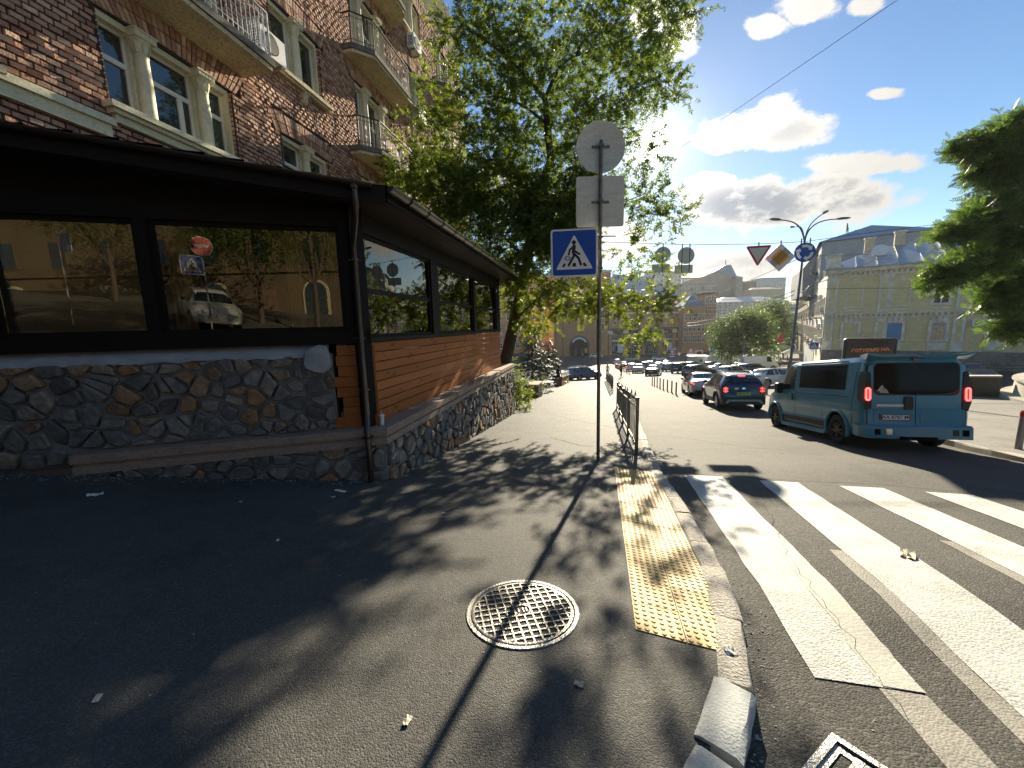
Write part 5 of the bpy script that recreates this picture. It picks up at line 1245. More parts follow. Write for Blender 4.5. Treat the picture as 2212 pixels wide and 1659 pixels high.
p = mir(440, 640, 25); round_tree('side_street_tree', 'leafy side street tree behind the mirrored white off roader', 'tree', (p.x, p.y, G(p.x, p.y)), 3.4, 10, 4, 800, MT['leaf'], .16, 44, group='trees of the side street')
p = mir(250, 640, 24); round_tree('side_street_tree', 'leafy side street tree, mirrored in the blind backed pane', 'tree', (p.x, p.y, G(p.x, p.y)), 2.5, 9.5, 3.8, 700, MT['leaf'], .16, 42, group='trees of the side street')
# brick parapet, balustrade, steps and terrace beyond the pavilion
def gmat(x, y, deg): return Matrix.Translation((x, y, G(x, y))) @ Matrix.Rotation(rad(deg), 4, 'Z')
a, b = gp(1205, 836), gp(1222, 800); pe = gp(1196, 834)
L_ = 6.5; dirp = Vector((.24, .97, 0))
bp_ = thing('brick_parapet', 'low worn brick parapet bench with a pale coping, beside the terrace', 'parapet', (pe.x, pe.y, G(pe.x, pe.y)), math.atan2(dirp.y, dirp.x))
rr = random.Random(8); slope = (G(pe.x+dirp.x*L_, pe.y+dirp.y*L_)-G(pe.x, pe.y))/L_
me_b = MB(); me_b.box(0,1,0,1,0,1); me_b = me_b.mesh('brick', MT['redbrick'])
m = MB(); m.hexa([(0,-.7,-.3),(L_,-.7,-.3+slope*L_),(L_,0,-.3+slope*L_),(0,0,-.3),(0,-.7,.78),(L_,-.7,.78+slope*L_),(L_,0,.78+slope*L_),(0,0,.78)]); m.build('core', MT['grout'], bp_)
for r in range(9):
    for k in range(3): put('brick', me_b, bp_, (-.02+rr.uniform(-.006, .006), -.71+.235*k+(.0 if r % 2 else .0)+.006, .01+.086*r), None, (.04, .222, .074))
for r in range(9):
    for k in range(24):
        x = k*.25+(.12 if r % 2 else 0); put('brick', me_b, bp_, (x, -.72+rr.uniform(-.004, .004), .01+.086*r+slope*x), None, (.236, .03, .074))
m = MB(); m.hexa([(-.06,-.78,.79),(L_,-.78,.79+slope*L_),(L_,.02,.79+slope*L_),(-.06,.02,.79),(-.06,-.78,.87),(L_,-.78,.87+slope*L_),(L_,.02,.87+slope*L_),(-.06,.02,.87)]); m.build('coping', MT['canvas'], bp_)
m = MB(); m.hexa([(.2,-.72,.9),(L_,-.72,.95+slope*L_),(L_,-.62,.95+slope*L_),(.2,-.62,.9),(.2,-.74,1.2),(L_,-.74,1.25+slope*L_),(L_,-.66,1.25+slope*L_),(.2,-.66,1.2)]); m.build('white_board', MT['white'], bp_)
pb = gp(1226, 812); bl_ = thing('brick_balustrade', 'brick balustrade of small rounded arches stepping down beside the parked blue cars', 'balustrade', (pb.x, pb.y, G(pb.x, pb.y)), math.atan2(dirp.y, dirp.x))
for k in range(6):
    x = k*1.6; z = G(pb.x+dirp.x*x, pb.y+dirp.y*x)-G(pb.x, pb.y); m = MB(); m.box(x, x+.42, -.35, 0, z-.3, z+1.0); pr = m.build('pier', MT['redbrick'], bl_)
    m = MB(); m.prism([(x+.21+.26*cos(t*PI/8), -.38, z+1.0+.16*sin(t*PI/8)) for t in range(9)], (0, .41, 0)); m.build('rounded_cap', MT['canvas'], pr)
    m = MB(); zz = G(pb.x+dirp.x*(x+1.6), pb.y+dirp.y*(x+1.6))-G(pb.x, pb.y); m.hexa([(x+.42,-.3,z-.2),(x+1.6,-.3,zz-.2),(x+1.6,-.05,zz-.2),(x+.42,-.05,z-.2),(x+.42,-.3,z+.35),(x+1.6,-.3,zz+.35),(x+1.6,-.05,zz+.35),(x+.42,-.05,z+.35)]); m.build('low_wall', MT['ledge'], bl_)
ps = gp(1150, 858); st_ = thing('stone_steps', 'low rubble stone block and steps at the end of the stone base wall', 'steps', (ps.x, ps.y, G(ps.x, ps.y)), rad(75))
rr = random.Random(17)
m = MB(); m.box(-.5, .9, -.42, .42, -.3, .78); m.build('core', MT['grout'], st_)
for fr_, x0, x1 in ((Matrix.Translation((0,-.42,0)), -.5, .9), (Matrix.Translation((-.5,.42,0)) @ Matrix.Rotation(rad(-90), 4, 'Z'), 0, .84)):
    for cx_, cz_, Q in rubble(x0, x1, lambda x: -.1, lambda x: .76, .26, .2, rr):
        m = MB(fr_); n = len(Q); f = lambda s, d: [(cx_+(x-cx_)*s, -d, cz_+(z-cz_)*s) for x, z in Q]
        m.add(f(1, -.02)+f(.95, .03)+f(.7, .05), [(i, (i+1) % n, n+(i+1) % n, n+i) for i in range(n)]+[(n+i, n+(i+1) % n, 2*n+(i+1) % n, 2*n+i) for i in range(n)]+[tuple(range(2*n, 3*n))]); m.build('stone', MT['stone'], st_)
m = MB(); m.box(-.56, .95, -.48, .46, .78, .86); m.build('top_slab', MT['ledge'], st_)
for k in range(3): m = MB(); m.box(-1.6-.02*k, -.55, .1+.5*k, .6+.5*k, -.3, .1+.2*k); m.build('step', MT['ledge'], st_)
def cafe_table(px, py, d, label, kind=0):
    p = at(px, py, d); t = thing('cafe_table', label, 'table', (p.x, p.y, G(p.x, p.y)), rnd.uniform(0, 3), 'white terrace tables')
    m = MB(); m.lathe([(0,.72),(.42,.72),(.43,.73),(.43,.75),(0,.75)], 20); m.build('top', MT['white'], t)
    m = MB()
    for k in range(3): a = 2*PI*k/3; m.tube([(.35*cos(a),.35*sin(a),0),(0,0,.4),(-.25*cos(a),-.25*sin(a),.72)], .014, 6)
    m.build('legs', MT['white'], t)
for px, py, d, lb in [(1160,815,25,'white round terrace table nearest the light green shrub'),(1183,808,27,'white round terrace table at the foot of the conifer'),(1187,796,33,'white round terrace table behind the nearer one, at the parapet'),(1192,788,38,'white round terrace table third along the parapet'),(1140,800,30,'white round terrace table deep in the terrace beside the plants'),(1196,783,42,'white round terrace table last along the parapet')]: cafe_table(px, py, d, lb)
def chair(px, py, d, a, label):
    p = at(px, py, d); t = thing('folding_chair', label, 'chair', (p.x, p.y, G(p.x, p.y)), a, 'white folding terrace chairs')
    m = MB(); m.box(-.2,.2,-.2,.2,.44,.46); m.build('seat', MT['white'], t)
    m = MB(); m.box(-.2,.2,.2,.22,.66,.86); m.build('backrest', MT['white'], t)
    m = MB()
    for s in (-.19, .19): m.tube([(s,-.22,0),(s,.2,.5),(s,.22,.88)], .012, 5); m.tube([(s,.22,0),(s,-.18,.46)], .012, 5)
    m.build('frame', MT['white'], t)
chair(1130, 822, 23, .4, 'white folding chair nearest the stone steps'); chair(1150, 818, 24, 2.2, 'white folding chair beside the nearest terrace table'); chair(1168, 803, 29, 1.2, 'white folding chair in front of the conifer')
p = at(1172, 808, 27.5); shrub('planter_plant', 'green plant in a pale tub between the terrace tables', (p.x, p.y, G(p.x, p.y)), .5, .9, 80, MT['leafy'], .7, 36)
# ------------------------------------------------------------------ vehicles
def smoothtab(tab, x):
    """monotone-ish cubic through a table of rows (x, values...)"""
    if x <= tab[0][0]: return tab[0][1:]
    for i in range(len(tab)-1):
        a, b = tab[i], tab[i+1]
        if x <= b[0]:
            t = (x-a[0])/(b[0]-a[0]); out = []
            p = tab[max(i-1, 0)]; n = tab[min(i+2, len(tab)-1)]
            for k in range(1, len(a)):
                d = (b[k]-a[k])
                m0 = (b[k]-p[k])/max(b[0]-p[0], 1e-6)*(b[0]-a[0]); m1 = (n[k]-a[k])/max(n[0]-a[0], 1e-6)*(b[0]-a[0])
                l0 = (a[k]-p[k])*d; l1 = (n[k]-b[k])*d
                if l0 <= 0: m0 = 0
                if l1 <= 0: m1 = 0
                m0 = max(-3*abs(d), min(3*abs(d), m0)); m1 = max(-3*abs(d), min(3*abs(d), m1))
                out.append(a[k]*(1+2*t)*(1-t)**2+m0*t*(1-t)**2+b[k]*t*t*(3-2*t)+m1*t*t*(t-1))
            return out
    return tab[-1][1:]
class Shell:
    """car body skin: rows (x, zb, zs, zr, w, wr) = underside, shoulder, roof heights, half widths"""
    def __init__(s, tab, sect=None): s.t = tab
    def sec(s, x):
        zb, zs, zr, w, wr = smoothtab(s.t, x); h = zs-zb; g = zr-zs
        return [(0, zb), (.82*w, zb), (.955*w, zb+.07*h), (.99*w, zb+.3*h), (w, zb+.55*h), (.985*w, zb+.85*h), (.955*w, zs), (wr+(.955*w-wr)*.08, zr-.16*g), (wr*.9, zr-.03*g-.004), (wr*.55, zr), (0, zr+.004)]
    def P(s, x, t, side=1):
        q = s.sec(x); i = min(int(t), len(q)-2); f = t-i; a, b = q[i], q[i+1]
        return Vector((x, side*(a[0]+(b[0]-a[0])*f), a[1]+(b[1]-a[1])*f))
    def N(s, x, t, side):
        e = .01; du = s.P(x+e, t, side)-s.P(x-e, t, side); dv = s.P(x, min(t+.05, 9.999), side)-s.P(x, max(t-.05, 0), side)
        n = du.cross(dv)*(-side); return n.normalized() if n.length > 1e-9 else Vector((0, 0, 1))
    def body(s, mats, arches=(), nx=64):
        x0, x1 = s.t[0][0], s.t[-1][0]; xs_ = sorted({x0+(x1-x0)*i/nx for i in range(nx+1)}|{r[0] for r in s.t})
        k = 11; m = MB(); ring = 2*k-2; vs = []
        for x in xs_:
            q = s.sec(x); vs += [(x, y, z) for y, z in q]+[(x, -y, z) for y, z in q[-2:0:-1]]
        fs = [(i*ring+j, i*ring+(j+1) % ring, (i+1)*ring+(j+1) % ring, (i+1)*ring+j)[::-1] for i in range(len(xs_)-1) for j in range(ring)]
        n = len(xs_)-1; fs += [tuple(range(ring))[::1], tuple(range(n*ring, n*ring+ring))[::-1]]
        m.add(vs, fs)
        me = m.mesh('body', mats)
        bm_ = bmesh.new(); bm_.from_mesh(me); bmesh.ops.recalc_face_normals(bm_, faces=bm_.faces); bm_.to_mesh(me); bm_.free()
        if arches:
            o = bpy.data.objects.new('body_tmp', me); COL.objects.link(o); c = MB()
            for ax, r, zc, yi in arches:
                for sd in (1, -1): c.lathe([(0, -.5), (r, -.5), (r, .5), (0, .5)], 28, (ax, sd*(yi+.5), zc), 'y')
            cm = c.mesh('arch_tmp', MT['black']); bm_ = bmesh.new(); bm_.from_mesh(cm); bmesh.ops.remove_doubles(bm_, verts=bm_.verts, dist=1e-5); bmesh.ops.recalc_face_normals(bm_, faces=bm_.faces); bm_.to_mesh(cm); bm_.free()
            oc = bpy.data.objects.new('arch_tmp', cm); COL.objects.link(oc)
            md = o.modifiers.new('b', 'BOOLEAN'); md.operation = 'DIFFERENCE'; md.object = oc; md.solver = 'EXACT'; md.material_mode = 'TRANSFER'
            dg_ = bpy.context.evaluated_depsgraph_get(); me2 = bpy.data.meshes.new_from_object(o.evaluated_get(dg_))
            bpy.data.objects.remove(o); bpy.data.objects.remove(oc); me = me2
        me.name = 'body'; me.polygons.foreach_set('use_smooth', [True]*len(me.polygons)); me.set_sharp_from_angle(angle=rad(32)); return me
    def patch(s, m, xa, xb, ta, tb, sides=(1, -1), off=.006, nx=8, nt=5, skew=0, skew2=0, thick=.0):
        """a panel lying on the skin; skew shifts its top edge along x"""
        for sd in sides:
            vs = []
            for i in range(nx+1):
                for j in range(nt+1):
                    v = j/nt; x = xa+skew*v+((xb+skew2*v)-(xa+skew*v))*i/nx; t = ta+(tb-ta)*v
                    vs.append(s.P(x, t, sd)+s.N(x, t, sd)*off)
            k = nt+1; f = [(i*k+j, (i+1)*k+j, (i+1)*k+j+1, i*k+j+1) for i in range(nx) for j in range(nt)]
            m.add(vs, [q if sd < 0 else q[::-1] for q in f])
def wheel_mesh(R_, w, style, n=10):
    ty = MB(); r = R_; ty.lathe([(r*.66,-w/2),(r*.9,-w/2),(r*.98,-w*.4),(r,-w*.25),(r,w*.25),(r*.98,w*.4),(r*.9,w/2),(r*.66,w/2)], 28, (0,0,0), 'y')
    for k in range(28): a = 2*PI*k/28
    rim = MB(); rr_ = r*.67; rim.lathe([(rr_,-w/2),(rr_*.96,-w*.48),(rr_*.92,-w*.3),(rr_*.9,w*.3)], 28, (0,0,0), 'y')
    rim.lathe([(0,-w*.5),(rr_*.16,-w*.48),(rr_*.17,-w*.3)], 14, (0,0,0), 'y')
    for k in range(n):
        a = 2*PI*k/n+(.16 if style == 'split' and k % 2 else 0); wd = rr_*(.085 if style != 'steel' else .17)
        c, s = cos(a), sin(a)
        for p, q in (((rr_*.12), (rr_*.94)),):
            rim.hexa([(p*c-wd*s,-w*.36,p*s+wd*c),(p*c+wd*s,-w*.36,p*s-wd*c),(q*c+wd*.8*s,-w*.34,q*s-wd*.8*c),(q*c-wd*.8*s,-w*.34,q*s+wd*.8*c),
                      (p*c-wd*s,-w*.47,p*s+wd*c),(p*c+wd*s,-w*.47,p*s-wd*c),(q*c+wd*.5*s,-w*.5,q*s-wd*.5*c),(q*c-wd*.5*s,-w*.5,q*s+wd*.5*c)])
    disc = MB(); disc.lathe([(0,-w*.2),(rr_*.9,-w*.2)], 24, (0,0,0), 'y')
    return ty, rim, disc
def add_wheels(parent, axles, yc, R_, w, rimm, style='split', n=10):
    ty, rim, disc = wheel_mesh(R_, w, style, n)
    tm = ty.mesh('tyre', MT['tyre'], 40); rm = rim.mesh('rim', MT[rimm], 35); dm = disc.mesh('brake_disc', MT['black'])
    for ax in axles:
        for sd in (1, -1):
            e = put('wheel', dm, parent, (ax, sd*-yc, R_), (0, 0, 0 if sd > 0 else PI)); put('tyre', tm, e); put('rim', rm, e)
def ground_matrix(p, az, fn=None):
    """car frame: x forward along bearing az, z along the street's normal"""
    return gframe(p[0], p[1], 90-az, 0, fn or R)

# teal van, x forward from the rear bumper, y left
L_ = 4.85
VT = [(0,.30,1.10,1.80,.86,.72),(.03,.27,1.14,1.90,.90,.76),(.12,.26,1.15,1.93,.93,.79),(.5,.25,1.16,1.95,.95,.81),(2.6,.25,1.17,1.95,.95,.81),(3.2,.25,1.17,1.93,.95,.80),(3.55,.25,1.16,1.83,.945,.76),(3.95,.25,1.12,1.48,.94,.74),(4.25,.26,1.05,1.17,.92,.72),(4.55,.28,.93,1.02,.87,.66),(4.75,.31,.80,.87,.76,.55),(L_,.36,.66,.72,.6,.4)]
van_c = (gr(1810,957)+gr(1675,919))/2
d_ = gr(1675,919)-gr(1810,957); VAZ = math.degrees(math.atan2(d_.x, d_.y))
AX = (.85, 3.95)
vm = ground_matrix((0,0), VAZ); 
# place so that the left rear tyre stands where it is seen
lr = gr(1810,957); fw = Vector((sin(rad(VAZ)), cos(rad(VAZ)), 0)); lf = Vector((-fw.y, fw.x, 0)); orig = lr-fw*AX[0]-lf*.87
VS = 1.07; orig = lr-(fw*AX[0]+lf*.87)*VS
van = thing('teal_van', 'teal passenger van with black tinted windows and glowing red tail lights, waiting past the crossing', 'van', M=ground_matrix((orig.x, orig.y), VAZ) @ Matrix.Diagonal((1, VS, VS, 1)))
S = Shell(VT)
me = S.body([MT['teal'], MT['black']], [(AX[0], .40, .335, .62), (AX[1], .40, .335, .62)], 70); put('body', me, van)
for sd in (1, -1): m = MB(); S.patch(m, .62, 2.62, 6.1, 7.42, (sd,), off=.008, nx=14, skew=.05, skew2=.1); m.build('side_window', MT['cglass'], van, smooth=60)
for sd in (1, -1): m = MB(); S.patch(m, 2.86, 3.66, 6.0, 7.35, (sd,), off=.008, nx=8, skew=.05, skew2=-.28); m.build('front_door_window', MT['cglass2'], van, smooth=60)
m = MB(); S.patch(m, 3.62, 4.16, 7.2, 9.95, off=.006, nx=6); m.build('windscreen', MT['cglass2'], van, smooth=60)
for sd in (1, -1): m = MB(); S.patch(m, .2, 4.4, 4.15, 4.35, (sd,), off=.004, nx=30, nt=2); S.patch(m, .4, 3.5, 6.02, 6.06, (sd,), off=.004, nx=20, nt=1); m.build('side_crease', MT['teal'], van, smooth=60)
for nm, args in (('door_seam', (2.74, 2.755, 1.6, 7.5)), ('door_seam', (3.72, 3.735, 2.5, 6.0)), ('door_seam', (1.42, 1.43, 1.6, 6.0)), ('slide_rail', (.5, 2.7, 5.35, 5.5)), ('door_seam', (.3, .312, 1.6, 7.4))):
    m = MB(); S.patch(m, *args, off=.003, nx=10 if nm == 'slide_rail' else 1, nt=8); m.build(nm, MT['black'] if nm == 'door_seam' else MT['trim'], van)
m = MB()                                                      # side skirts with a dark panel
for sd in (1, -1):
    m.hexa([(1.3,sd*.84,.17),(3.5,sd*.84,.17),(3.5,sd*.965,.17),(1.3,sd*.965,.17),(1.3,sd*.84,.3),(3.5,sd*.84,.3),(3.5,sd*.95,.26),(1.3,sd*.95,.26)][::1])
    m.hexa([(1.3,sd*.9,.47),(3.5,sd*.9,.47),(3.5,sd*.965,.47),(1.3,sd*.965,.47),(1.3,sd*.9,.53),(3.5,sd*.9,.53),(3.5,sd*.955,.52),(1.3,sd*.955,.52)])
m.build('side_skirt', MT['teal'], van)
m = MB(); S.patch(m, 1.32, 3.48, 2.1, 2.95, off=.004, nx=10); m.build('sill_panel', MT['brown'], van)
for ax in AX:
    for sd in (1, -1):
        m = MB(); n = 20
        pts = [(ax+.425*cos(PI*i/n*1.16-.25), sd*.945, .335+.425*sin(PI*i/n*1.16-.25)) for i in range(n+1)]; m.tube(pts, .035, 8); m.build('wheel_arch', MT['teal'], van, smooth=50)
add_wheels(van, AX, .83, .335, .23, 'rimb', 'split', 10)
# rear: doors, window, lamps, bumper, spoiler
def rear_panel(pts, x, d): return [(x, y, z) for y, z in pts], (d, 0, 0)
m = MB(); q = rrect(1.685, 1.285, .08); m.prism([(-.006, y, z+1.13) for y, z in q], (.03, 0, 0)); m.build('door_gap', MT['black'], van)
m = MB(); q = rrect(1.66, 1.26, .07); m.prism([(-.012, y, z+1.13) for y, z in q], (.05, 0, 0)); m.build('rear_door', MT['teal'], van, smooth=30)
m = MB(); q = [(y, z+1.47+(-.04*(1-(y/.7)**2) if z < 0 else 0)) for y, z in rrect(1.42, .62, .09, 6)]
low = [(-.71+1.42*i/10) for i in range(11)]
top_ = [(y, z) for y, z in [(yy, zz+1.47) for yy, zz in rrect(1.42, .62, .09, 6)] if z > 1.3]
bot = [(-.62,1.2),(-.35,1.165),(0,1.15),(.35,1.165),(.62,1.2)]
m.prism([(-.024, y, z) for y, z in sorted([p for p in top_], key=lambda p: math.atan2(p[1]-1.47, p[0]))[::1]+[(-.71,1.27)]+bot+[(.71,1.27)]], (.014, 0, 0)); m.build('rear_window', MT['cglass'], van)
m = MB(); q = rrect(1.47, .66, .11, 6); m.prism([(-.016, y, z+1.465) for y, z in q], (.006, 0, 0)); m.build('window_seal', MT['trim'], van)
m = MB(); m.box(-.0145, -.011, -.006, .006, .53, 1.16); m.build('door_seam', MT['black'], van)
m = MB(); m.box(-.0142, -.011, -.8, .8, .855, .86); m.box(-.016, -.011, .06, .74, .83, .845); m.build('door_seam', MT['concd'], van)
m = MB(); m.prism([(-.045, y+.13, z+.98) for y, z in rrect(.15, .27, .05)], (.035, 0, 0)); m.build('door_handle', MT['trim'], van, smooth=30)
for zz in (.62,): m = MB(); m.prism([(-.02, y, z) for y, z in [(.72,.6),(.72,.84),(.1,.84),(.06,.78),(.06,.6)]], (.006, 0, 0)); m.build('pressed_panel', MT['teal'], van)
m = MB(); m.prism([(-.02, y, z) for y, z in [(-.72,.6),(-.72,.8),(-.08,.8),(-.08,.6)]], (.006, 0, 0)); m.build('pressed_panel', MT['teal'], van)
pm = MB(); pm.prism([(-.032, y+.36, z+.69) for y, z in rrect(.53, .125, .012)], (.012, 0, 0)); plt = pm.build('number_plate', MT['trim'], van)
pm = MB(); pm.box(-.036, -.031, .36-.252, .36+.252, .69-.05, .69+.05); pm.build('plate_face', MT['plate'], plt)
pm = MB(); pm.box(-.0375, -.0355, .36+.222, .36+.25, .69-.046, .69+.046); pm.build('plate_stripe', MT['leafc'], plt)
TXR = Matrix(((0,0,-1,0),(-1,0,0,0),(0,1,0,0),(0,0,0,1)))     # lettering read from behind: x -> -y, y -> z
pm = MB(); pm.text('AA 8787 MI', .098, Matrix.Translation((-.0365, .345, .69)) @ TXR, .0012, .0012); pm.build('lettering', MT['ink'], plt)
m = MB(); m.prism([(-.02, y+.42, z+.93) for y, z in rrect(.5, .05, .01)], (.006,0,0)); m.build('door_trim', MT['ytrim'], van)
for sd in (1, -1):
    m = MB(); m.prism([(-.03, sd*y, z) for y, z in [(.77,.87),(.86,.83),(.915,1.0),(.9,1.4),(.85,1.62),(.79,1.6),(.775,1.3)]], (.22, 0, 0)); lamp = m.build('tail_lamp', MT['trim'], van, smooth=30)
    m = MB(); q = rrect(.085, .27, .042, 6); m.prism([(-.045, y+sd*.845, z+1.16) for y, z in q], (.02, 0, 0)); m.build('lit_lens', MT['tail'], lamp, smooth=30)
    m = MB()
    for k in (1, .62):
        pts = [(-.05, y*k+sd*.845, z*(.94 if k == 1 else .84)+1.16) for y, z in q]; m.tube(pts+[pts[0]], .009, 5, False)
    m.build('light_ring', MT['taillit'], lamp)
m = MB(); m.prism([(-.1,0,.27),(-.1,0,.5),(-.06,0,.54),(.2,0,.54),(.2,0,.27)], (0, .9, 0)); m.prism([(-.1,0,.27),(.2,0,.27),(.2,0,.54),(-.06,0,.54),(-.1,0,.5)], (0, -.9, 0))
for sd in (1, -1): m.hexa([(-.1,sd*.9,.27),(.2,sd*.9,.27),(.2,sd*.97,.3),(.02,sd*.97,.3),(-.1,sd*.9,.5),(.2,sd*.9,.54),(.2,sd*.97,.54),(.02,sd*.97,.5)])
bmp = m.build('rear_bumper', MT['teal'], van, smooth=30)
for y, w, mt_ in ((.7,.1,'black'),(.5,.1,'chrome'),(-.62,.1,'trim'),(-.78,.11,'black')):
    m = MB(); m.box(-.106, -.095, y-w/2, y+w/2, .34, .46); m.build('bumper_insert', MT[mt_], bmp)
m = MB(); m.box(-.104, .0, -.32, .32, .235, .31); m.build('tow_recess', MT['black'], bmp)
m = MB(); n = 16; vs = []                                       # roof spoiler
for i in range(n+1):
    y = -.9+1.8*i/n; k = abs(y)/.9; zt = 1.95+.015*(1-k)+.05*max(0, k-.75)/.25; dip = -.02*math.exp(-((y)/.2)**2); dx = -.2+.06*k**2
    vs += [(.3, y*.9, 1.955), (dx, y, zt+dip), (dx+.01, y, zt-.045+dip), (.02, y*.95, 1.86)]
m.add(vs, [(i*4+k, i*4+(k+1) % 4, (i+1)*4+(k+1) % 4, (i+1)*4+k) for i in range(n) for k in range(4)]+[(3,2,1,0), (n*4, n*4+1, n*4+2, n*4+3)]); m.build('roof_spoiler', MT['teal'], van, smooth=35)
m = MB(); m.box(-.03, .02, -.06, .06, 1.84, 1.87); m.build('high_brake_light', MT['tail'], van)
for sd in (1, -1):
    m = MB(); m.prism([(3.52, sd*.97+sd*y, z+1.2) for y, z in rrect(.2, .3, .05)], (.16, 0, 0)); m.prism([(3.56,sd*.86,1.1),(3.56,sd*.95,1.12),(3.56,sd*.95,1.18),(3.56,sd*.86,1.17)], (.1,0,0)); mir_ = m.build('door_mirror', MT['trim'], van, smooth=30)
    m = MB(); m.prism([(2.86+x, sd*.957, .98+z) for x, z in rrect(.05, .2, .02)], (0, sd*.02, 0)); m.build('door_handle', MT['trim'], van)
m = MB(); m.add([(-.0255,.68,1.22),(-.0255,.52,1.22),(-.0255,.585,1.35)], [(0,1,2)]); m.add([(-.0255,.63,1.19),(-.0255,.47,1.18),(-.0255,.5,1.25),(-.0255,.57,1.3)], [(0,1,2,3)]); m.build('window_sticker', MT['canvas'], van)

# generic car bodies
TYPES = {
 'sedan': (4.75, [(0,.34,.80,.88,.70,.55),(.06,.27,.88,.98,.82,.64),(.45,.22,.92,1.06,.89,.66),(.75,.21,.93,1.12,.90,.62),(1.35,.2,.93,1.40,.905,.58),(1.9,.2,.92,1.46,.905,.58),(2.5,.2,.91,1.45,.905,.58),(2.95,.2,.90,1.32,.905,.60),(3.45,.2,.89,1.02,.90,.66),(4.1,.21,.80,.90,.87,.64),(4.55,.24,.68,.77,.78,.55),(4.75,.32,.56,.62,.62,.42)], (.98, 3.78), .325, (.8, 3.38), (1.38, 2.98), (.62,1.32), (2.9,3.5)),
 'suv': (4.4, [(0,.42,.96,1.08,.78,.66),(.06,.36,1.04,1.2,.86,.66),(.22,.33,1.09,1.42,.90,.62),(.5,.32,1.1,1.56,.91,.6),(.9,.31,1.1,1.62,.915,.6),(1.6,.31,1.08,1.65,.915,.6),(2.2,.31,1.07,1.63,.915,.6),(2.65,.31,1.06,1.5,.915,.62),(3.1,.31,1.04,1.17,.915,.70),(3.7,.32,.98,1.08,.89,.70),(4.15,.33,.88,.96,.82,.62),(4.4,.4,.7,.78,.68,.46)], (.82, 3.49), .37, (.55, 3.0), (.75, 2.68), (.09,.42), (2.62,3.14)),
 'hatch': (4.1, [(0,.36,.86,1.10,.68,.54),(.05,.28,.92,1.22,.78,.60),(.3,.23,.94,1.36,.85,.62),(.8,.22,.94,1.46,.87,.61),(1.6,.21,.93,1.50,.875,.6),(2.1,.21,.92,1.48,.875,.6),(2.5,.21,.91,1.34,.875,.62),(3.0,.21,.90,1.04,.87,.66),(3.6,.22,.82,.93,.84,.62),(3.95,.25,.7,.78,.74,.52),(4.1,.33,.58,.63,.6,.42)], (.72, 3.25), .31, (.45, 2.9), (.6, 2.55), (.03,.38), (2.48,3.05)),
}
CARTREE = {}
def car_proto(kind):
    L_, tab, axles, R_, sb, st_, rw, ws = TYPES[kind]; s = Shell(tab); e = bpy.data.objects.new('car_proto', None); COL.objects.link(e)
    put('body', s.body([MT['teal'], MT['black']], [(a, R_*1.16, R_, .6) for a in axles], 48), e)
    m = MB(); mid = (sb[0]+sb[1])/2+.1
    for a, b, sk, sk2 in ((sb[0], mid-.04, st_[0]-sb[0], 0), (mid+.04, sb[1], 0, st_[1]-sb[1])):
        for sd in (1, -1): m = MB(); s.patch(m, a, b, 6.08, 7.3, (sd,), off=.006, nx=8, skew=sk, skew2=sk2); m.build('side_window', MT['cglass2'], e, smooth=60)
    m = MB(); s.patch(m, ws[0], ws[1], 7.15, 9.98, off=.005, nx=6); m.build('windscreen', MT['cglass2'], e, smooth=60)
    m = MB(); s.patch(m, rw[0], rw[1], 7.1 if kind == 'sedan' else 6.1, 9.98, off=.006, nx=6, nt=8); m.build('rear_window', MT['cglass2'], e, smooth=60)
    for a in (mid, mid+1.05 if kind == 'sedan' else mid+1.0): m = MB(); s.patch(m, a-.005, a+.005, 2, 6, off=.003, nx=1, nt=6); m.build('door_seam', MT['black'], e)
    tl = 5.55 if kind == 'sedan' else 5.3
    for sd in (1, -1):
        m = MB(); s.patch(m, .015, .3, tl-.35, tl+.42, (sd,), off=.008, nx=5); m.build('tail_lamp', MT['taillit'], e, smooth=60)
        m = MB(); s.patch(m, L_-.55, L_-.1, 5.0, 5.9, (sd,), off=.008, nx=5); m.build('headlamp', MT['head'], e, smooth=60)
    zb = tab[1][1]; m = MB(); m.box(-.012, .02, -.26, .26, zb+.34, zb+.45); m.build('number_plate', MT['plate'], e)
    m = MB(); m.box(-.03, .2, -tab[2][4]*.8, tab[2][4]*.8, zb-.06, zb+.14); m.build('rear_bumper', MT['trim'], e)
    for sd in (1, -1): m = MB(); m.prism([(ws[0]-.0, sd*(tab[3][4]+.08)+sd*y, tab[4][2]+.08+z) for y, z in rrect(.18, .13, .04)], (.1,0,0)); m.build('door_mirror', MT['trim'], e, smooth=30)
    add_wheels(e, axles, tab[3][4]*.87, R_, .22, 'rims', 'split', 10)
    return e
def paint(name, c, metal=.4, rough=.28): return mat(name, c, rough, metal, coat=1)
PT = dict(black=paint('black car paint', (.012,.014,.016)), silver=paint('silver car paint', (.42,.42,.41), .7), grey=paint('grey car paint', (.12,.125,.13), .6), white=paint('white car paint', (.75,.74,.7), 0), navy=paint('navy car paint', (.01,.018,.06)), blue=paint('blue car paint', (.03,.06,.13), .5), green=paint('dark green car paint', (.012,.03,.028)), red=paint('dark red car paint', (.2,.02,.02)), beige=paint('beige silver car paint', (.4,.38,.33), .6))
protos = {}
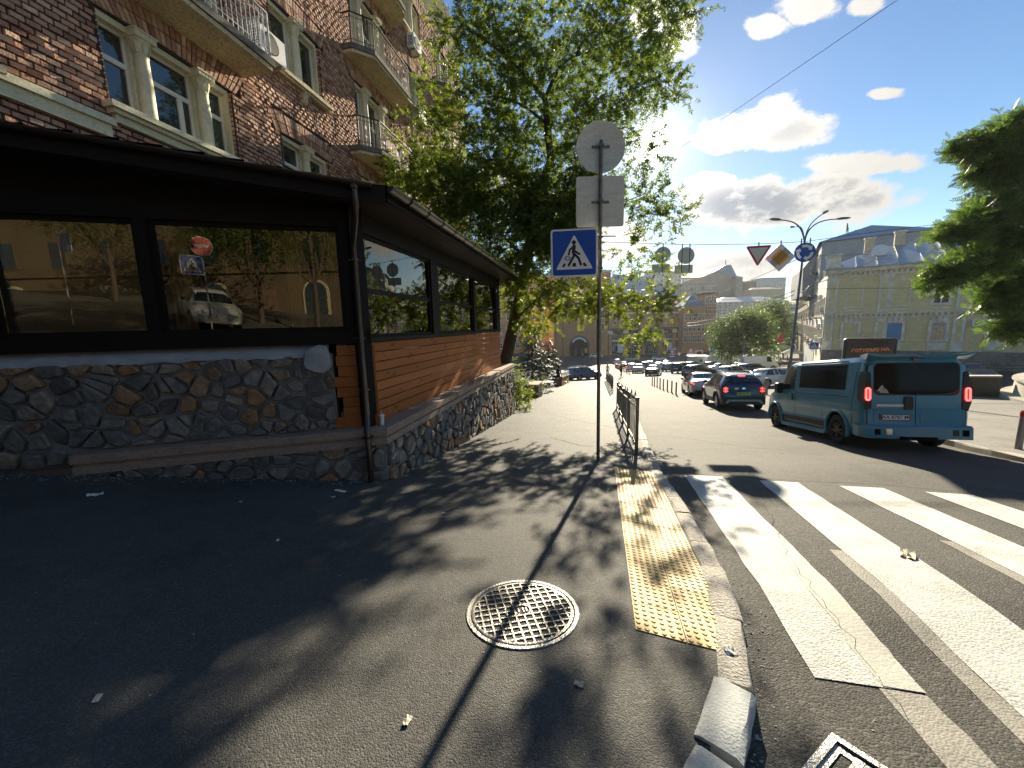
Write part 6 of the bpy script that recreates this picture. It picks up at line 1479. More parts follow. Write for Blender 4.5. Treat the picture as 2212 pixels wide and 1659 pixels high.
def car(kind, col, label, pos, az, name='parked_car', cat='car', group=None, scale=1, lit=True):
    if kind not in protos: protos[kind] = snapshot(car_proto(kind)); first = True
    r = copy_tree(protos[kind][0], tree=protos[kind]); r.name = name
    M = ground_matrix(pos, az); c_ = TYPES[kind][0]/2
    r.matrix_world = M @ Matrix.Translation((-c_*scale, 0, 0)) @ Matrix.Diagonal((scale, scale, scale, 1))
    tag(r, label, cat, group)
    for k in kids(r):
        if k.name.split('.')[0] == 'body': k.material_slots[0].link = 'OBJECT'; k.material_slots[0].material = PT[col]
        if k.name.split('.')[0] == 'tail_lamp' and not lit: k.material_slots[0].link = 'OBJECT'; k.material_slots[0].material = MT['tail']
    return r
def cpos(px, py, d): p = at(px, py, d); return (p.x, p.y)
# the dark blue off-roader gets its own shell and details
p_ = at(1578, 840, 18.6); DAZ = 15.5
dus = car('suv', 'navy', 'dark blue compact off roader with a yellow number plate, braking ahead of the teal van', (p_.x, p_.y), DAZ, 'compact_suv', 'car')
for c_ in kids(dus):
    if c_.name.split('.')[0] in ('number_plate', 'rear_bumper'): bpy.data.objects.remove(c_)
for c_ in kids(dus):
    if c_.name.split('.')[0] == 'tail_lamp':
        c_.material_slots[0].link = 'OBJECT'; c_.material_slots[0].material = MT['tail']
for sd in (1, -1):
    m = MB(); m.prism([(-.03, sd*.7+y, z+.93) for y, z in rrect(.2, .26, .04)], (.1,0,0)); tl = m.build('lamp_cluster', MT['tail'], dus, smooth=30)
    m = MB(); m.box(-.038, -.03, sd*.7-.085, sd*.7+.085, .97, .985); m.box(-.038, -.03, sd*.7-.008, sd*.7+.008, .82, 1.04); m.box(-.038,-.03,sd*.7-.085,sd*.7+.085,.86,.875); m.build('light_bar', MT['taillit'], tl)
    m = MB(); m.tube([(.6,sd*.55,1.57),(.75,sd*.55,1.68),(2.0,sd*.55,1.71),(2.25,sd*.55,1.62)], .022, 6); m.build('roof_rail', MT['trim'], dus)
    for ax in (.82, 3.49):
        m = MB(); n = 16; m.tube([(ax+.455*cos(PI*i/n*1.1-.16), sd*.9, .37+.455*sin(PI*i/n*1.1-.16)) for i in range(n+1)], .045, 6); m.build('arch_cladding', MT['trim'], dus, smooth=60)
    m = MB(); m.hexa([(1.25,sd*.8,.3),(3.05,sd*.8,.3),(3.05,sd*.93,.3),(1.25,sd*.93,.3),(1.25,sd*.8,.46),(3.05,sd*.8,.46),(3.05,sd*.925,.46),(1.25,sd*.925,.46)]); m.build('sill_cladding', MT['trim'], dus)
m = MB(); m.hexa([(-.06,-.8,.28),(.25,-.88,.28),(.25,.88,.28),(-.06,.8,.28),(-.06,-.8,.62),(.25,-.88,.62),(.25,.88,.62),(-.06,.8,.62)]); b_ = m.build('rear_bumper', MT['trim'], dus)
m = MB(); m.prism([(-.075, y, z) for y, z in [(-.74,.34),(-.62,.5),(.62,.5),(.74,.34),(.64,.34),(.54,.42),(-.54,.42),(-.64,.34)]], (.02,0,0)); m.build('skid_plate', MT['zinc'], b_)
m = MB(); m.box(-.028, -.005, -.26, .26, .7, .81); pl_ = m.build('number_plate', MT['plateY'], dus)
m = MB(); m.text('HH68 GWK', .085, Matrix.Translation((-.029, 0, .757)) @ TXR, .001, .001); m.build('lettering', MT['ink'], pl_)
m = MB(); m.prism([(-.02, y, z+.98) for y, z in rrect(.12, .07, .02)], (.02,0,0)); m.build('badge', MT['chrome'], dus)
m = MB(); m.prism([(-.02, y+.28, z+.97) for y, z in rrect(.16, .09, .04)], (.02,0,0)); m.build('oval_sticker', MT['white'], dus)
m = MB(); m.box(.3, .36, -.13, .13, 1.5, 1.525); m.build('high_brake_light', MT['taillit'], dus)
car('sedan', 'silver', 'silver saloon with its brake lights on, directly ahead of the dark blue off roader', cpos(1512, 830, 25.5), 16, 'sedan')
car('suv', 'black', 'black off roader seen side on beyond the orange posts, next to the silver saloon', cpos(1512, 812, 45), 62, 'suv', lit=False)
car('sedan', 'green', 'dark green saloon standing at the end of the row of orange posts', cpos(1412, 801, 54), 28, 'sedan', lit=False)
car('suv', 'black', 'black estate right of the dark green saloon', cpos(1470, 800, 59), 40, 'suv', lit=False)
car('hatch', 'grey', 'grey hatchback between the dark green saloon and the black estate', cpos(1446, 797, 66), 34, 'hatchback', lit=False)
car('sedan', 'beige', 'beige saloon with bright sun on its roof, behind the dark green one', cpos(1381, 797, 63), 26, 'sedan', lit=False)
car('hatch', 'silver', 'silver hatchback with a lit brake light beside the red posts', cpos(1365, 794, 71), 24, 'hatchback')
car('suv', 'silver', 'silver estate glinting in the sun at the head of the queue', cpos(1406, 789, 80), 30, 'suv', lit=False)
car('sedan', 'red', 'dark red saloon at the far end of the red post row', cpos(1347, 787, 88), 18, 'sedan', lit=False)
car('hatch', 'white', 'white hatchback on the square just right of the sign pole', cpos(1331, 778, 112), 5, 'hatchback', lit=False)
car('suv', 'beige', 'beige estate parked across the square before the arcade, left of the pale off roader', cpos(1365, 776, 122), 95, 'suv', lit=False)
car('suv', 'white', 'white off roader crossing the square in front of the dark arcade shops', cpos(1423, 777, 121), 100, 'suv', lit=False)
car('hatch', 'white', 'white estate parked at the arched doorway behind the sign pole', cpos(1288, 771, 140), 95, 'hatchback', lit=False, scale=1.15)
car('sedan', 'white', 'white saloon nose right beyond the van bonnet', cpos(1668, 822, 31), 75, 'sedan', lit=False)
car('hatch', 'silver', 'pale silver hatchback roof glinting behind the dark blue off roader', cpos(1585, 809, 42), 60, 'hatchback', lit=False)
car('suv', 'grey', 'grey estate behind the dark blue off roader, right of the pale hatchback', cpos(1628, 806, 46), 70, 'suv', lit=False)
car('sedan', 'white', 'white saloon in the far row below the round bushy tree', cpos(1562, 800, 56), 80, 'sedan', lit=False)
car('suv', 'blue', 'blue grey crossover parked nose out beside the brick balustrade', cpos(1262, 804, 46), 60, 'suv', lit=False)
car('sedan', 'blue', 'dark blue saloon parked behind the crossover at the balustrade', cpos(1254, 795, 54), 62, 'sedan', lit=False)
car('sedan', 'black', 'black saloon third in the row parked by the balustrade', cpos(1256, 789, 62), 62, 'sedan', lit=False)
car('sedan', 'grey', 'grey saloon with dark red tail lamps parked beside the yellow house, right of the van', cpos(2088, 812, 33), 205, 'sedan', lit=False)
for k_, c_, px, d, a_, lb in (('suv','grey',1395,76,30,'grey crossover in the thick of the waiting queue, behind the beige saloon'),('hatch','white',1425,74,34,'white hatchback in the queue behind the dark green saloon'),('sedan','silver',1440,88,38,'silver saloon deep in the queue left of the kiosk'),('suv','black',1496,66,45,'black crossover before the kiosk in the far queue'),('hatch','grey',1540,70,55,'grey hatchback below the parking sign'),('sedan','black',1606,60,72,'black saloon roof between the white saloon and the delivery van')):
    car(k_, c_, lb, cpos(px, 796, d), a_, {'suv':'suv','hatch':'hatchback','sedan':'sedan'}[k_], lit=False)
p = mir(450, 690, 19); q = mir(456, 690, 17); wsuv = car('suv', 'white', 'white off roader facing the pavilion, mirrored in its larger front pane', (p.x, p.y), math.degrees(math.atan2(q.x-p.x, q.y-p.y))+8, 'suv', lit=False, scale=1.08)
# white box van and small truck at the square, kiosk
def boxvan(px, py, d, az, label):
    p = at(px, py, d); t = thing('white_van', label, 'van', M=ground_matrix((p.x, p.y), az)); s = Shell([(0,.35,1.2,2.2,.9,.82),(.1,.3,1.25,2.3,.97,.86),(3.6,.3,1.25,2.3,.98,.86),(4.1,.3,1.2,2.15,.97,.82),(4.7,.32,1.1,1.5,.94,.76),(5.1,.36,.95,1.1,.85,.65),(5.3,.45,.8,.85,.7,.5)])
    put('body', s.body([PT['white'], MT['black']], [(.95,.4,.34,.65),(4.35,.4,.34,.65)], 40), t); m = MB(); s.patch(m, 3.4, 4.2, 6.1, 7.3, off=.01, skew2=-.25); s.patch(m, 4.1, 4.7, 7.2, 9.9, off=.01); m.build('cab_window', MT['cglass'], t); add_wheels(t, (.95, 4.35), .84, .34, .22, 'rims')
boxvan(1533, 785, 88, 95, 'plain white panel van standing behind the kiosk beside the round tree')
boxvan(1602, 799, 64, 100, 'white delivery van half hidden by the car roofs under the round tree')
for k in protos:
    def rm(n):
        for c in n[1]: rm(c)
        bpy.data.objects.remove(n[0])
    rm(protos[k])
# ------------------------------------------------------------------ the yellow house on the right and its row
YX, YY = 37.4, 46.3
yh = thing('yellow_house', 'faded yellow two storey house with cream pilasters, blind windows and a grey metal roof', 'house', (YX, YY, 0), rad(-39))
YM = yh.matrix_basis.copy()
m = MB(); m.box(0, 32, 0, 14, -6, 7.05); m.build('wall', MT['yellow'], yh)
m = MB(); m.box(-.06, 32, -.1, 0, -6, -2.95); m.build('plinth', MT['concd'], yh)
for i in range(3): m = MB(); m.box(-.05, 32, -.13, -.1, -3.85+i*.32, -3.85+i*.32+.24); m.build('plinth_course', MT['plinth'], yh)
m = MB(); m.box(-.06, 32, -.12, 0, -2.94, -2.0); m.build('base_band', MT['plinth'], yh)
def ypanel(nm, x0, x1, z0, z1, d=.06, mt='ytrim', par=None, y=0): m = MB(); m.box(x0, x1, y-d, y, z0, z1); return m.build(nm, MT[mt], par or yh)
def yframe(nm, x0, x1, z0, z1, w=.13, d=.09, key=False, par=None):
    m = MB(); m.box(x0-w, x0, -d, 0, z0, z1+w); m.box(x1, x1+w, -d, 0, z0, z1+w)
    n = 6; c = (x0+x1)/2; hw = (x1-x0)/2
    m.prism([(x0, 0, z1)]+[(x0+2*hw*i/n, 0, z1+.14*sin(PI*i/n)) for i in range(1, n)]+[(x1, 0, z1), (x1, 0, z1+w)]+[(x1-2*hw*i/n, 0, z1+w+.14*sin(PI*i/n)) for i in range(1, n)]+[(x0, 0, z1+w)], (0, -d, 0))
    if key: m.prism([(c-.1, 0, z1+.1), (c+.1, 0, z1+.1), (c+.17, 0, z1+.62), (c-.17, 0, z1+.62)], (0, -d-.05, 0))
    m.box(x0-w-.05, x1+w+.05, -d-.04, 0, z0-.12, z0); return m.build(nm, MT['ytrim'], par or yh)
def ywin(x0, x1, z0, z1, frm, mid='white', bars=False):
    m = MB(); w = .09; c = (x0+x1)/2; tz = z0+(z1-z0)*.6
    m.box(x0, x0+w, -.05, .0, z0, z1); m.box(x1-w, x1, -.05, 0, z0, z1); m.box(x0+w, x1-w, -.05, 0, z1-w, z1); m.box(x0+w, x1-w, -.05, 0, z0, z0+w); m.box(c-w/2, c+w/2, -.055, 0, z0+w, z1-w)
    if bars: m.box(x0+w, x1-w, -.053, 0, tz-.05, tz+.05)
    m.build('sash', MT['white'], frm); m = MB(); m.box(x0+w, x1-w, -.02, -.012, z0+w, z1-w); m.build('pane', MT['glass'], frm)
    if bars:
        m = MB()
        for i in range(9): q = x0+(x1-x0)*(i+.5)/9; m.box(q-.012, q+.012, -.11, -.09, z0, z1)
        m.build('bars', MT['zinc'], frm)
for x0 in (.0, 4.45, 10.3, 15.6, 21.5):                      # pilasters with sunk panels, both storeys
    p_ = ypanel('pilaster', x0, x0+.95, 2.26, 6.05, .1); ypanel('sunk_panel', x0+.22, x0+.73, 2.5, 5.5, .003, 'yellow', p_, -.1)
    m = MB(); m.box(x0-.1, x0+1.05, -.18, 0, 5.75, 5.9); m.box(x0-.18, x0+1.13, -.24, 0, 6.05, 6.25); m.box(x0-.05, x0+1.0, -.14, 0, 5.9, 6.05); m.build('capital', MT['ytrim'], p_)
    p_ = ypanel('pilaster', x0, x0+.85, -2.0, 1.55, .09); ypanel('sunk_panel', x0+.2, x0+.65, -1.0, 1.3, .003, 'yellow', p_, -.09)
for x0, x1, kind in ((1.75, 3.05, 'blind'), (5.55, 6.85, 'blind'), (8.65, 9.85, 'win'), (12.7, 13.9, 'win'), (17.4, 18.6, 'win')):
    f = yframe('window', x0, x1, 2.9, 5.05 if kind == 'win' else 5.5, key=(kind == 'blind'))
    if kind == 'win': ywin(x0, x1, 2.92, 5.05, f)
    else: ypanel('blind_panel', x0, x1, 2.9, 5.5, .02, 'yellow', f)
    ypanel('apron_panel', x0, x1, 2.45, 2.62, .03)
LW = ((1.75, 3.05, 'blind'), (5.45, 6.6, 'blue'), (8.8, 9.85, 'win'), (12.7, 13.85, 'win'), (17.4, 18.5, 'win'))
for x0, x1, kind in LW:
    f = yframe('window', x0, x1, -.82, 1.0, .22, .1)
    if kind == 'win': ywin(x0, x1, -.8, .98, f, bars=True)
    else: ypanel('blue_shutter' if kind == 'blue' else 'blind_panel', x0, x1, -.8, 1.0, .03, 'blueb' if kind == 'blue' else 'yellow', f)
    if kind == 'blue':
        for z in (-.35, .1, .55): ypanel('shutter_board', x0+.02, x1-.02, z, z+.4, .02, 'blueb', f, -.03)
    m = MB(); c = (x0+x1)/2
    for k in (-1, 0, 1): m.prism([(c+k*.4-.13, 0, 1.0), (c+k*.4+.13, 0, 1.0), (c+k*.46+.17, 0, 1.58), (c+k*.46-.17, 0, 1.58)], (0, -.13, 0))
    m.build('keystone', MT['ytrim'], f)
    ypanel('apron_panel', x0-.15, x1+.15, -1.85, -1.15, .15, 'ytrim')
edges = [.88]+[v for a, b, _ in LW for v in (a-.3, b+.3)]
edges = [(.88, 1.4), (3.4, 4.42), (6.95, 8.45), (10.2, 10.28), (11.2, 12.35), (14.2, 15.55), (16.5, 17.05), (18.9, 21.4)]
for a, b in edges:
    if b-a < .3: continue
    for r in range(5): ypanel('rustic_band', a, b, -1.0+r*.5, -1.0+r*.5+.42, .055, 'yellow')
def dentils(z, h, n, pitch, nm):
    m = MB()
    for i in range(n): m.box(.1+i*pitch, .1+i*pitch+pitch*.5, -.2, 0, z, z+h)
    m.build(nm, MT['ytrim'], yh, kind='stuff')
m = MB(); m.box(-.12, 32, -.2, 0, 2.06, 2.2); m.box(-.06, 32, -.12, 0, 1.62, 1.75); m.build('belt_course', MT['ytrim'], yh); dentils(1.78, .26, 70, .42, 'dentils')
m = MB(); m.box(-.1, 32, -.14, 0, 6.3, 6.45); m.box(-.3, 32, -.5, 0, 6.92, 7.2); m.box(-.2, 32, -.35, 0, 6.78, 6.92); m.build('cornice', MT['ytrim'], yh); dentils(6.48, .28, 70, .42, 'dentils')
m = MB(); R_ = [(-.5,-.7,7.3),(32,-.7,7.3),(32,14.6,7.3),(-.5,14.6,7.3),(4.5,7,10.2),(27,7,10.2)]
m.add(R_, [(0,1,5,4),(1,2,5),(2,3,4,5),(3,0,4)]); m.box(-.55, 32, -.75, 14.7, 7.2, 7.3); m.build('roof', MT['metalr'], yh)
for i in range(14):
    x = .6+i*1.75; t = min(1, (x+.5)/5.0) if x < 4.5 else 1
    m = MB(); a = Vector((x, -.7, 7.33)); b = Vector((x+(0 if x > 4.5 else 0), -.7+7.7*t, 7.33+2.9*t)); m.beam(a, b, .07, .1); m.build('roof_seam', MT['metalr'], yh)
for x, y, h in ((6.3, 7.5, 1.5), (9.6, 8, 1.9), (3.6, 6.5, 1.0)):
    m = MB(); m.box(x-.45, x+.45, y-.35, y+.35, 8.8, 10.2+h); c_ = m.build('chimney', MT['plaster'], yh); m = MB(); m.box(x-.55, x+.55, y-.45, y+.45, 10.2+h, 10.35+h); m.build('cap', MT['ytrim'], c_)
m = MB(); m.cyl((11.6, 6.5, 9.5), (11.6, 6.5, 13.2), .16, 10); m.cyl((12.5, 6.5, 9.5), (12.5, 6.5, 13.0), .13, 10); m.build('flue_pipe', MT['zinc'], yh)
m = MB(); m.box(-.35, 1.0, -.35, 1.0, 7.2, 8.7); m.box(-.5, 1.15, -.5, 1.15, 8.7, 8.95); m.build('corner_pedestal', MT['ytrim'], yh)
m = MB(); m.lathe([(0,0),(.5,.06),(.75,.2),(.72,.2),(.5,.1),(0,.04)], 20, (0,0,0), 'y'); o = tag(m.build('satellite_dish', MT['white'], smooth=40), 'pale satellite dish standing at the left end of the grey roof', 'satellite dish'); o.matrix_world = YM @ Matrix.Translation((4.4, 3.2, 9.4)) @ Matrix.Rotation(rad(-20), 4, 'X')
for x, z, lb in ((12.0, 2.3, 'air conditioner box on the yellow wall between the right upper windows'), (11.5, .55, 'larger air conditioner box low on the yellow wall beside the barred window'), (15.0, -.9, 'air conditioner box at the far right of the yellow wall')):
    aircon(x, z, .85 if z > 2 else 1.05, .58 if z > 2 else .66, 'white '+lb, YM @ Matrix.Translation((x, 0, z)))
m = MB(); m.box(0, .03, -.05, .0, 0, .03)
cs_ = thing('crossing_sign', 'blue crossing sign fixed at the left corner of the yellow house', 'road sign', M=YM @ Matrix.Translation((-.75, -.9, -1.5))); crossing_plate(cs_, .85)
m = MB(); m.cyl((0,.05,-2.6),(0,.05,.45),.04,8); m.build('pole', MT['zinc'], cs_)

# row of houses down the street on the left flank of the yellow one
def block(name, label, M, w, d, z0, z1, mt, rows, cols, win=(1.1, 1.9), roof=None, cat='building', wm='ytrim', z_first=None, pitch=3.3, skip=(), balc=False, side=None, band=False, both=False):
    """a building block: front at y=0 facing -y, windows each a part of it"""
    t = thing(name, label, cat, M=M)
    m = MB(); m.box(0, w, 0, d, z0, z1); m.build('wall', MT[mt], t)
    fm = MB(); fm.box(-.5-.12, .62, -.1, .0, -.12, 0); fm.box(-.62, -.5, -.1, 0, 0, 1); fm.box(.5, .62, -.1, 0, 0, 1); fm.box(-.62, .62, -.14, 0, 1, 1.1); fme = fm.mesh('window', MT[wm])
    gm = MB(); gm.box(-.5, .5, -.03, 0, 0, 1); gme = gm.mesh('pane', MT['glass'])
    sm = MB(); sm.box(-.025, .025, -.05, 0, 0, 1); sm.box(-.5, .5, -.045, 0, .58, .64); sme = sm.mesh('sash', MT['white'])
    zf = z_first if z_first is not None else z0+1.2
    for r in range(rows):
        for c in range(cols):
            if (r, c) in skip: continue
            x = w*(c+.5)/cols; z = zf+r*pitch
            o = put('window', fme, t, (x, 0, z), None, (win[0], 1, win[1])); put('pane', gme, o); put('sash', sme, o)
            if balc and (c+r) % 3 == 1:
                m = MB(); m.box(x-1.1, x+1.1, -.9, 0, z-.5, z-.35); bo = m.build('balcony', MT['slab'], t); m = MB()
                for k in range(9): q = x-1.1+2.2*k/8; m.box(q-.02, q+.02, -.9, -.86, z-.35, z+.55)
                m.box(x-1.12, x+1.12, -.92, -.85, z+.55, z+.62); m.build('railing', MT['railb'], bo)
    if roof:
        kind, h, rm = roof; m = MB()
        if kind == 'hip': e = min(w, d)*.45; m.add([(-.4,-.4,z1),(w+.4,-.4,z1),(w+.4,d+.4,z1),(-.4,d+.4,z1),(e,d/2,z1+h),(w-e,d/2,z1+h)], [(0,1,5,4),(1,2,5),(2,3,4,5),(3,0,4)])
        elif kind == 'pyr': m.add([(-.5,-.5,z1),(w+.5,-.5,z1),(w+.5,d+.5,z1),(-.5,d+.5,z1),(w/2,d/2,z1+h)], [(0,1,4),(1,2,4),(2,3,4),(3,0,4)])
        elif kind == 'gable': m.add([(0,-.02,z1),(w,-.02,z1),(w,d,z1),(0,d,z1),(w/2,-.02,z1+h),(w/2,d,z1+h)], [(0,1,4),(2,3,5),(1,2,5,4),(3,0,4,5)])
        elif kind == 'flat': m.box(-.3, w+.3, -.3, d+.3, z1, z1+h)
        m.build('roof', MT[rm], t)
    if band:
        for r in range(rows+1): m = MB(); z = zf-1.0+r*pitch; m.box(-.05, w+.05, -.12, 0, z, z+.3); m.build('string_course', MT[wm], t)
        for c in range(cols+1): m = MB(); x = w*c/cols; m.box(x-.22, x+.22, -.09, 0, zf-.7, z1); m.build('pilaster', MT[wm], t)
    return t
LFd = Vector((sin(rad(35)), cos(rad(35)), 0))
def rowM(t, z=0): p = Vector((YX, YY, z))+LFd*t; return Matrix.Translation(p) @ Matrix.Rotation(rad(55), 4, 'Z') @ Matrix.Diagonal((1, -1, 1, 1))
def rowblock(t, L, h, name, label, mt, rows, cols, pitch, **k):
    # front looks left across the street: built mirrored along the row
    M = Matrix.Translation(Vector((YX, YY, 0))+LFd*(t+L)) @ Matrix.Rotation(rad(55+180), 4, 'Z')
    return block(name, label, M, L, 12, -8, h, mt, rows, cols, z_first=k.pop('zf', -1.5), pitch=pitch, balc=True, **k)
rowblock(1.2, 15, 7.0, 'row_house', 'narrow cream facade flanking the yellow house, cluttered with balconies and boxes', 'ytrim', 2, 5, 3.7, cat='house')
rowblock(16.5, 26, 13, 'row_house', 'grey rendered house in the row beyond the yellow house flank', 'greyw', 4, 9, 3.6, roof=('hip', 2.5, 'bluer'), cat='house')
rowblock(43, 30, 15.5, 'row_house', 'third facade down the row, peach with balconies, in shade', 'pink', 5, 10, 3.4, roof=('hip', 2, 'bluer'), cat='house')
rowblock(74, 46, 12.5, 'row_house', 'last grey facade down the row before the street trees', 'greyw', 4, 12, 3.4, cat='house')
for i in range(10):
    t = 1.8+i*1.6; z = (-1.2, 2.6, .4, 4.2)[i % 4]
    M = Matrix.Translation(Vector((YX, YY, z))+LFd*(t+.4)) @ Matrix.Rotation(rad(235), 4, 'Z')
    if i < 6: aircon(0, 0, .85, .6, 'air conditioner box %s on the cluttered flank of the yellow house' % ('nearest', 'second from the corner', 'low third', 'high fourth', 'fifth', 'farthest')[i], M)
# pale grey fire wall rising behind the yellow roof
gw = thing('grey_gable_house', 'tall house with a blank pale grey gable wall behind the yellow house roof', 'house', tuple(at(1849, 600, 62)), rad(-30))
gl_ = gw.matrix_basis.inverted()
def gpl(px, py):
    o = Vector((0, 0, EYE)); d = ray(px, py); n = gw.matrix_basis.to_3x3() @ Vector((0, 1, 0)); k = (gw.matrix_basis.translation-o).dot(n)/d.dot(n); return gl_ @ (o+d*k)
out = [gpl(*p) for p in [(1733,610),(1735,580),(1760,549),(1849,498),(1936,515),(1990,540),(1990,640),(1733,640)]]
m = MB(); m.prism([(p.x, 0, p.z) for p in out], (0, 16, 0)); m.build('wall', MT['greyw'], gw)
m = MB(); q = [gpl(*p) for p in [(1760,549),(1849,498),(1936,515),(1990,540)]]
for a, b in zip(q, q[1:]): m.beam((a.x, -.1, a.z), (b.x, -.1, b.z), .5, .25)
m.build('parapet_cap', MT['concd'], gw)
q = [gpl(*p) for p in [(1770,575),(1850,530),(1935,560)]]; m = MB()
for a, b in zip(q, q[1:]): m.beam((a.x, -.03, a.z), (b.x, -.03, b.z), .12, .1)
m.build('roof_scar', MT['concd'], gw)
for k in range(4): m = MB(); a = gpl(1858+k*4, 511); m.box(a.x-.12, a.x+.12, -.03, 0, a.z-.14, a.z+.14); m.build('vent_opening', MT['black'], gw)
for k in range(3): m = MB(); a = gpl(1886+k*4, 517); m.box(a.x-.12, a.x+.12, -.03, 0, a.z-.14, a.z+.14); m.build('vent_opening', MT['black'], gw)
bb = [gpl(*p) for p in [(1873,502),(1953,493),(1953,530),(1936,518)]]; m = MB(); m.prism([(p.x, 1.5, p.z) for p in bb]+[], (0, 9, 0)); m.build('brick_stack', MT['beige'], gw)
p = at(1832, 500, 61); ds = thing('satellite_dish', 'rust coloured satellite dish on the ridge of the grey gable', 'satellite dish', tuple(p)); m = MB(); m.lathe([(0,0),(.6,.1),(.8,.25),(.75,.25),(0,.06)], 16, (0,0,.6), 'y'); o = m.build('dish', MT['terracotta'], ds, smooth=40); o.rotation_euler = (0, .2, .9)
m = MB(); m.cyl((0,0,-.8),(0,0,.6),.05,6); m.build('mast', MT['zinc'], ds)

# ------------------------------------------------------------------ the square and the town beyond it
def faceM(px0, px1, py, depth, z):
    a, b = at(px0, py, depth), at(px1, py, depth); d = b-a; return Matrix.Translation((a.x, a.y, 0)) @ Matrix.Rotation(math.atan2(d.y, d.x), 4, 'Z'), Vector((d.x, d.y)).length
def zpx(px, py, depth): return at(px, py, depth).z
# market hall: ochre front with arched portal, curved arcade, big metal roof
MDP = 150; M_, w_ = faceM(1205, 1317, 770, MDP, 0)
mk_ = thing('market_hall', 'ochre market hall with arched portal, dark arcade shops and grey metal roof across the square', 'market hall', M=M_)
zb, zt = -10.6, zpx(1260, 588, MDP); m = MB(); m.box(0, w_, 0, 14, zb, zt); m.build('wall', MT['ochre'], mk_)
ax = (at(1251, 770, MDP)-at(1205, 770, MDP)).length
def arch(cx_, r, zs, d, z0=zb, n=14): return [(cx_-r, d, z0), (cx_+r, d, z0)]+[(cx_+r*cos(PI*i/n), d, zs+r*sin(PI*i/n)) for i in range(n+1)]
m = MB(); m.prism(arch(ax, 3.9, zb+4.3, -.0), (0, -.18, 0)); po = m.build('portal', MT['brown'], mk_)
m = MB(); m.prism(arch(ax, 3.3, zb+4.3, -.2), (0, -.06, 0)); m.build('portal_opening', MT['black'], po)
m = MB(); m.prism([(ax+r*cos(PI*i/14), -.27, zb+4.3+r*sin(PI*i/14)) for r, rg in ((3.2, range(2, 13)), (2.5, range(12, 1, -1))) for i in rg], (0, -.08, 0)); m.build('fanlight', MT['white'], po)
for x in (ax-1.4, ax+1.2): m = MB(); m.box(x-.4, x+.4, -.35, -.27, zb+.4, zb+3.2); m.build('door_leaf', MT['concd'], po)
m = MB(); m.box(ax+2.1, ax+3.0, -.4, -.28, zb+1.4, zb+3.2); m.build('notice_board', MT['plateY'], po)
for x in (2.0, w_-5.2, w_-.6): m = MB(); m.cyl((x, -.15, zb), (x, -.15, zt), .16, 8); m.build('downpipe', MT['redp'] if False else MT['brown'], mk_)
for x, z in ((ax, 3.5), (w_-3, -1), (w_-3, 4), (ax, 8)):
    m = MB(); m.box(x-.9, x+.9, -.14, 0, z, z+3); wq = m.build('window', MT['ytrim'], mk_); m = MB(); m.box(x-.7, x+.7, -.18, -.14, z+.2, z+2.8); m.build('pane', MT['glass'], wq)
m = MB(); m.box(-.3, w_+.3, -.5, 0, zt-.8, zt); m.build('cornice', MT['ytrim'], mk_)
# arcade: bays on a gentle curve
AR = [(1317, 150), (1351, 149), (1388, 150), (1426, 152), (1455, 155), (1484, 159)]
for k in range(5):
    a, b = at(AR[k][0], 770, AR[k][1]), at(AR[k+1][0], 770, AR[k+1][1]); d = b-a; L = Vector((d.x, d.y)).length
    A = M_.inverted() @ (Matrix.Translation((a.x, a.y, 0)) @ Matrix.Rotation(math.atan2(d.y, d.x), 4, 'Z'))
    z2 = 5.2
    m = MB(A); m.box(0, L, 0, 9, 0, z2); m.build('upper_wall', MT['ochre'], mk_)
    m = MB(A); m.box(0, L, .6, 9, zb, 0); m.build('shop_recess', MT['concd'], mk_)
    m = MB(A); m.box(0, L, -.25, .3, -1.1, -.0); m.build('dark_band', MT['brown'], mk_)
    m = MB(A); m.box(-.7, .7, -.2, .9, zb, -.9); pc = m.build('pillar', MT['ochre'], mk_); m = MB(A); m.box(-.9, .9, -.4, .9, -2.2, -.9); m.build('pillar_head', MT['ytrim'], pc)
    m = MB(A); m.box(.75, L-.75, .2, .6, -5.2, -4.4); m.build('shop_fascia', MT['ytrim'], mk_)
    m = MB(A); m.box(.8, L-.8, .3, .55, -9.6, -5.3); sf = m.build('shop_front', MT['glass'], mk_)
    m = MB(A)
    for q in range(7): x = .8+(L-1.6)*q/6; m.box(x-.08, x+.08, .22, .3, -9.6, -5.3)
    m.build('shutter_bars', MT['zinc'], sf)
    if k in (0, 3): m = MB(A); m.box(L*.5, L-.9, .15, .3, -9.4, -6.2); m.build('white_shutter', MT['white'], sf)
    m = MB(A); m.box(.8, L-.8, .3, .55, -4.3, -1.2); uw = m.build('mezzanine_window', MT['glass'], mk_)
    m = MB(A)
    for q in (0, .33, .66, 1): x = .8+(L-1.6)*q; m.box(x-.1, x+.1, .22, .3, -4.3, -1.2)
    m.box(.8, L-.8, .24, .3, -2.8, -2.6); m.build('glazing_bars', MT['brown'], uw)
    for q in (.28, .72):
        m = MB(A); x = L*q; m.box(x-.75, x+.75, -.12, 0, 1.2, 4.0); wq = m.build('window', MT['ytrim'], mk_); m = MB(A); m.box(x-.55, x+.55, -.16, -.12, 1.4, 3.8); m.build('pane', MT['glass'], wq)
    m = MB(A); m.box(-.2, L+.2, -.45, .2, z2, z2+.7); m.build('cornice', MT['ytrim'], mk_)
hb = [at(px, py, d) for px, py, d in ((1300, 640, 165), (1470, 640, 172), (1440, 640, 215), (1300, 640, 210))]; zt2 = zpx(1460, 637, 170)
inv = M_.inverted(); P_ = [inv @ Vector((p.x, p.y, 0)) for p in hb]
m = MB(); m.prism([(p.x, p.y, zb) for p in P_], (0, 0, zt2-zb)); m.build('hall_wall', MT['brown'], mk_)
rp = [inv @ at(1325, 592, 185), inv @ at(1372, 596, 188)]
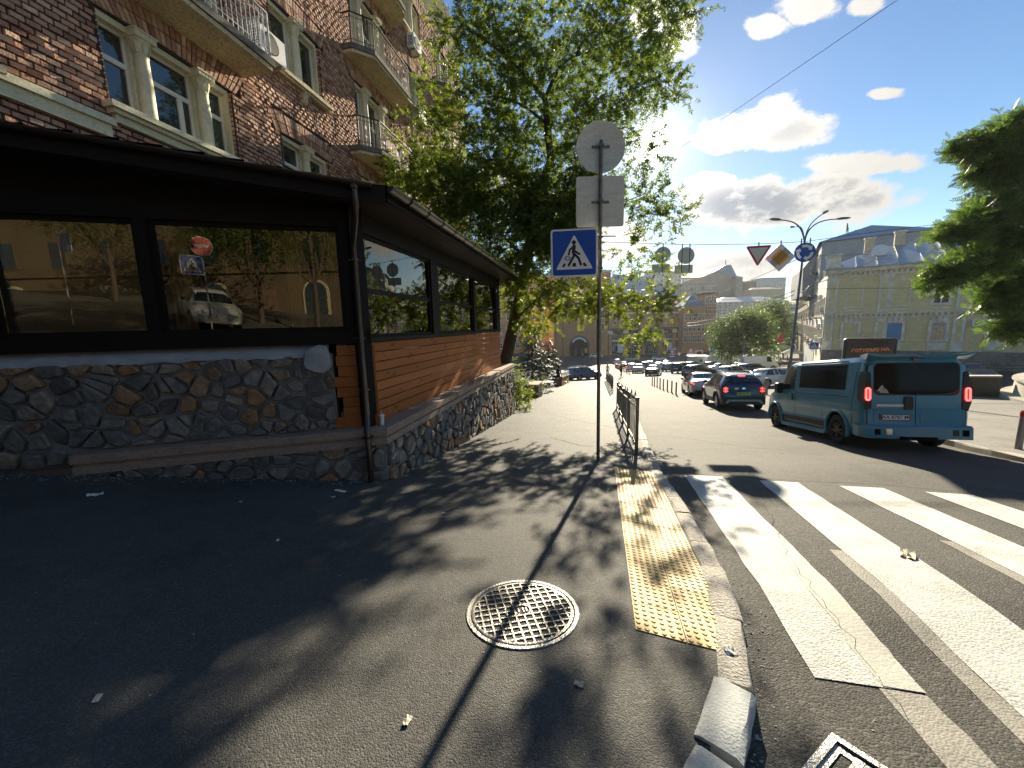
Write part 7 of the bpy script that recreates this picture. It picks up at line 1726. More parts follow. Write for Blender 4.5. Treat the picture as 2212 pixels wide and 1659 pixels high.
m = MB(); c4 = [Vector((p.x+(p.x-sum(q.x for q in P_)/4)*.05, p.y, zt2)) for p in P_]; m.add([tuple(p) for p in c4]+[tuple(p) for p in rp], [(0,1,5,4),(1,2,5),(2,3,4,5),(3,0,4)]); m.build('hall_roof', MT['metalr'], mk_)
for i in range(12):
    t = i/12; m = MB(); x = P_[0].x+(P_[1].x-P_[0].x)*t; y = P_[0].y+(P_[1].y-P_[0].y)*t-.15; m.box(x+.8, x+2.0, y, y+.3, zt2-4, zt2-1.2); m.build('clerestory_window', MT['glass'], mk_)
M2, w2 = faceM(1476, 1524, 700, 150, 0)
tu = block('market_turret', 'square ochre corner turret of the market with blue grey pyramid roof', M2, w2, 8, -10.6, zpx(1500, 661, 150), 'ochre', 3, 5, (.8, 2.4), ('pyr', 4.4, 'bluer'), 'tower', z_first=-6, pitch=4.2)
M2, w2 = faceM(1519, 1546, 700, 156, 0)
block('brick_tower', 'slim brick red gateway tower beside the blue roofed turret', M2, w2, 6, -10.6, zpx(1532, 637, 156), 'ochre', 5, 3, (.8, 2.6), ('flat', .8, 'brown'), 'tower', z_first=-7, pitch=4.0)
M2, w2 = faceM(1546, 1700, 700, 190, 0); zr_ = zpx(1600, 652, 190)
block('peach_building', 'long peach building with white pilasters and pale metal roof closing the square', M2, w2, 18, -11, zr_, 'pink', 4, 13, (1.3, 2.5), ('hip', 2.8, 'metalr'), 'building', wm='white', z_first=zr_-16.5, pitch=4.6, band=True)
m = MB(); m.box(0, w2, -1.2, -.15, -11, zr_-17.8); tag(m.build('shop_awning_row', MT['brown']), 'dark shop fronts along the foot of the peach building', 'shop front'); bpy.data.objects['shop_awning_row'].matrix_world = M2
M2, w2 = faceM(1471, 1546, 640, 235, 0); z1 = zpx(1508, 612, 235)
g_ = block('beige_flats', 'beige block of flats with rows of balconies and a slatted parapet', M2, w2, 14, -12, z1, 'beige', 6, 9, (1.6, 1.9), None, 'flats', z_first=z1-21, pitch=3.5, balc=True)
for i in range(26): m = MB(); x = w2*(i+.25)/26; m.box(x, x+w2/26*.5, -.3, .2, z1, z1+2.6); m.build('parapet_slat', MT['beige'], g_)
m = MB(); m.box(-.3, w2+.3, -.4, 14, z1-.6, z1); m.box(-.3, w2+.3, -.4, .3, z1+2.6, z1+3.2); m.build('parapet', MT['beige'], g_)
M2, w2 = faceM(1519, 1588, 640, 245, 0); zA, zB = zpx(1550, 607, 245), zpx(1550, 580, 245)
bg_ = block('beige_gable_block', 'tall plain beige gable block with a small roof turret behind the flats', M2, w2, 30, -12, zA, 'beige', 1, 2, (1, 2), None, 'building', z_first=zA-6)
m = MB(); pr_ = [(0, zA), (w2, zA), (w2, zpx(1590, 600, 245)), (w2*.72, zB+1), (w2*.38, zB-1.5), (0, zpx(1520, 598, 245))]; m.prism([(x, -.02, z) for x, z in pr_], (0, 30, 0)); m.build('gable', MT['beige'], bg_)
m = MB(); m.hexa([(w2*.3,-.6,zB-2),(w2*1.02,-.6,zpx(1590,600,245)),(w2*1.02,31,zpx(1590,600,245)),(w2*.3,31,zB-2),(w2*.62,-.6,zB+1.6),(w2*.8,-.6,zB+1.6),(w2*.8,31,zB+1.6),(w2*.62,31,zB+1.6)]); m.build('roof', MT['bluer'], bg_)
m = MB(); m.cyl((w2*.7, 2, zB), (w2*.7, 2, zB+5), .2, 6); m.build('mast', MT['wire'], bg_)
M2, w2 = faceM(1588, 1602, 640, 240, 0); block('stair_tower', 'narrow beige stair tower with arched window right of the gable block', M2, w2, 10, -12, zpx(1595, 600, 240), 'beige', 4, 1, (1.2, 2), ('pyr', 2, 'bluer'), 'tower', z_first=0, pitch=4.5)
M2, w2 = faceM(1397, 1470, 640, 300, 0); z1 = zpx(1430, 592, 300)
hr = block('high_rise', 'pale blue white stepped high rise far behind the market roof', M2, w2, 16, -12, z1, 'pale', 8, 8, (1.6, 2), None, 'high rise', z_first=z1-25, pitch=3.1)
for x0, x1, py in ((.1, .4, 583), (.4, .7, 578), (.72, .98, 588)): m = MB(); m.box(w2*x0, w2*x1, 2, 14, z1, zpx(1430, py, 300)); m.build('upper_tier', MT['pale'], hr)
M2, w2 = faceM(1620, 1692, 640, 280, 0); block('khaki_block', 'khaki apartment block with small balconies on the hill above the peach building', M2, w2, 14, -10, zpx(1650, 625, 280), 'khaki', 5, 10, (1.3, 1.9), ('hip', 2, 'concd'), 'flats', z_first=4, pitch=3.4, balc=True)
M2, w2 = faceM(1600, 1632, 640, 300, 0); block('dark_block', 'dark grey modern block between the stair tower and the khaki flats', M2, w2, 14, -10, zpx(1615, 608, 300), 'concd', 6, 5, (1.6, 1.9), None, 'flats', z_first=6, pitch=3.4)
M2, w2 = faceM(1642, 1695, 640, 340, 0); block('glass_block', 'pale blue glass topped block farthest up the hill', M2, w2, 14, -10, zpx(1670, 603, 340), 'pale', 4, 8, (2.4, 2.2), ('flat', 1.0, 'bluer'), 'building', z_first=20, pitch=3.6)
M2, w2 = faceM(1350, 1400, 640, 320, 0); block('far_block', 'distant pale block half hidden by maple leaves left of the high rise', M2, w2, 14, -10, zpx(1370, 600, 320), 'greyw', 6, 6, (1.8, 2), None, 'flats', z_first=8, pitch=3.4)
M2, w2 = faceM(1050, 1200, 640, 170, 0); block('left_block', 'ochre house beyond the trees, left of the market portal', M2, w2, 14, -10.6, zpx(1150, 600, 170), 'ochre', 6, 8, (1.4, 2.2), ('hip', 3, 'bluer'), 'house', z_first=-8, pitch=4.2)
M2, w2 = faceM(700, 1040, 640, 190, 0); block('left_block', 'long grey house far behind the pavilion, closing the left of the square', M2, w2, 14, -10.6, zpx(900, 590, 190), 'greyw', 6, 12, (1.4, 2.2), ('hip', 3, 'bluer'), 'house', z_first=-8, pitch=4.2)
M2, w2 = faceM(2212, 2700, 700, 62, 0); block('right_house', 'cream house beyond the right edge, behind the locust tree', M2, 45, 14, -6, 11, 'ytrim', 4, 12, (1.3, 2.1), ('hip', 3, 'metalr'), 'house', z_first=-3, pitch=3.6)
# hill that carries the far blocks
m = MB(); vs = []; n = 24
for j, (d, z) in enumerate(((225, -10.6), (260, -6), (300, 4), (380, 14), (520, 22), (800, 26))):
    for i in range(n+1): a = rad(-60+150*i/n); vs.append((d*1.1*sin(a), d*max(.35, cos(a)) if abs(a) > 1.2 else d*cos(a)+0, z*(.4+.6*max(0, cos(a-rad(28))))-(.2 if j == 0 else 0)))
m.add(vs, [(j*(n+1)+i, j*(n+1)+i+1, (j+1)*(n+1)+i+1, (j+1)*(n+1)+i) for j in range(5) for i in range(n)]); m.build('hill', MT['leafc'], smooth=180, kind='structure')

# ------------------------------------------------------------------ plaza: round planter, low wall, screen, bollards
CP = Vector((28.3, 12.4)); zc = G(22, 16)
pt_ = thing('round_planter', 'big round pale concrete planter drum with a lower rim wall at the right edge', 'planter', (CP.x, CP.y, zc))
m = MB(); m.lathe([(7.55,-.5),(7.55,.08),(7.3,.1),(7.2,.1),(7.15,.7),(7.25,.72),(7.25,.8),(6.6,.8),(6.5,.72)], 72); m.build('rim_wall', MT['conc'], pt_, smooth=30)
m = MB(); m.lathe([(6.55,-.2),(6.55,.7),(6.1,2.5),(5.7,2.6),(5.5,2.4),(0,2.4)], 72); m.build('drum', MT['conc'], pt_, smooth=30)
a, b = Vector((23.6, 18.35, 0)), Vector((17.6, 23.6, 0)); d = (b-a).normalized(); nrm = Vector((-d.y, d.x, 0))
m = MB(); vs = []
for t, h in ((0, 1.0), (.12, 1.0), (.5, .62), (1, .5)):
    p = a.lerp(b, t); g_0 = G(p.x, p.y)
    for o_, z in ((0, -.3), (0, h), (.28, h), (.28, -.3)): q = p-nrm*o_*-1; vs.append((q.x, q.y, g_0+z))
m.add(vs, [(i*4+k, i*4+(k+1) % 4, (i+1)*4+(k+1) % 4, (i+1)*4+k) for i in range(3) for k in range(4)]+[(3,2,1,0), (12,13,14,15)])
lw = tag(m.build('low_wall', MT['concd']), 'low dark granite wall with pale sloping top, running from the round planter behind the van', 'wall')
m = MB(); vs = []
for t, h in ((0, 1.0), (.12, 1.0), (.5, .62), (1, .5)):
    p = a.lerp(b, t); g_0 = G(p.x, p.y)
    for o_, z in ((-.05, h+.01), (-.05, h+.08), (.33, h+.08), (.33, h+.01)): q = p+nrm*o_; vs.append((q.x, q.y, g_0+z))
m.add(vs, [(i*4+k, i*4+(k+1) % 4, (i+1)*4+(k+1) % 4, (i+1)*4+k) for i in range(3) for k in range(4)]+[(3,2,1,0), (12,13,14,15)]); m.build('coping', MT['white'], lw)
sp = at(1871, 800, 27); sn = thing('advertising_screen', 'dark advertising screen with orange Cyrillic lettering standing behind the teal van', 'screen', (sp.x, sp.y, G(sp.x, sp.y)), rad(-35))
zc_ = at(1871, 755, 27).z-G(sp.x, sp.y); m = MB(); m.prism([(x, -.2, z+zc_) for x, z in rrect(2.75, 1.6, .2, 6)], (0, .45, 0)); cs2 = m.build('casing', MT['trim'], sn, smooth=30)
m = MB(); m.box(-1.2, 1.2, -.215, -.2, zc_-.66, zc_+.66); m.build('display', MT['screen'], cs2)
TXF = Matrix(((1,0,0,0),(0,0,-1,0),(0,1,0,0),(0,0,0,1)))
m = MB(); m.text('ГОТУЄМО НА', .29, Matrix.Translation((.05, -.217, zc_-.02)) @ Matrix.Rotation(rad(-4), 4, 'Y') @ TXF, .002, .01); m.text('—  — —', .1, Matrix.Translation((-.9, -.217, zc_+.55)) @ TXF, .002); m.build('lettering', MT['orangelit'], cs2)
m = MB(); m.box(-.25, .25, -.1, .1, -.3, zc_-.8); m.build('stand', MT['trim'], sn)
def bollard(p, label, h=.78, r=.055):
    t = thing('bollard', label, 'bollard', (p[0], p[1], G(p[0], p[1])+.02), 0, 'steel bollards with red bands')
    m = MB(); m.lathe([(r,-.2),(r,h),(r*.9,h+.02),(0,h+.03)], 18); m.build('post', MT['zinc'], t, smooth=40)
    m = MB(); m.lathe([(r+.002,h-.1),(r+.002,h-.02)], 18); m.build('red_band', MT['redp'], t); return t
bp = gp(3790*.576+6, 1664*.576); bollard((10.25, 7.5), 'steel bollard with a red band at the right edge, near the plaza kerb')
q = at(1654, 855, 24); bollard((q.x, q.y), 'steel bollard with red band between the dark off roader and the white saloon', .9, .1)
# ------------------------------------------------------------------ street furniture, wires, far signs, people
def fence(pts, h, label, panels):
    a, b = Vector(pts[0]+(0,)), Vector(pts[1]+(0,)); d = b-a; L = d.length; u = d.normalized()
    t = thing('pedestrian_fence', label, 'fence', (a.x, a.y, G(a.x, a.y)), 0, 'pedestrian fences along the kerb')
    P = lambda s, z: Vector((u.x*s, u.y*s, G(a.x+u.x*s, a.y+u.y*s)-G(a.x, a.y)+z))
    for i in range(panels+1):
        s = L*i/panels; m = MB(); m.beam(P(s, -.2), P(s, h), .06, .06, (u.x, u.y, 0)); m.beam(P(s, h), P(s, h+.03), .07, .07, (u.x, u.y, 0)); m.build('post', MT['fence'], t)
    for i in range(panels):
        s0, s1 = L*i/panels+.06, L*(i+1)/panels-.06; m = MB()
        for z in (.2, h-.16): m.beam(P(s0, z), P(s1, z), .035, .035)
        r_ = m.build('rails', MT['fence'], t)
        n = max(5, int((s1-s0)/.3))
        for k in range(n):
            s = s0+(s1-s0)*(k+.5)/n; tall = .1 if k % 3 == 1 else 0; m = MB()
            m.beam(P(s, .1), P(s, h-.05+tall), .016, .016); q = P(s, h-.05+tall)
            m.add([q+Vector((.022,0,0)), q+Vector((0,.022,0)), q-Vector((.022,0,0)), q-Vector((0,.022,0)), q+Vector((0,0,.1))], [(0,1,4),(1,2,4),(2,3,4),(3,0,4)])
            if k % 3 == 1:
                ring = [q+Vector((u.x*.05*cos(2*PI*j/10), u.y*.05*cos(2*PI*j/10), -.25+.05*sin(2*PI*j/10))) for j in range(11)]; m.tube(ring, .008, 4, False)
            m.build('picket', MT['fence'], r_)
fence(((2.42, 7.3), (4.6, 16.6)), 1.12, 'grey steel pedestrian fence with spear pickets, the near section beyond the yellow tiles', 4)
fence(((6.75, 25.4), (10.4, 42)), 1.12, 'farther grey steel pedestrian fence section with pickets, down the street', 7)
def post(p, label, h=.85, mt='orange', group='orange flexible posts in the road', r=.05):
    t = thing('flexible_post', label, 'traffic post', (p[0], p[1], R(p[0], p[1])), 0, group)
    m = MB(); m.lathe([(.1,0),(.1,.03),(r,.05),(r,h),(r*.6,h+.02),(0,h+.02)], 10); m.build('shaft', MT[mt], t, smooth=40)
    m = MB()
    for z in (.5, .7): m.lathe([(r+.003,h*z),(r+.003,h*z+.06)], 10)
    m.build('white_bands', MT['white'], t)
ZP = lambda x, y: (1290+x*.1719, 749+y*.1719)
names = ['farthest of the eight near orange posts', 'second farthest of the eight near orange posts', 'third farthest of the eight near orange posts', 'fourth farthest of the eight near orange posts', 'fourth nearest of the eight near orange posts', 'third nearest of the eight near orange posts', 'second nearest of the eight near orange posts', 'nearest of the eight orange posts, left of the silver saloon']
for (x, y), lb in zip([(690,480),(718,492),(752,505),(788,522),(830,540),(880,555),(935,575),(990,605)], names):
    p = gr(*ZP(x, y)); post((p.x, p.y), lb)
a, b = gr(*ZP(240,275)), gr(*ZP(410,352))
for i in range(12):
    q = a.lerp(b, i/11); post((q.x, q.y), 'small red post in the far row of red posts dividing the road before the square', .8, 'redp', 'red posts of the far row', .06)
a, b = gr(*ZP(225,262)), gr(*ZP(310,292)); m = MB(); n = 12
for i in range(n+1):
    q = a.lerp(b, i/n); m.box(q.x-.05, q.x+.05, q.y-.05, q.y+.05, R(q.x, q.y), R(q.x, q.y)+.95)
A_2, B_2 = Vector(a), Vector(b)
for z in (.35, .9): m.beam((a.x, a.y, R(a.x, a.y)+z), (b.x, b.y, R(b.x, b.y)+z), .06, .08)
tag(m.build('road_barrier', MT['redp'], kind=None), 'red and white road barrier fence beside the far red posts', 'barrier')
q = at(2107, 806, 29); co_ = thing('traffic_cone', 'small orange traffic cone behind the van beside the grey saloon', 'traffic cone', (q.x, q.y, G(q.x, q.y))); m = MB(); m.box(-.2,.2,-.2,.2,0,.04); m.lathe([(.15,.04),(.03,.75),(0,.75)], 14); m.build('body', MT['orange'], co_); m = MB(); m.lathe([(.105,.3),(.07,.5)], 14); m.build('white_band', MT['white'], co_)
# street lamp with four arms
lb_, lt = at(1702, 829, 30), at(1738, 522, 30)
lp = thing('street_lamp', 'tall grey street lamp with four curved arms, left of the yellow house', 'street lamp', (lb_.x, lb_.y, G(lb_.x, lb_.y)))
B0 = Vector((lb_.x, lb_.y, G(lb_.x, lb_.y))); LQ = lambda px, py, d=30: at(px, py, d)-B0
m = MB(); m.tube([(0,0,-.3),(0,0,1.6),(LQ(1738,522)*.2)+Vector((0,0,0)), LQ(1738,522)], [.15,.13,.1,.075], 12); m.build('pole', MT['pole'], lp, smooth=40)
for (hx_, hy_), dd, (mx, my) in (((1684,475), 29.6, (1722,476)), ((1715,490), 31.2, (1730,486)), ((1779,461), 31.2, (1752,478)), ((1810,473), 29.8, (1765,474))):
    s = 1 if hx_ > 1740 else -1; e = LQ(hx_, hy_, dd); k = LQ(mx, my, 30); pts = []
    p0, p1, p2 = LQ(1738, 524), LQ(1738+s*4, 490), e-Vector((0,0,0))
    for i in range(9): t = i/8; pts.append(p0*(1-t)**3+p1*3*t*(1-t)**2+k*3*t*t*(1-t)+p2*t**3)
    m = MB(); m.tube(pts, [.06-.02*i/8 for i in range(9)], 8); arm = m.build('arm', MT['pole'], lp, smooth=60)
    d = (pts[-1]-pts[-2]).normalized(); m = MB(); m.M = Matrix.Translation(e) @ d.to_track_quat('X', 'Z').to_matrix().to_4x4()
    m.add([(-.1,-.05,-.04),(.2,-.14,-.05),(.75,-.12,-.03),(.9,-.03,0),(.9,.03,0),(.75,.12,-.03),(.2,.14,-.05),(-.1,.05,-.04),(-.1,-.04,.05),(.2,-.1,.1),(.75,-.08,.08),(.9,-.02,.04),(.9,.02,.04),(.75,.08,.08),(.2,.1,.1),(-.1,.04,.05)],
          [tuple(range(8))[::-1], tuple(range(8, 16))]+[(i, (i+1) % 8, 8+(i+1) % 8, 8+i) for i in range(8)]); m.build('lamp_head', MT['concd'], arm, smooth=40)
# wires
def wire(name, label, pts, r, mt='wire', sag=0.0, cat='wire'):
    P = [Vector(p) for p in pts]; out = []
    for a, b in zip(P, P[1:]):
        for i in range(10): t = i/10; q = a.lerp(b, t); q.z -= sag*4*t*(1-t); out.append(q)
    out.append(P[-1]); m = MB(); m.tube(out, r, 5); return tag(m.build(name, MT[mt], smooth=180), label, cat)
wire('span_wire', 'thin span wire across the road that carries the hanging road signs', [at(1230,520,17), at(1489,529,17), at(1638,527,17), at(1739,522,17), at(1843,507,18), at(2260,455,22)], .012)
wire('overhead_wire', 'long thin wire crossing the blue sky diagonally above the clouds', [at(1975,-25,14), at(1382,379,34)], .012)
wire('pale_cable', 'pale thick cable rising from the street lamp across the yellow house to its roof', [at(1722,628,30), at(1748,618,30), at(1990,512,36)], .03, 'cable', .25)
wire('pale_cable', 'upper pale cable running from the street lamp towards the blue turret', [at(1722,560,30), at(1480,655,85)], .03, 'cable', .4)
wire('pale_cable', 'middle pale cable of the pair from the street lamp down to the market', [at(1716,628,30), at(1485,698,85)], .035, 'cable', .5)
wire('pale_cable', 'lowest pale cable of the pair from the street lamp down to the market', [at(1714,637,30), at(1485,704,85)], .035, 'cable', .6)
wire('dark_wire', 'dark wire stretched level in front of the yellow house upper storey', [at(1722,625,30), at(2040,621,36)], .018)
wire('dark_wire', 'dark wire from the roundabout sign across the grey gable', [at(1739,553,30), at(1900,549,50)], .018)
# hanging road signs
def hang(name, label, px, py, d, rz=0): p = at(px, py, d); return thing(name, label, 'road sign', p, rz)
def strap(t, xs_, z0, z1):
    for x in xs_: m = MB(); m.box(x-.018, x+.018, -.012, .03, z0, z1); m.build('strap', MT['concd'], t)
k17 = 17/FPX
for px, py, r_, dxs, nm in ((1432,550,.33,(0,),'left'), (1482,552,.35,(-.17,.15),'right')):
    t = hang('hanging_road_sign', '%s hanging grey sign back, a round plate above a rectangular one' % nm, px, py, 17, rad(-8))
    m = MB(); m.lathe([(0,-.01),(r_,-.01),(r_+.01,0),(r_,.01),(0,.01)], 32, (0,0,0), 'y'); m.build('round_plate', MT['signback'], t, smooth=30)
    m = MB(); m.prism([(x-.08, -.01, z-.58) for x, z in rrect(.76, .36, .04)], (0, .02, 0)); m.build('rectangular_plate', MT['signback'], t, smooth=30)
    strap(t, dxs, -.74, .5)
t = hang('hanging_sign', 'hanging give way triangle, white with a dark red rim, pointing down', 1638, 550, 17, rad(-12))
tri = lambda s: [(0, -.42*s-.04), (.48*s, .38*s-.0), (-.48*s, .38*s)]
m = MB(); m.prism([(x, 0, z) for x, z in [(-.03,-.46),(.03,-.46),(.49,.33),(.46,.38),(-.46,.38),(-.49,.33)]], (0, .02, 0)); m.build('red_triangle', MT['red'], t)
m = MB(); m.prism([(x, -.004, z) for x, z in [(0,-.34),(.38,.29),(-.38,.29)]], (0, .004, 0)); m.build('white_centre', MT['signback'], t); strap(t, (0,), .3, .52)
t = hang('hanging_sign', 'hanging white diamond sign with an orange centre struck by dark lines, end of priority', 1685, 556, 17, rad(-14))
m = MB(); m.prism([(x, 0, z) for x, z in [(0,-.6),(.6,0),(0,.6),(-.6,0)]], (0, .02, 0)); m.build('white_diamond', MT['white'], t)
m = MB(); m.prism([(x, -.004, z) for x, z in [(0,-.36),(.36,0),(0,.36),(-.36,0)]], (0, .004, 0)); m.build('amber_diamond', MT['amber'], t)
m = MB()
for k in range(-2, 3): o_ = k*.045; m.prism([(x, -.008, z) for x, z in [(-.3+o_-.01,-.3-o_-.01+.02),(-.3+o_+.01,-.3-o_-.01),(.3+o_+.01,.3-o_-.01),(.3+o_-.01,.3-o_+.01)]], (0, .003, 0))
m.build('dark_lines', MT['ink'], t); strap(t, (0,), .5, .72)
t = hang('hanging_sign', 'hanging blue disc with three white arrows chasing in a circle', 1739, 545, 17, rad(-14))
m = MB(); m.lathe([(0,0),(.41,0),(.42,.01),(.41,.02),(0,.02)], 36, (0,0,0), 'y'); m.build('blue_disc', MT['blue'], t, smooth=30)
m = MB()
for k in range(3):
    a0 = rad(90+120*k+28); a1 = a0-rad(70); n = 8; A = lambda a, r: (r*cos(a), -.005, r*sin(a))
    m.prism([A(a0+(a1-a0)*i/n, .33) for i in range(n+1)]+[A(a1+(a0-a1)*i/n, .22) for i in range(n+1)], (0, .004, 0)); m.prism([A(a1, .4), A(a1-rad(30), .27), A(a1, .15)], (0, .004, 0))
m.build('white_arrows', MT['white'], t); strap(t, (-.17, .17), .3, .6)
# far signs at the square
def far_sign(px, pbase, d, label, plates):
    p = at(px, pbase, d); g = R(p.x, p.y) if p.y < 130 else -10.3; t = thing('road_sign', label, 'road sign', (p.x, p.y, g)); ztop = 0
    for py, w, h, mt_, shape, extra in plates:
        z = at(px, py, d).z-g; ztop = max(ztop, z+h/2); m = MB()
        if shape == 'r': m.box(-w/2, w/2, -.06, -.03, z-h/2, z+h/2)
        elif shape == 'tu': m.prism([(-w/2,-.06,z-h/2),(w/2,-.06,z-h/2),(0,-.06,z+h/2)], (0,.03,0))
        else: m.prism([(w/2,-.06,z+h/2),(-w/2,-.06,z+h/2),(0,-.06,z-h/2)], (0,.03,0))
        o = m.build('plate', MT[mt_], t); m = MB()
        if extra == 'P': m.text('P', h*.8, Matrix.Translation((0, -.063, z)) @ TXF, .002, .01); m.build('letter', MT['white'], o)
        elif extra == 'tri':
            s = 1 if shape == 'tu' else -1; m.prism([(-w*.3,-.064,z-s*h*.32),(w*.3,-.064,z-s*h*.32),(0,-.064,z+s*h*.3)], (0,.004,0)); m.build('white_centre', MT['white'], o)
        elif extra == 'bar': m.box(-w*.4, w*.4, -.066, -.06, z-h*.12, z+h*.12); m.build('white_bar', MT['white'], o)
        elif extra == 'in': m.box(-w*.36, w*.36, -.066, -.06, z-h*.36, z+h*.36); m.build('green_field', MT['leafd'], o)
    m = MB(); m.cyl((0,0,-.2),(0,0,ztop),.06,8); m.build('pole', MT['zinc'], t)
far_sign(1539, 790, 88, 'tall blue parking sign with pale plates below it, beside the round bushy tree', [(753, 1.5, 1.5, 'blue', 'r', 'P'), (764, 1.6, .6, 'white', 'r', None), (772, 1.6, .6, 'white', 'r', None)])
far_sign(1451, 785, 100, 'blue direction sign over a give way triangle left of the kiosk', [(754, 2.2, .8, 'blue', 'r', 'bar'), (761, 1.4, 1.2, 'red', 'td', 'tri'), (770, 1.4, 1.2, 'blue', 'r', 'bar')])
far_sign(1466, 785, 98, 'small give way triangle on its own pole between the direction sign and the kiosk', [(766, 1.2, 1.1, 'red', 'td', 'tri')])
far_sign(1491, 782, 100, 'red bordered warning triangle with a white plate above the kiosk', [(755, 1.9, 1.6, 'red', 'tu', 'tri'), (765, 1.6, .7, 'white', 'r', None)])
far_sign(1509, 780, 102, 'square white and green crossing sign above the kiosk roof', [(764, 1.9, 1.8, 'white', 'r', 'in')])
for px in (1462, 1530): pass
p = at(1506, 793, 92); kq = thing('kiosk', 'pale green grey flat roofed kiosk at the square, left of the white panel van', 'kiosk', (p.x, p.y, R(p.x, p.y)), rad(-8))
m = MB(); m.box(-1.9, 1.9, -1, 1.2, -.3, 2.1); m.build('wall', MT['pale'], kq); m = MB(); m.box(-2.2, 2.2, -1.3, 1.5, 2.1, 2.35); m.build('roof', MT['white'], kq); m = MB(); m.box(.2, .8, -1.15, -1, 1.0, 1.5); m.build('vent_box', MT['concd'], kq)
for i, (px, py, d, w) in enumerate(((1648,752,86,5.5), (1674,758,80,4.5), (1694,748,92,4.5), (1712,757,76,4))):
    p = at(px, py, d); g = R(p.x, p.y); z = p.z-g; t = thing('market_parasol', ['pale parasol right of the round bushy tree', 'pale parasol second from the round tree', 'pale parasol behind, under the red canopy', 'pale parasol nearest the street lamp foot'][i]+' over the pavement stalls', 'parasol', (p.x, p.y, g), .3, 'pale parasols at the pavement stalls')
    m = MB(); m.add([(w/2*cos(k*PI/4+.4), w/2*sin(k*PI/4+.4), z-.5) for k in range(8)]+[(0,0,z+.5)], [(k, (k+1) % 8, 8) for k in range(8)]); m.build('canopy', MT['canvas'], t); m = MB(); m.cyl((0,0,0),(0,0,z+.4),.05,6); m.build('pole', MT['zinc'], t)
p = at(1686, 731, 84); o = thing('red_canopy', 'folded crimson canopy standing above the parasols beside the street lamp', 'canopy', (p.x, p.y, p.z)); m = MB(); m.lathe([(0,1.3),(.25,1.0),(.5,.3),(.85,-.2),(.7,-.7),(.3,-1.0),(0,-1.0)], 7); m.build('cloth', MT['redp'], o, smooth=60); m = MB(); m.cyl((0,0,-1),(0,0,R(p.x,p.y)-p.z),.06,6); m.build('pole', MT['zinc'], o)

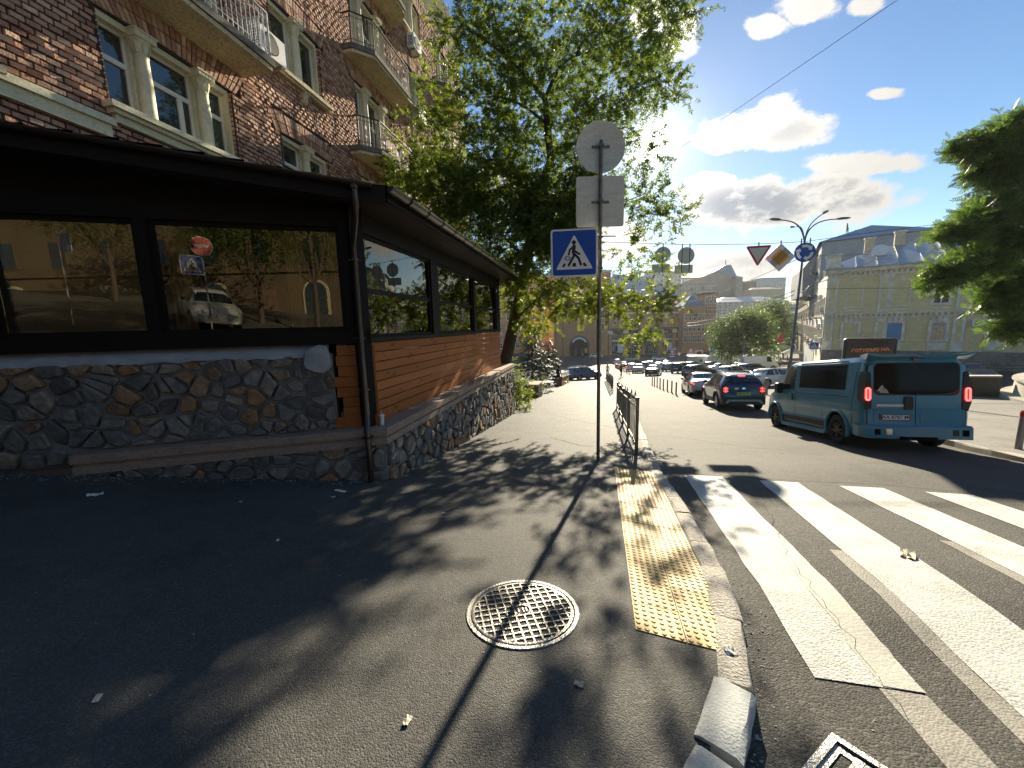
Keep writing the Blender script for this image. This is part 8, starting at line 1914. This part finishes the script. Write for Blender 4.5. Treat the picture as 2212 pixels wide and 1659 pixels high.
def person(label, loc, az, cols, pose='stand', hh=1.72, group=None):
    """one continuous skinned body in a pose, with hair as its only child"""
    k = hh/1.72; V = []; E_ = []; Rr = []; reg = []
    def add(p, r, par=None):
        V.append(Vector(p)*k); Rr.append(r*k)
        if par is not None: E_.append((par, len(V)-1))
        return len(V)-1
    sit = pose == 'sit'; hz_ = .5 if sit else .93
    pel = add((0,0,hz_), .14); wa = add((0,.01,hz_+.2), .125, pel); ch = add((0,.0 if not sit else .05,hz_+.42), .15, wa); nk = add((0,.02+.05*sit,hz_+.58), .055, ch); hd = add((0,.04+.06*sit,hz_+.69), .085, nk); ht = add((0,.03+.06*sit,hz_+.8), .075, hd)
    for s in (-1, 1):
        sw = s*(.16 if pose == 'walk' else .02)
        hp = add((s*.1,0,hz_-.05), .1, pel)
        if sit: kn = add((s*.12,.42,hz_-.03), .07, hp); an = add((s*.12,.42,.09), .045, kn); to = add((s*.12,.56,.04), .04, an)
        else: kn = add((s*.1,sw*.8+.04,.5), .065, hp); an = add((s*.09,sw*1.5-.03,.09), .042, kn); to = add((s*.1,sw*1.5+.12,.035), .04, an)
        sh = add((s*.19,0,hz_+.47), .065, ch); el = add((s*.25,-.03-sw*.6,hz_+.2), .045, sh)
        wr = add((s*.24,.12-sw*.9+(.18 if sit else 0),hz_+(.0 if not sit else .12)), .032, el); pa = add((s*.235,.16-sw*.9+(.2 if sit else 0),hz_-.07+(.16 if sit else 0)), .033, wr)
        for f in range(4): add((s*(.2+.022*f), .18-sw*.9+(.24 if sit else 0), hz_-.16+(.2 if sit else 0)+(.012 if f in (1, 2) else 0)), .0095, pa)
        add((s*.19, .2-sw*.9+(.2 if sit else 0), hz_-.1+(.17 if sit else 0)), .0105, pa)
    me = bpy.data.meshes.new('person'); me.from_pydata([tuple(v) for v in V], E_, []); o = bpy.data.objects.new('person', me); COL.objects.link(o)
    md = o.modifiers.new('skin', 'SKIN')
    for i, d in enumerate(me.skin_vertices[0].data): d.radius = (Rr[i], Rr[i]*(.72 if i < 3 else 1)); d.use_root = (i == 0)
    o.modifiers.new('sub', 'SUBSURF').levels = 1
    dg_ = bpy.context.evaluated_depsgraph_get(); m2 = bpy.data.meshes.new_from_object(o.evaluated_get(dg_)); bpy.data.objects.remove(o)
    m2.materials.clear()
    for c in cols+['skin', 'clothd']: m2.materials.append(MT[c])
    idx = []
    for p in m2.polygons:
        c = p.center/k; y = c.z
        if y > hz_+.57 or (abs(c.x) > .2 and y < hz_+.25 and y > .2 and not (sit and y < hz_+.02)): idx.append(2)
        elif y > hz_-.02 and not (sit and c.y > .2): idx.append(0)
        elif y < .1: idx.append(3)
        else: idx.append(1)
    m2.polygons.foreach_set('material_index', idx); m2.polygons.foreach_set('use_smooth', [True]*len(idx))
    m2.name = 'person'; o = put('person', m2, None, loc, (0, 0, -rad(az))); tag(o, label, 'person', group)
    m = MB(); m.sphere((0, .01+.06*sit, (hz_+.775)*1.0), .115, 12, 8, (.9, 1, 1)); m.box(-.06,.06,-.11,-.03,hz_+.55,hz_+.78)
    h = m.build('hair', MT['hair'], o, smooth=60); h.scale = (k, k, k); return o
p = gr(*ZP(300, 390)); person('person in dark clothes walking on the road beside the far red posts', p, 150, ['clothd', 'clothd'], 'walk', 1.8)
p = at(1312, 812, 50); person('person in a yellow top on the pavement behind the far fence', (p.x, p.y, G(p.x, p.y)), 20, ['clothy', 'clothd'], 'walk')
p = at(1206, 815, 29.5); person('dark haired person in a dark top sitting on the brick parapet', (p.x, p.y, G(p.x, p.y)+.55), -40, ['clothd', 'clothd'], 'sit', 1.75)
for i, (px, d, c, lb) in enumerate(((1684,70,['clothw','clothd'],'person in a white top under the parasols'), (1665,84,['clothd','clothd'],'person in black by the parasol poles left of the lamp'), (1699,100,['clothb','clothd'],'person in a blue top walking away beyond the parasols'), (1690,112,['clothd','clothb'],'farthest walker in a black top beyond the parasols'), (1258,140,['clothw','clothd'],'person in a white top standing in the arched market portal'), (1660,76,['clothb','clothd'],'person in a dark blue top at the stall below the nearest parasol'))):
    p = at(px, 800, d); g = R(p.x, p.y) if p.y < 128 else -10.35; person(lb, (p.x, p.y, g), 20+60*i, c, 'walk' if i % 2 else 'stand')

# ------------------------------------------------------------------ air between here and the town
hz = bpy.data.materials.new('haze'); hz.use_nodes = True; nt = hz.node_tree; nt.nodes.remove(nt.nodes['Principled BSDF'])
pvn = nt.nodes.new('ShaderNodeVolumePrincipled'); pvn.inputs['Color'].default_value = (.95, .96, 1, 1); pvn.inputs['Density'].default_value = .0002; pvn.inputs['Anisotropy'].default_value = .35
nt.links.new(pvn.outputs[0], nt.nodes['Material Output'].inputs['Volume'])
m = MB(); m.box(-640, 640, -75, 1260, -13.5, 34); m.build('haze', hz, kind='stuff')
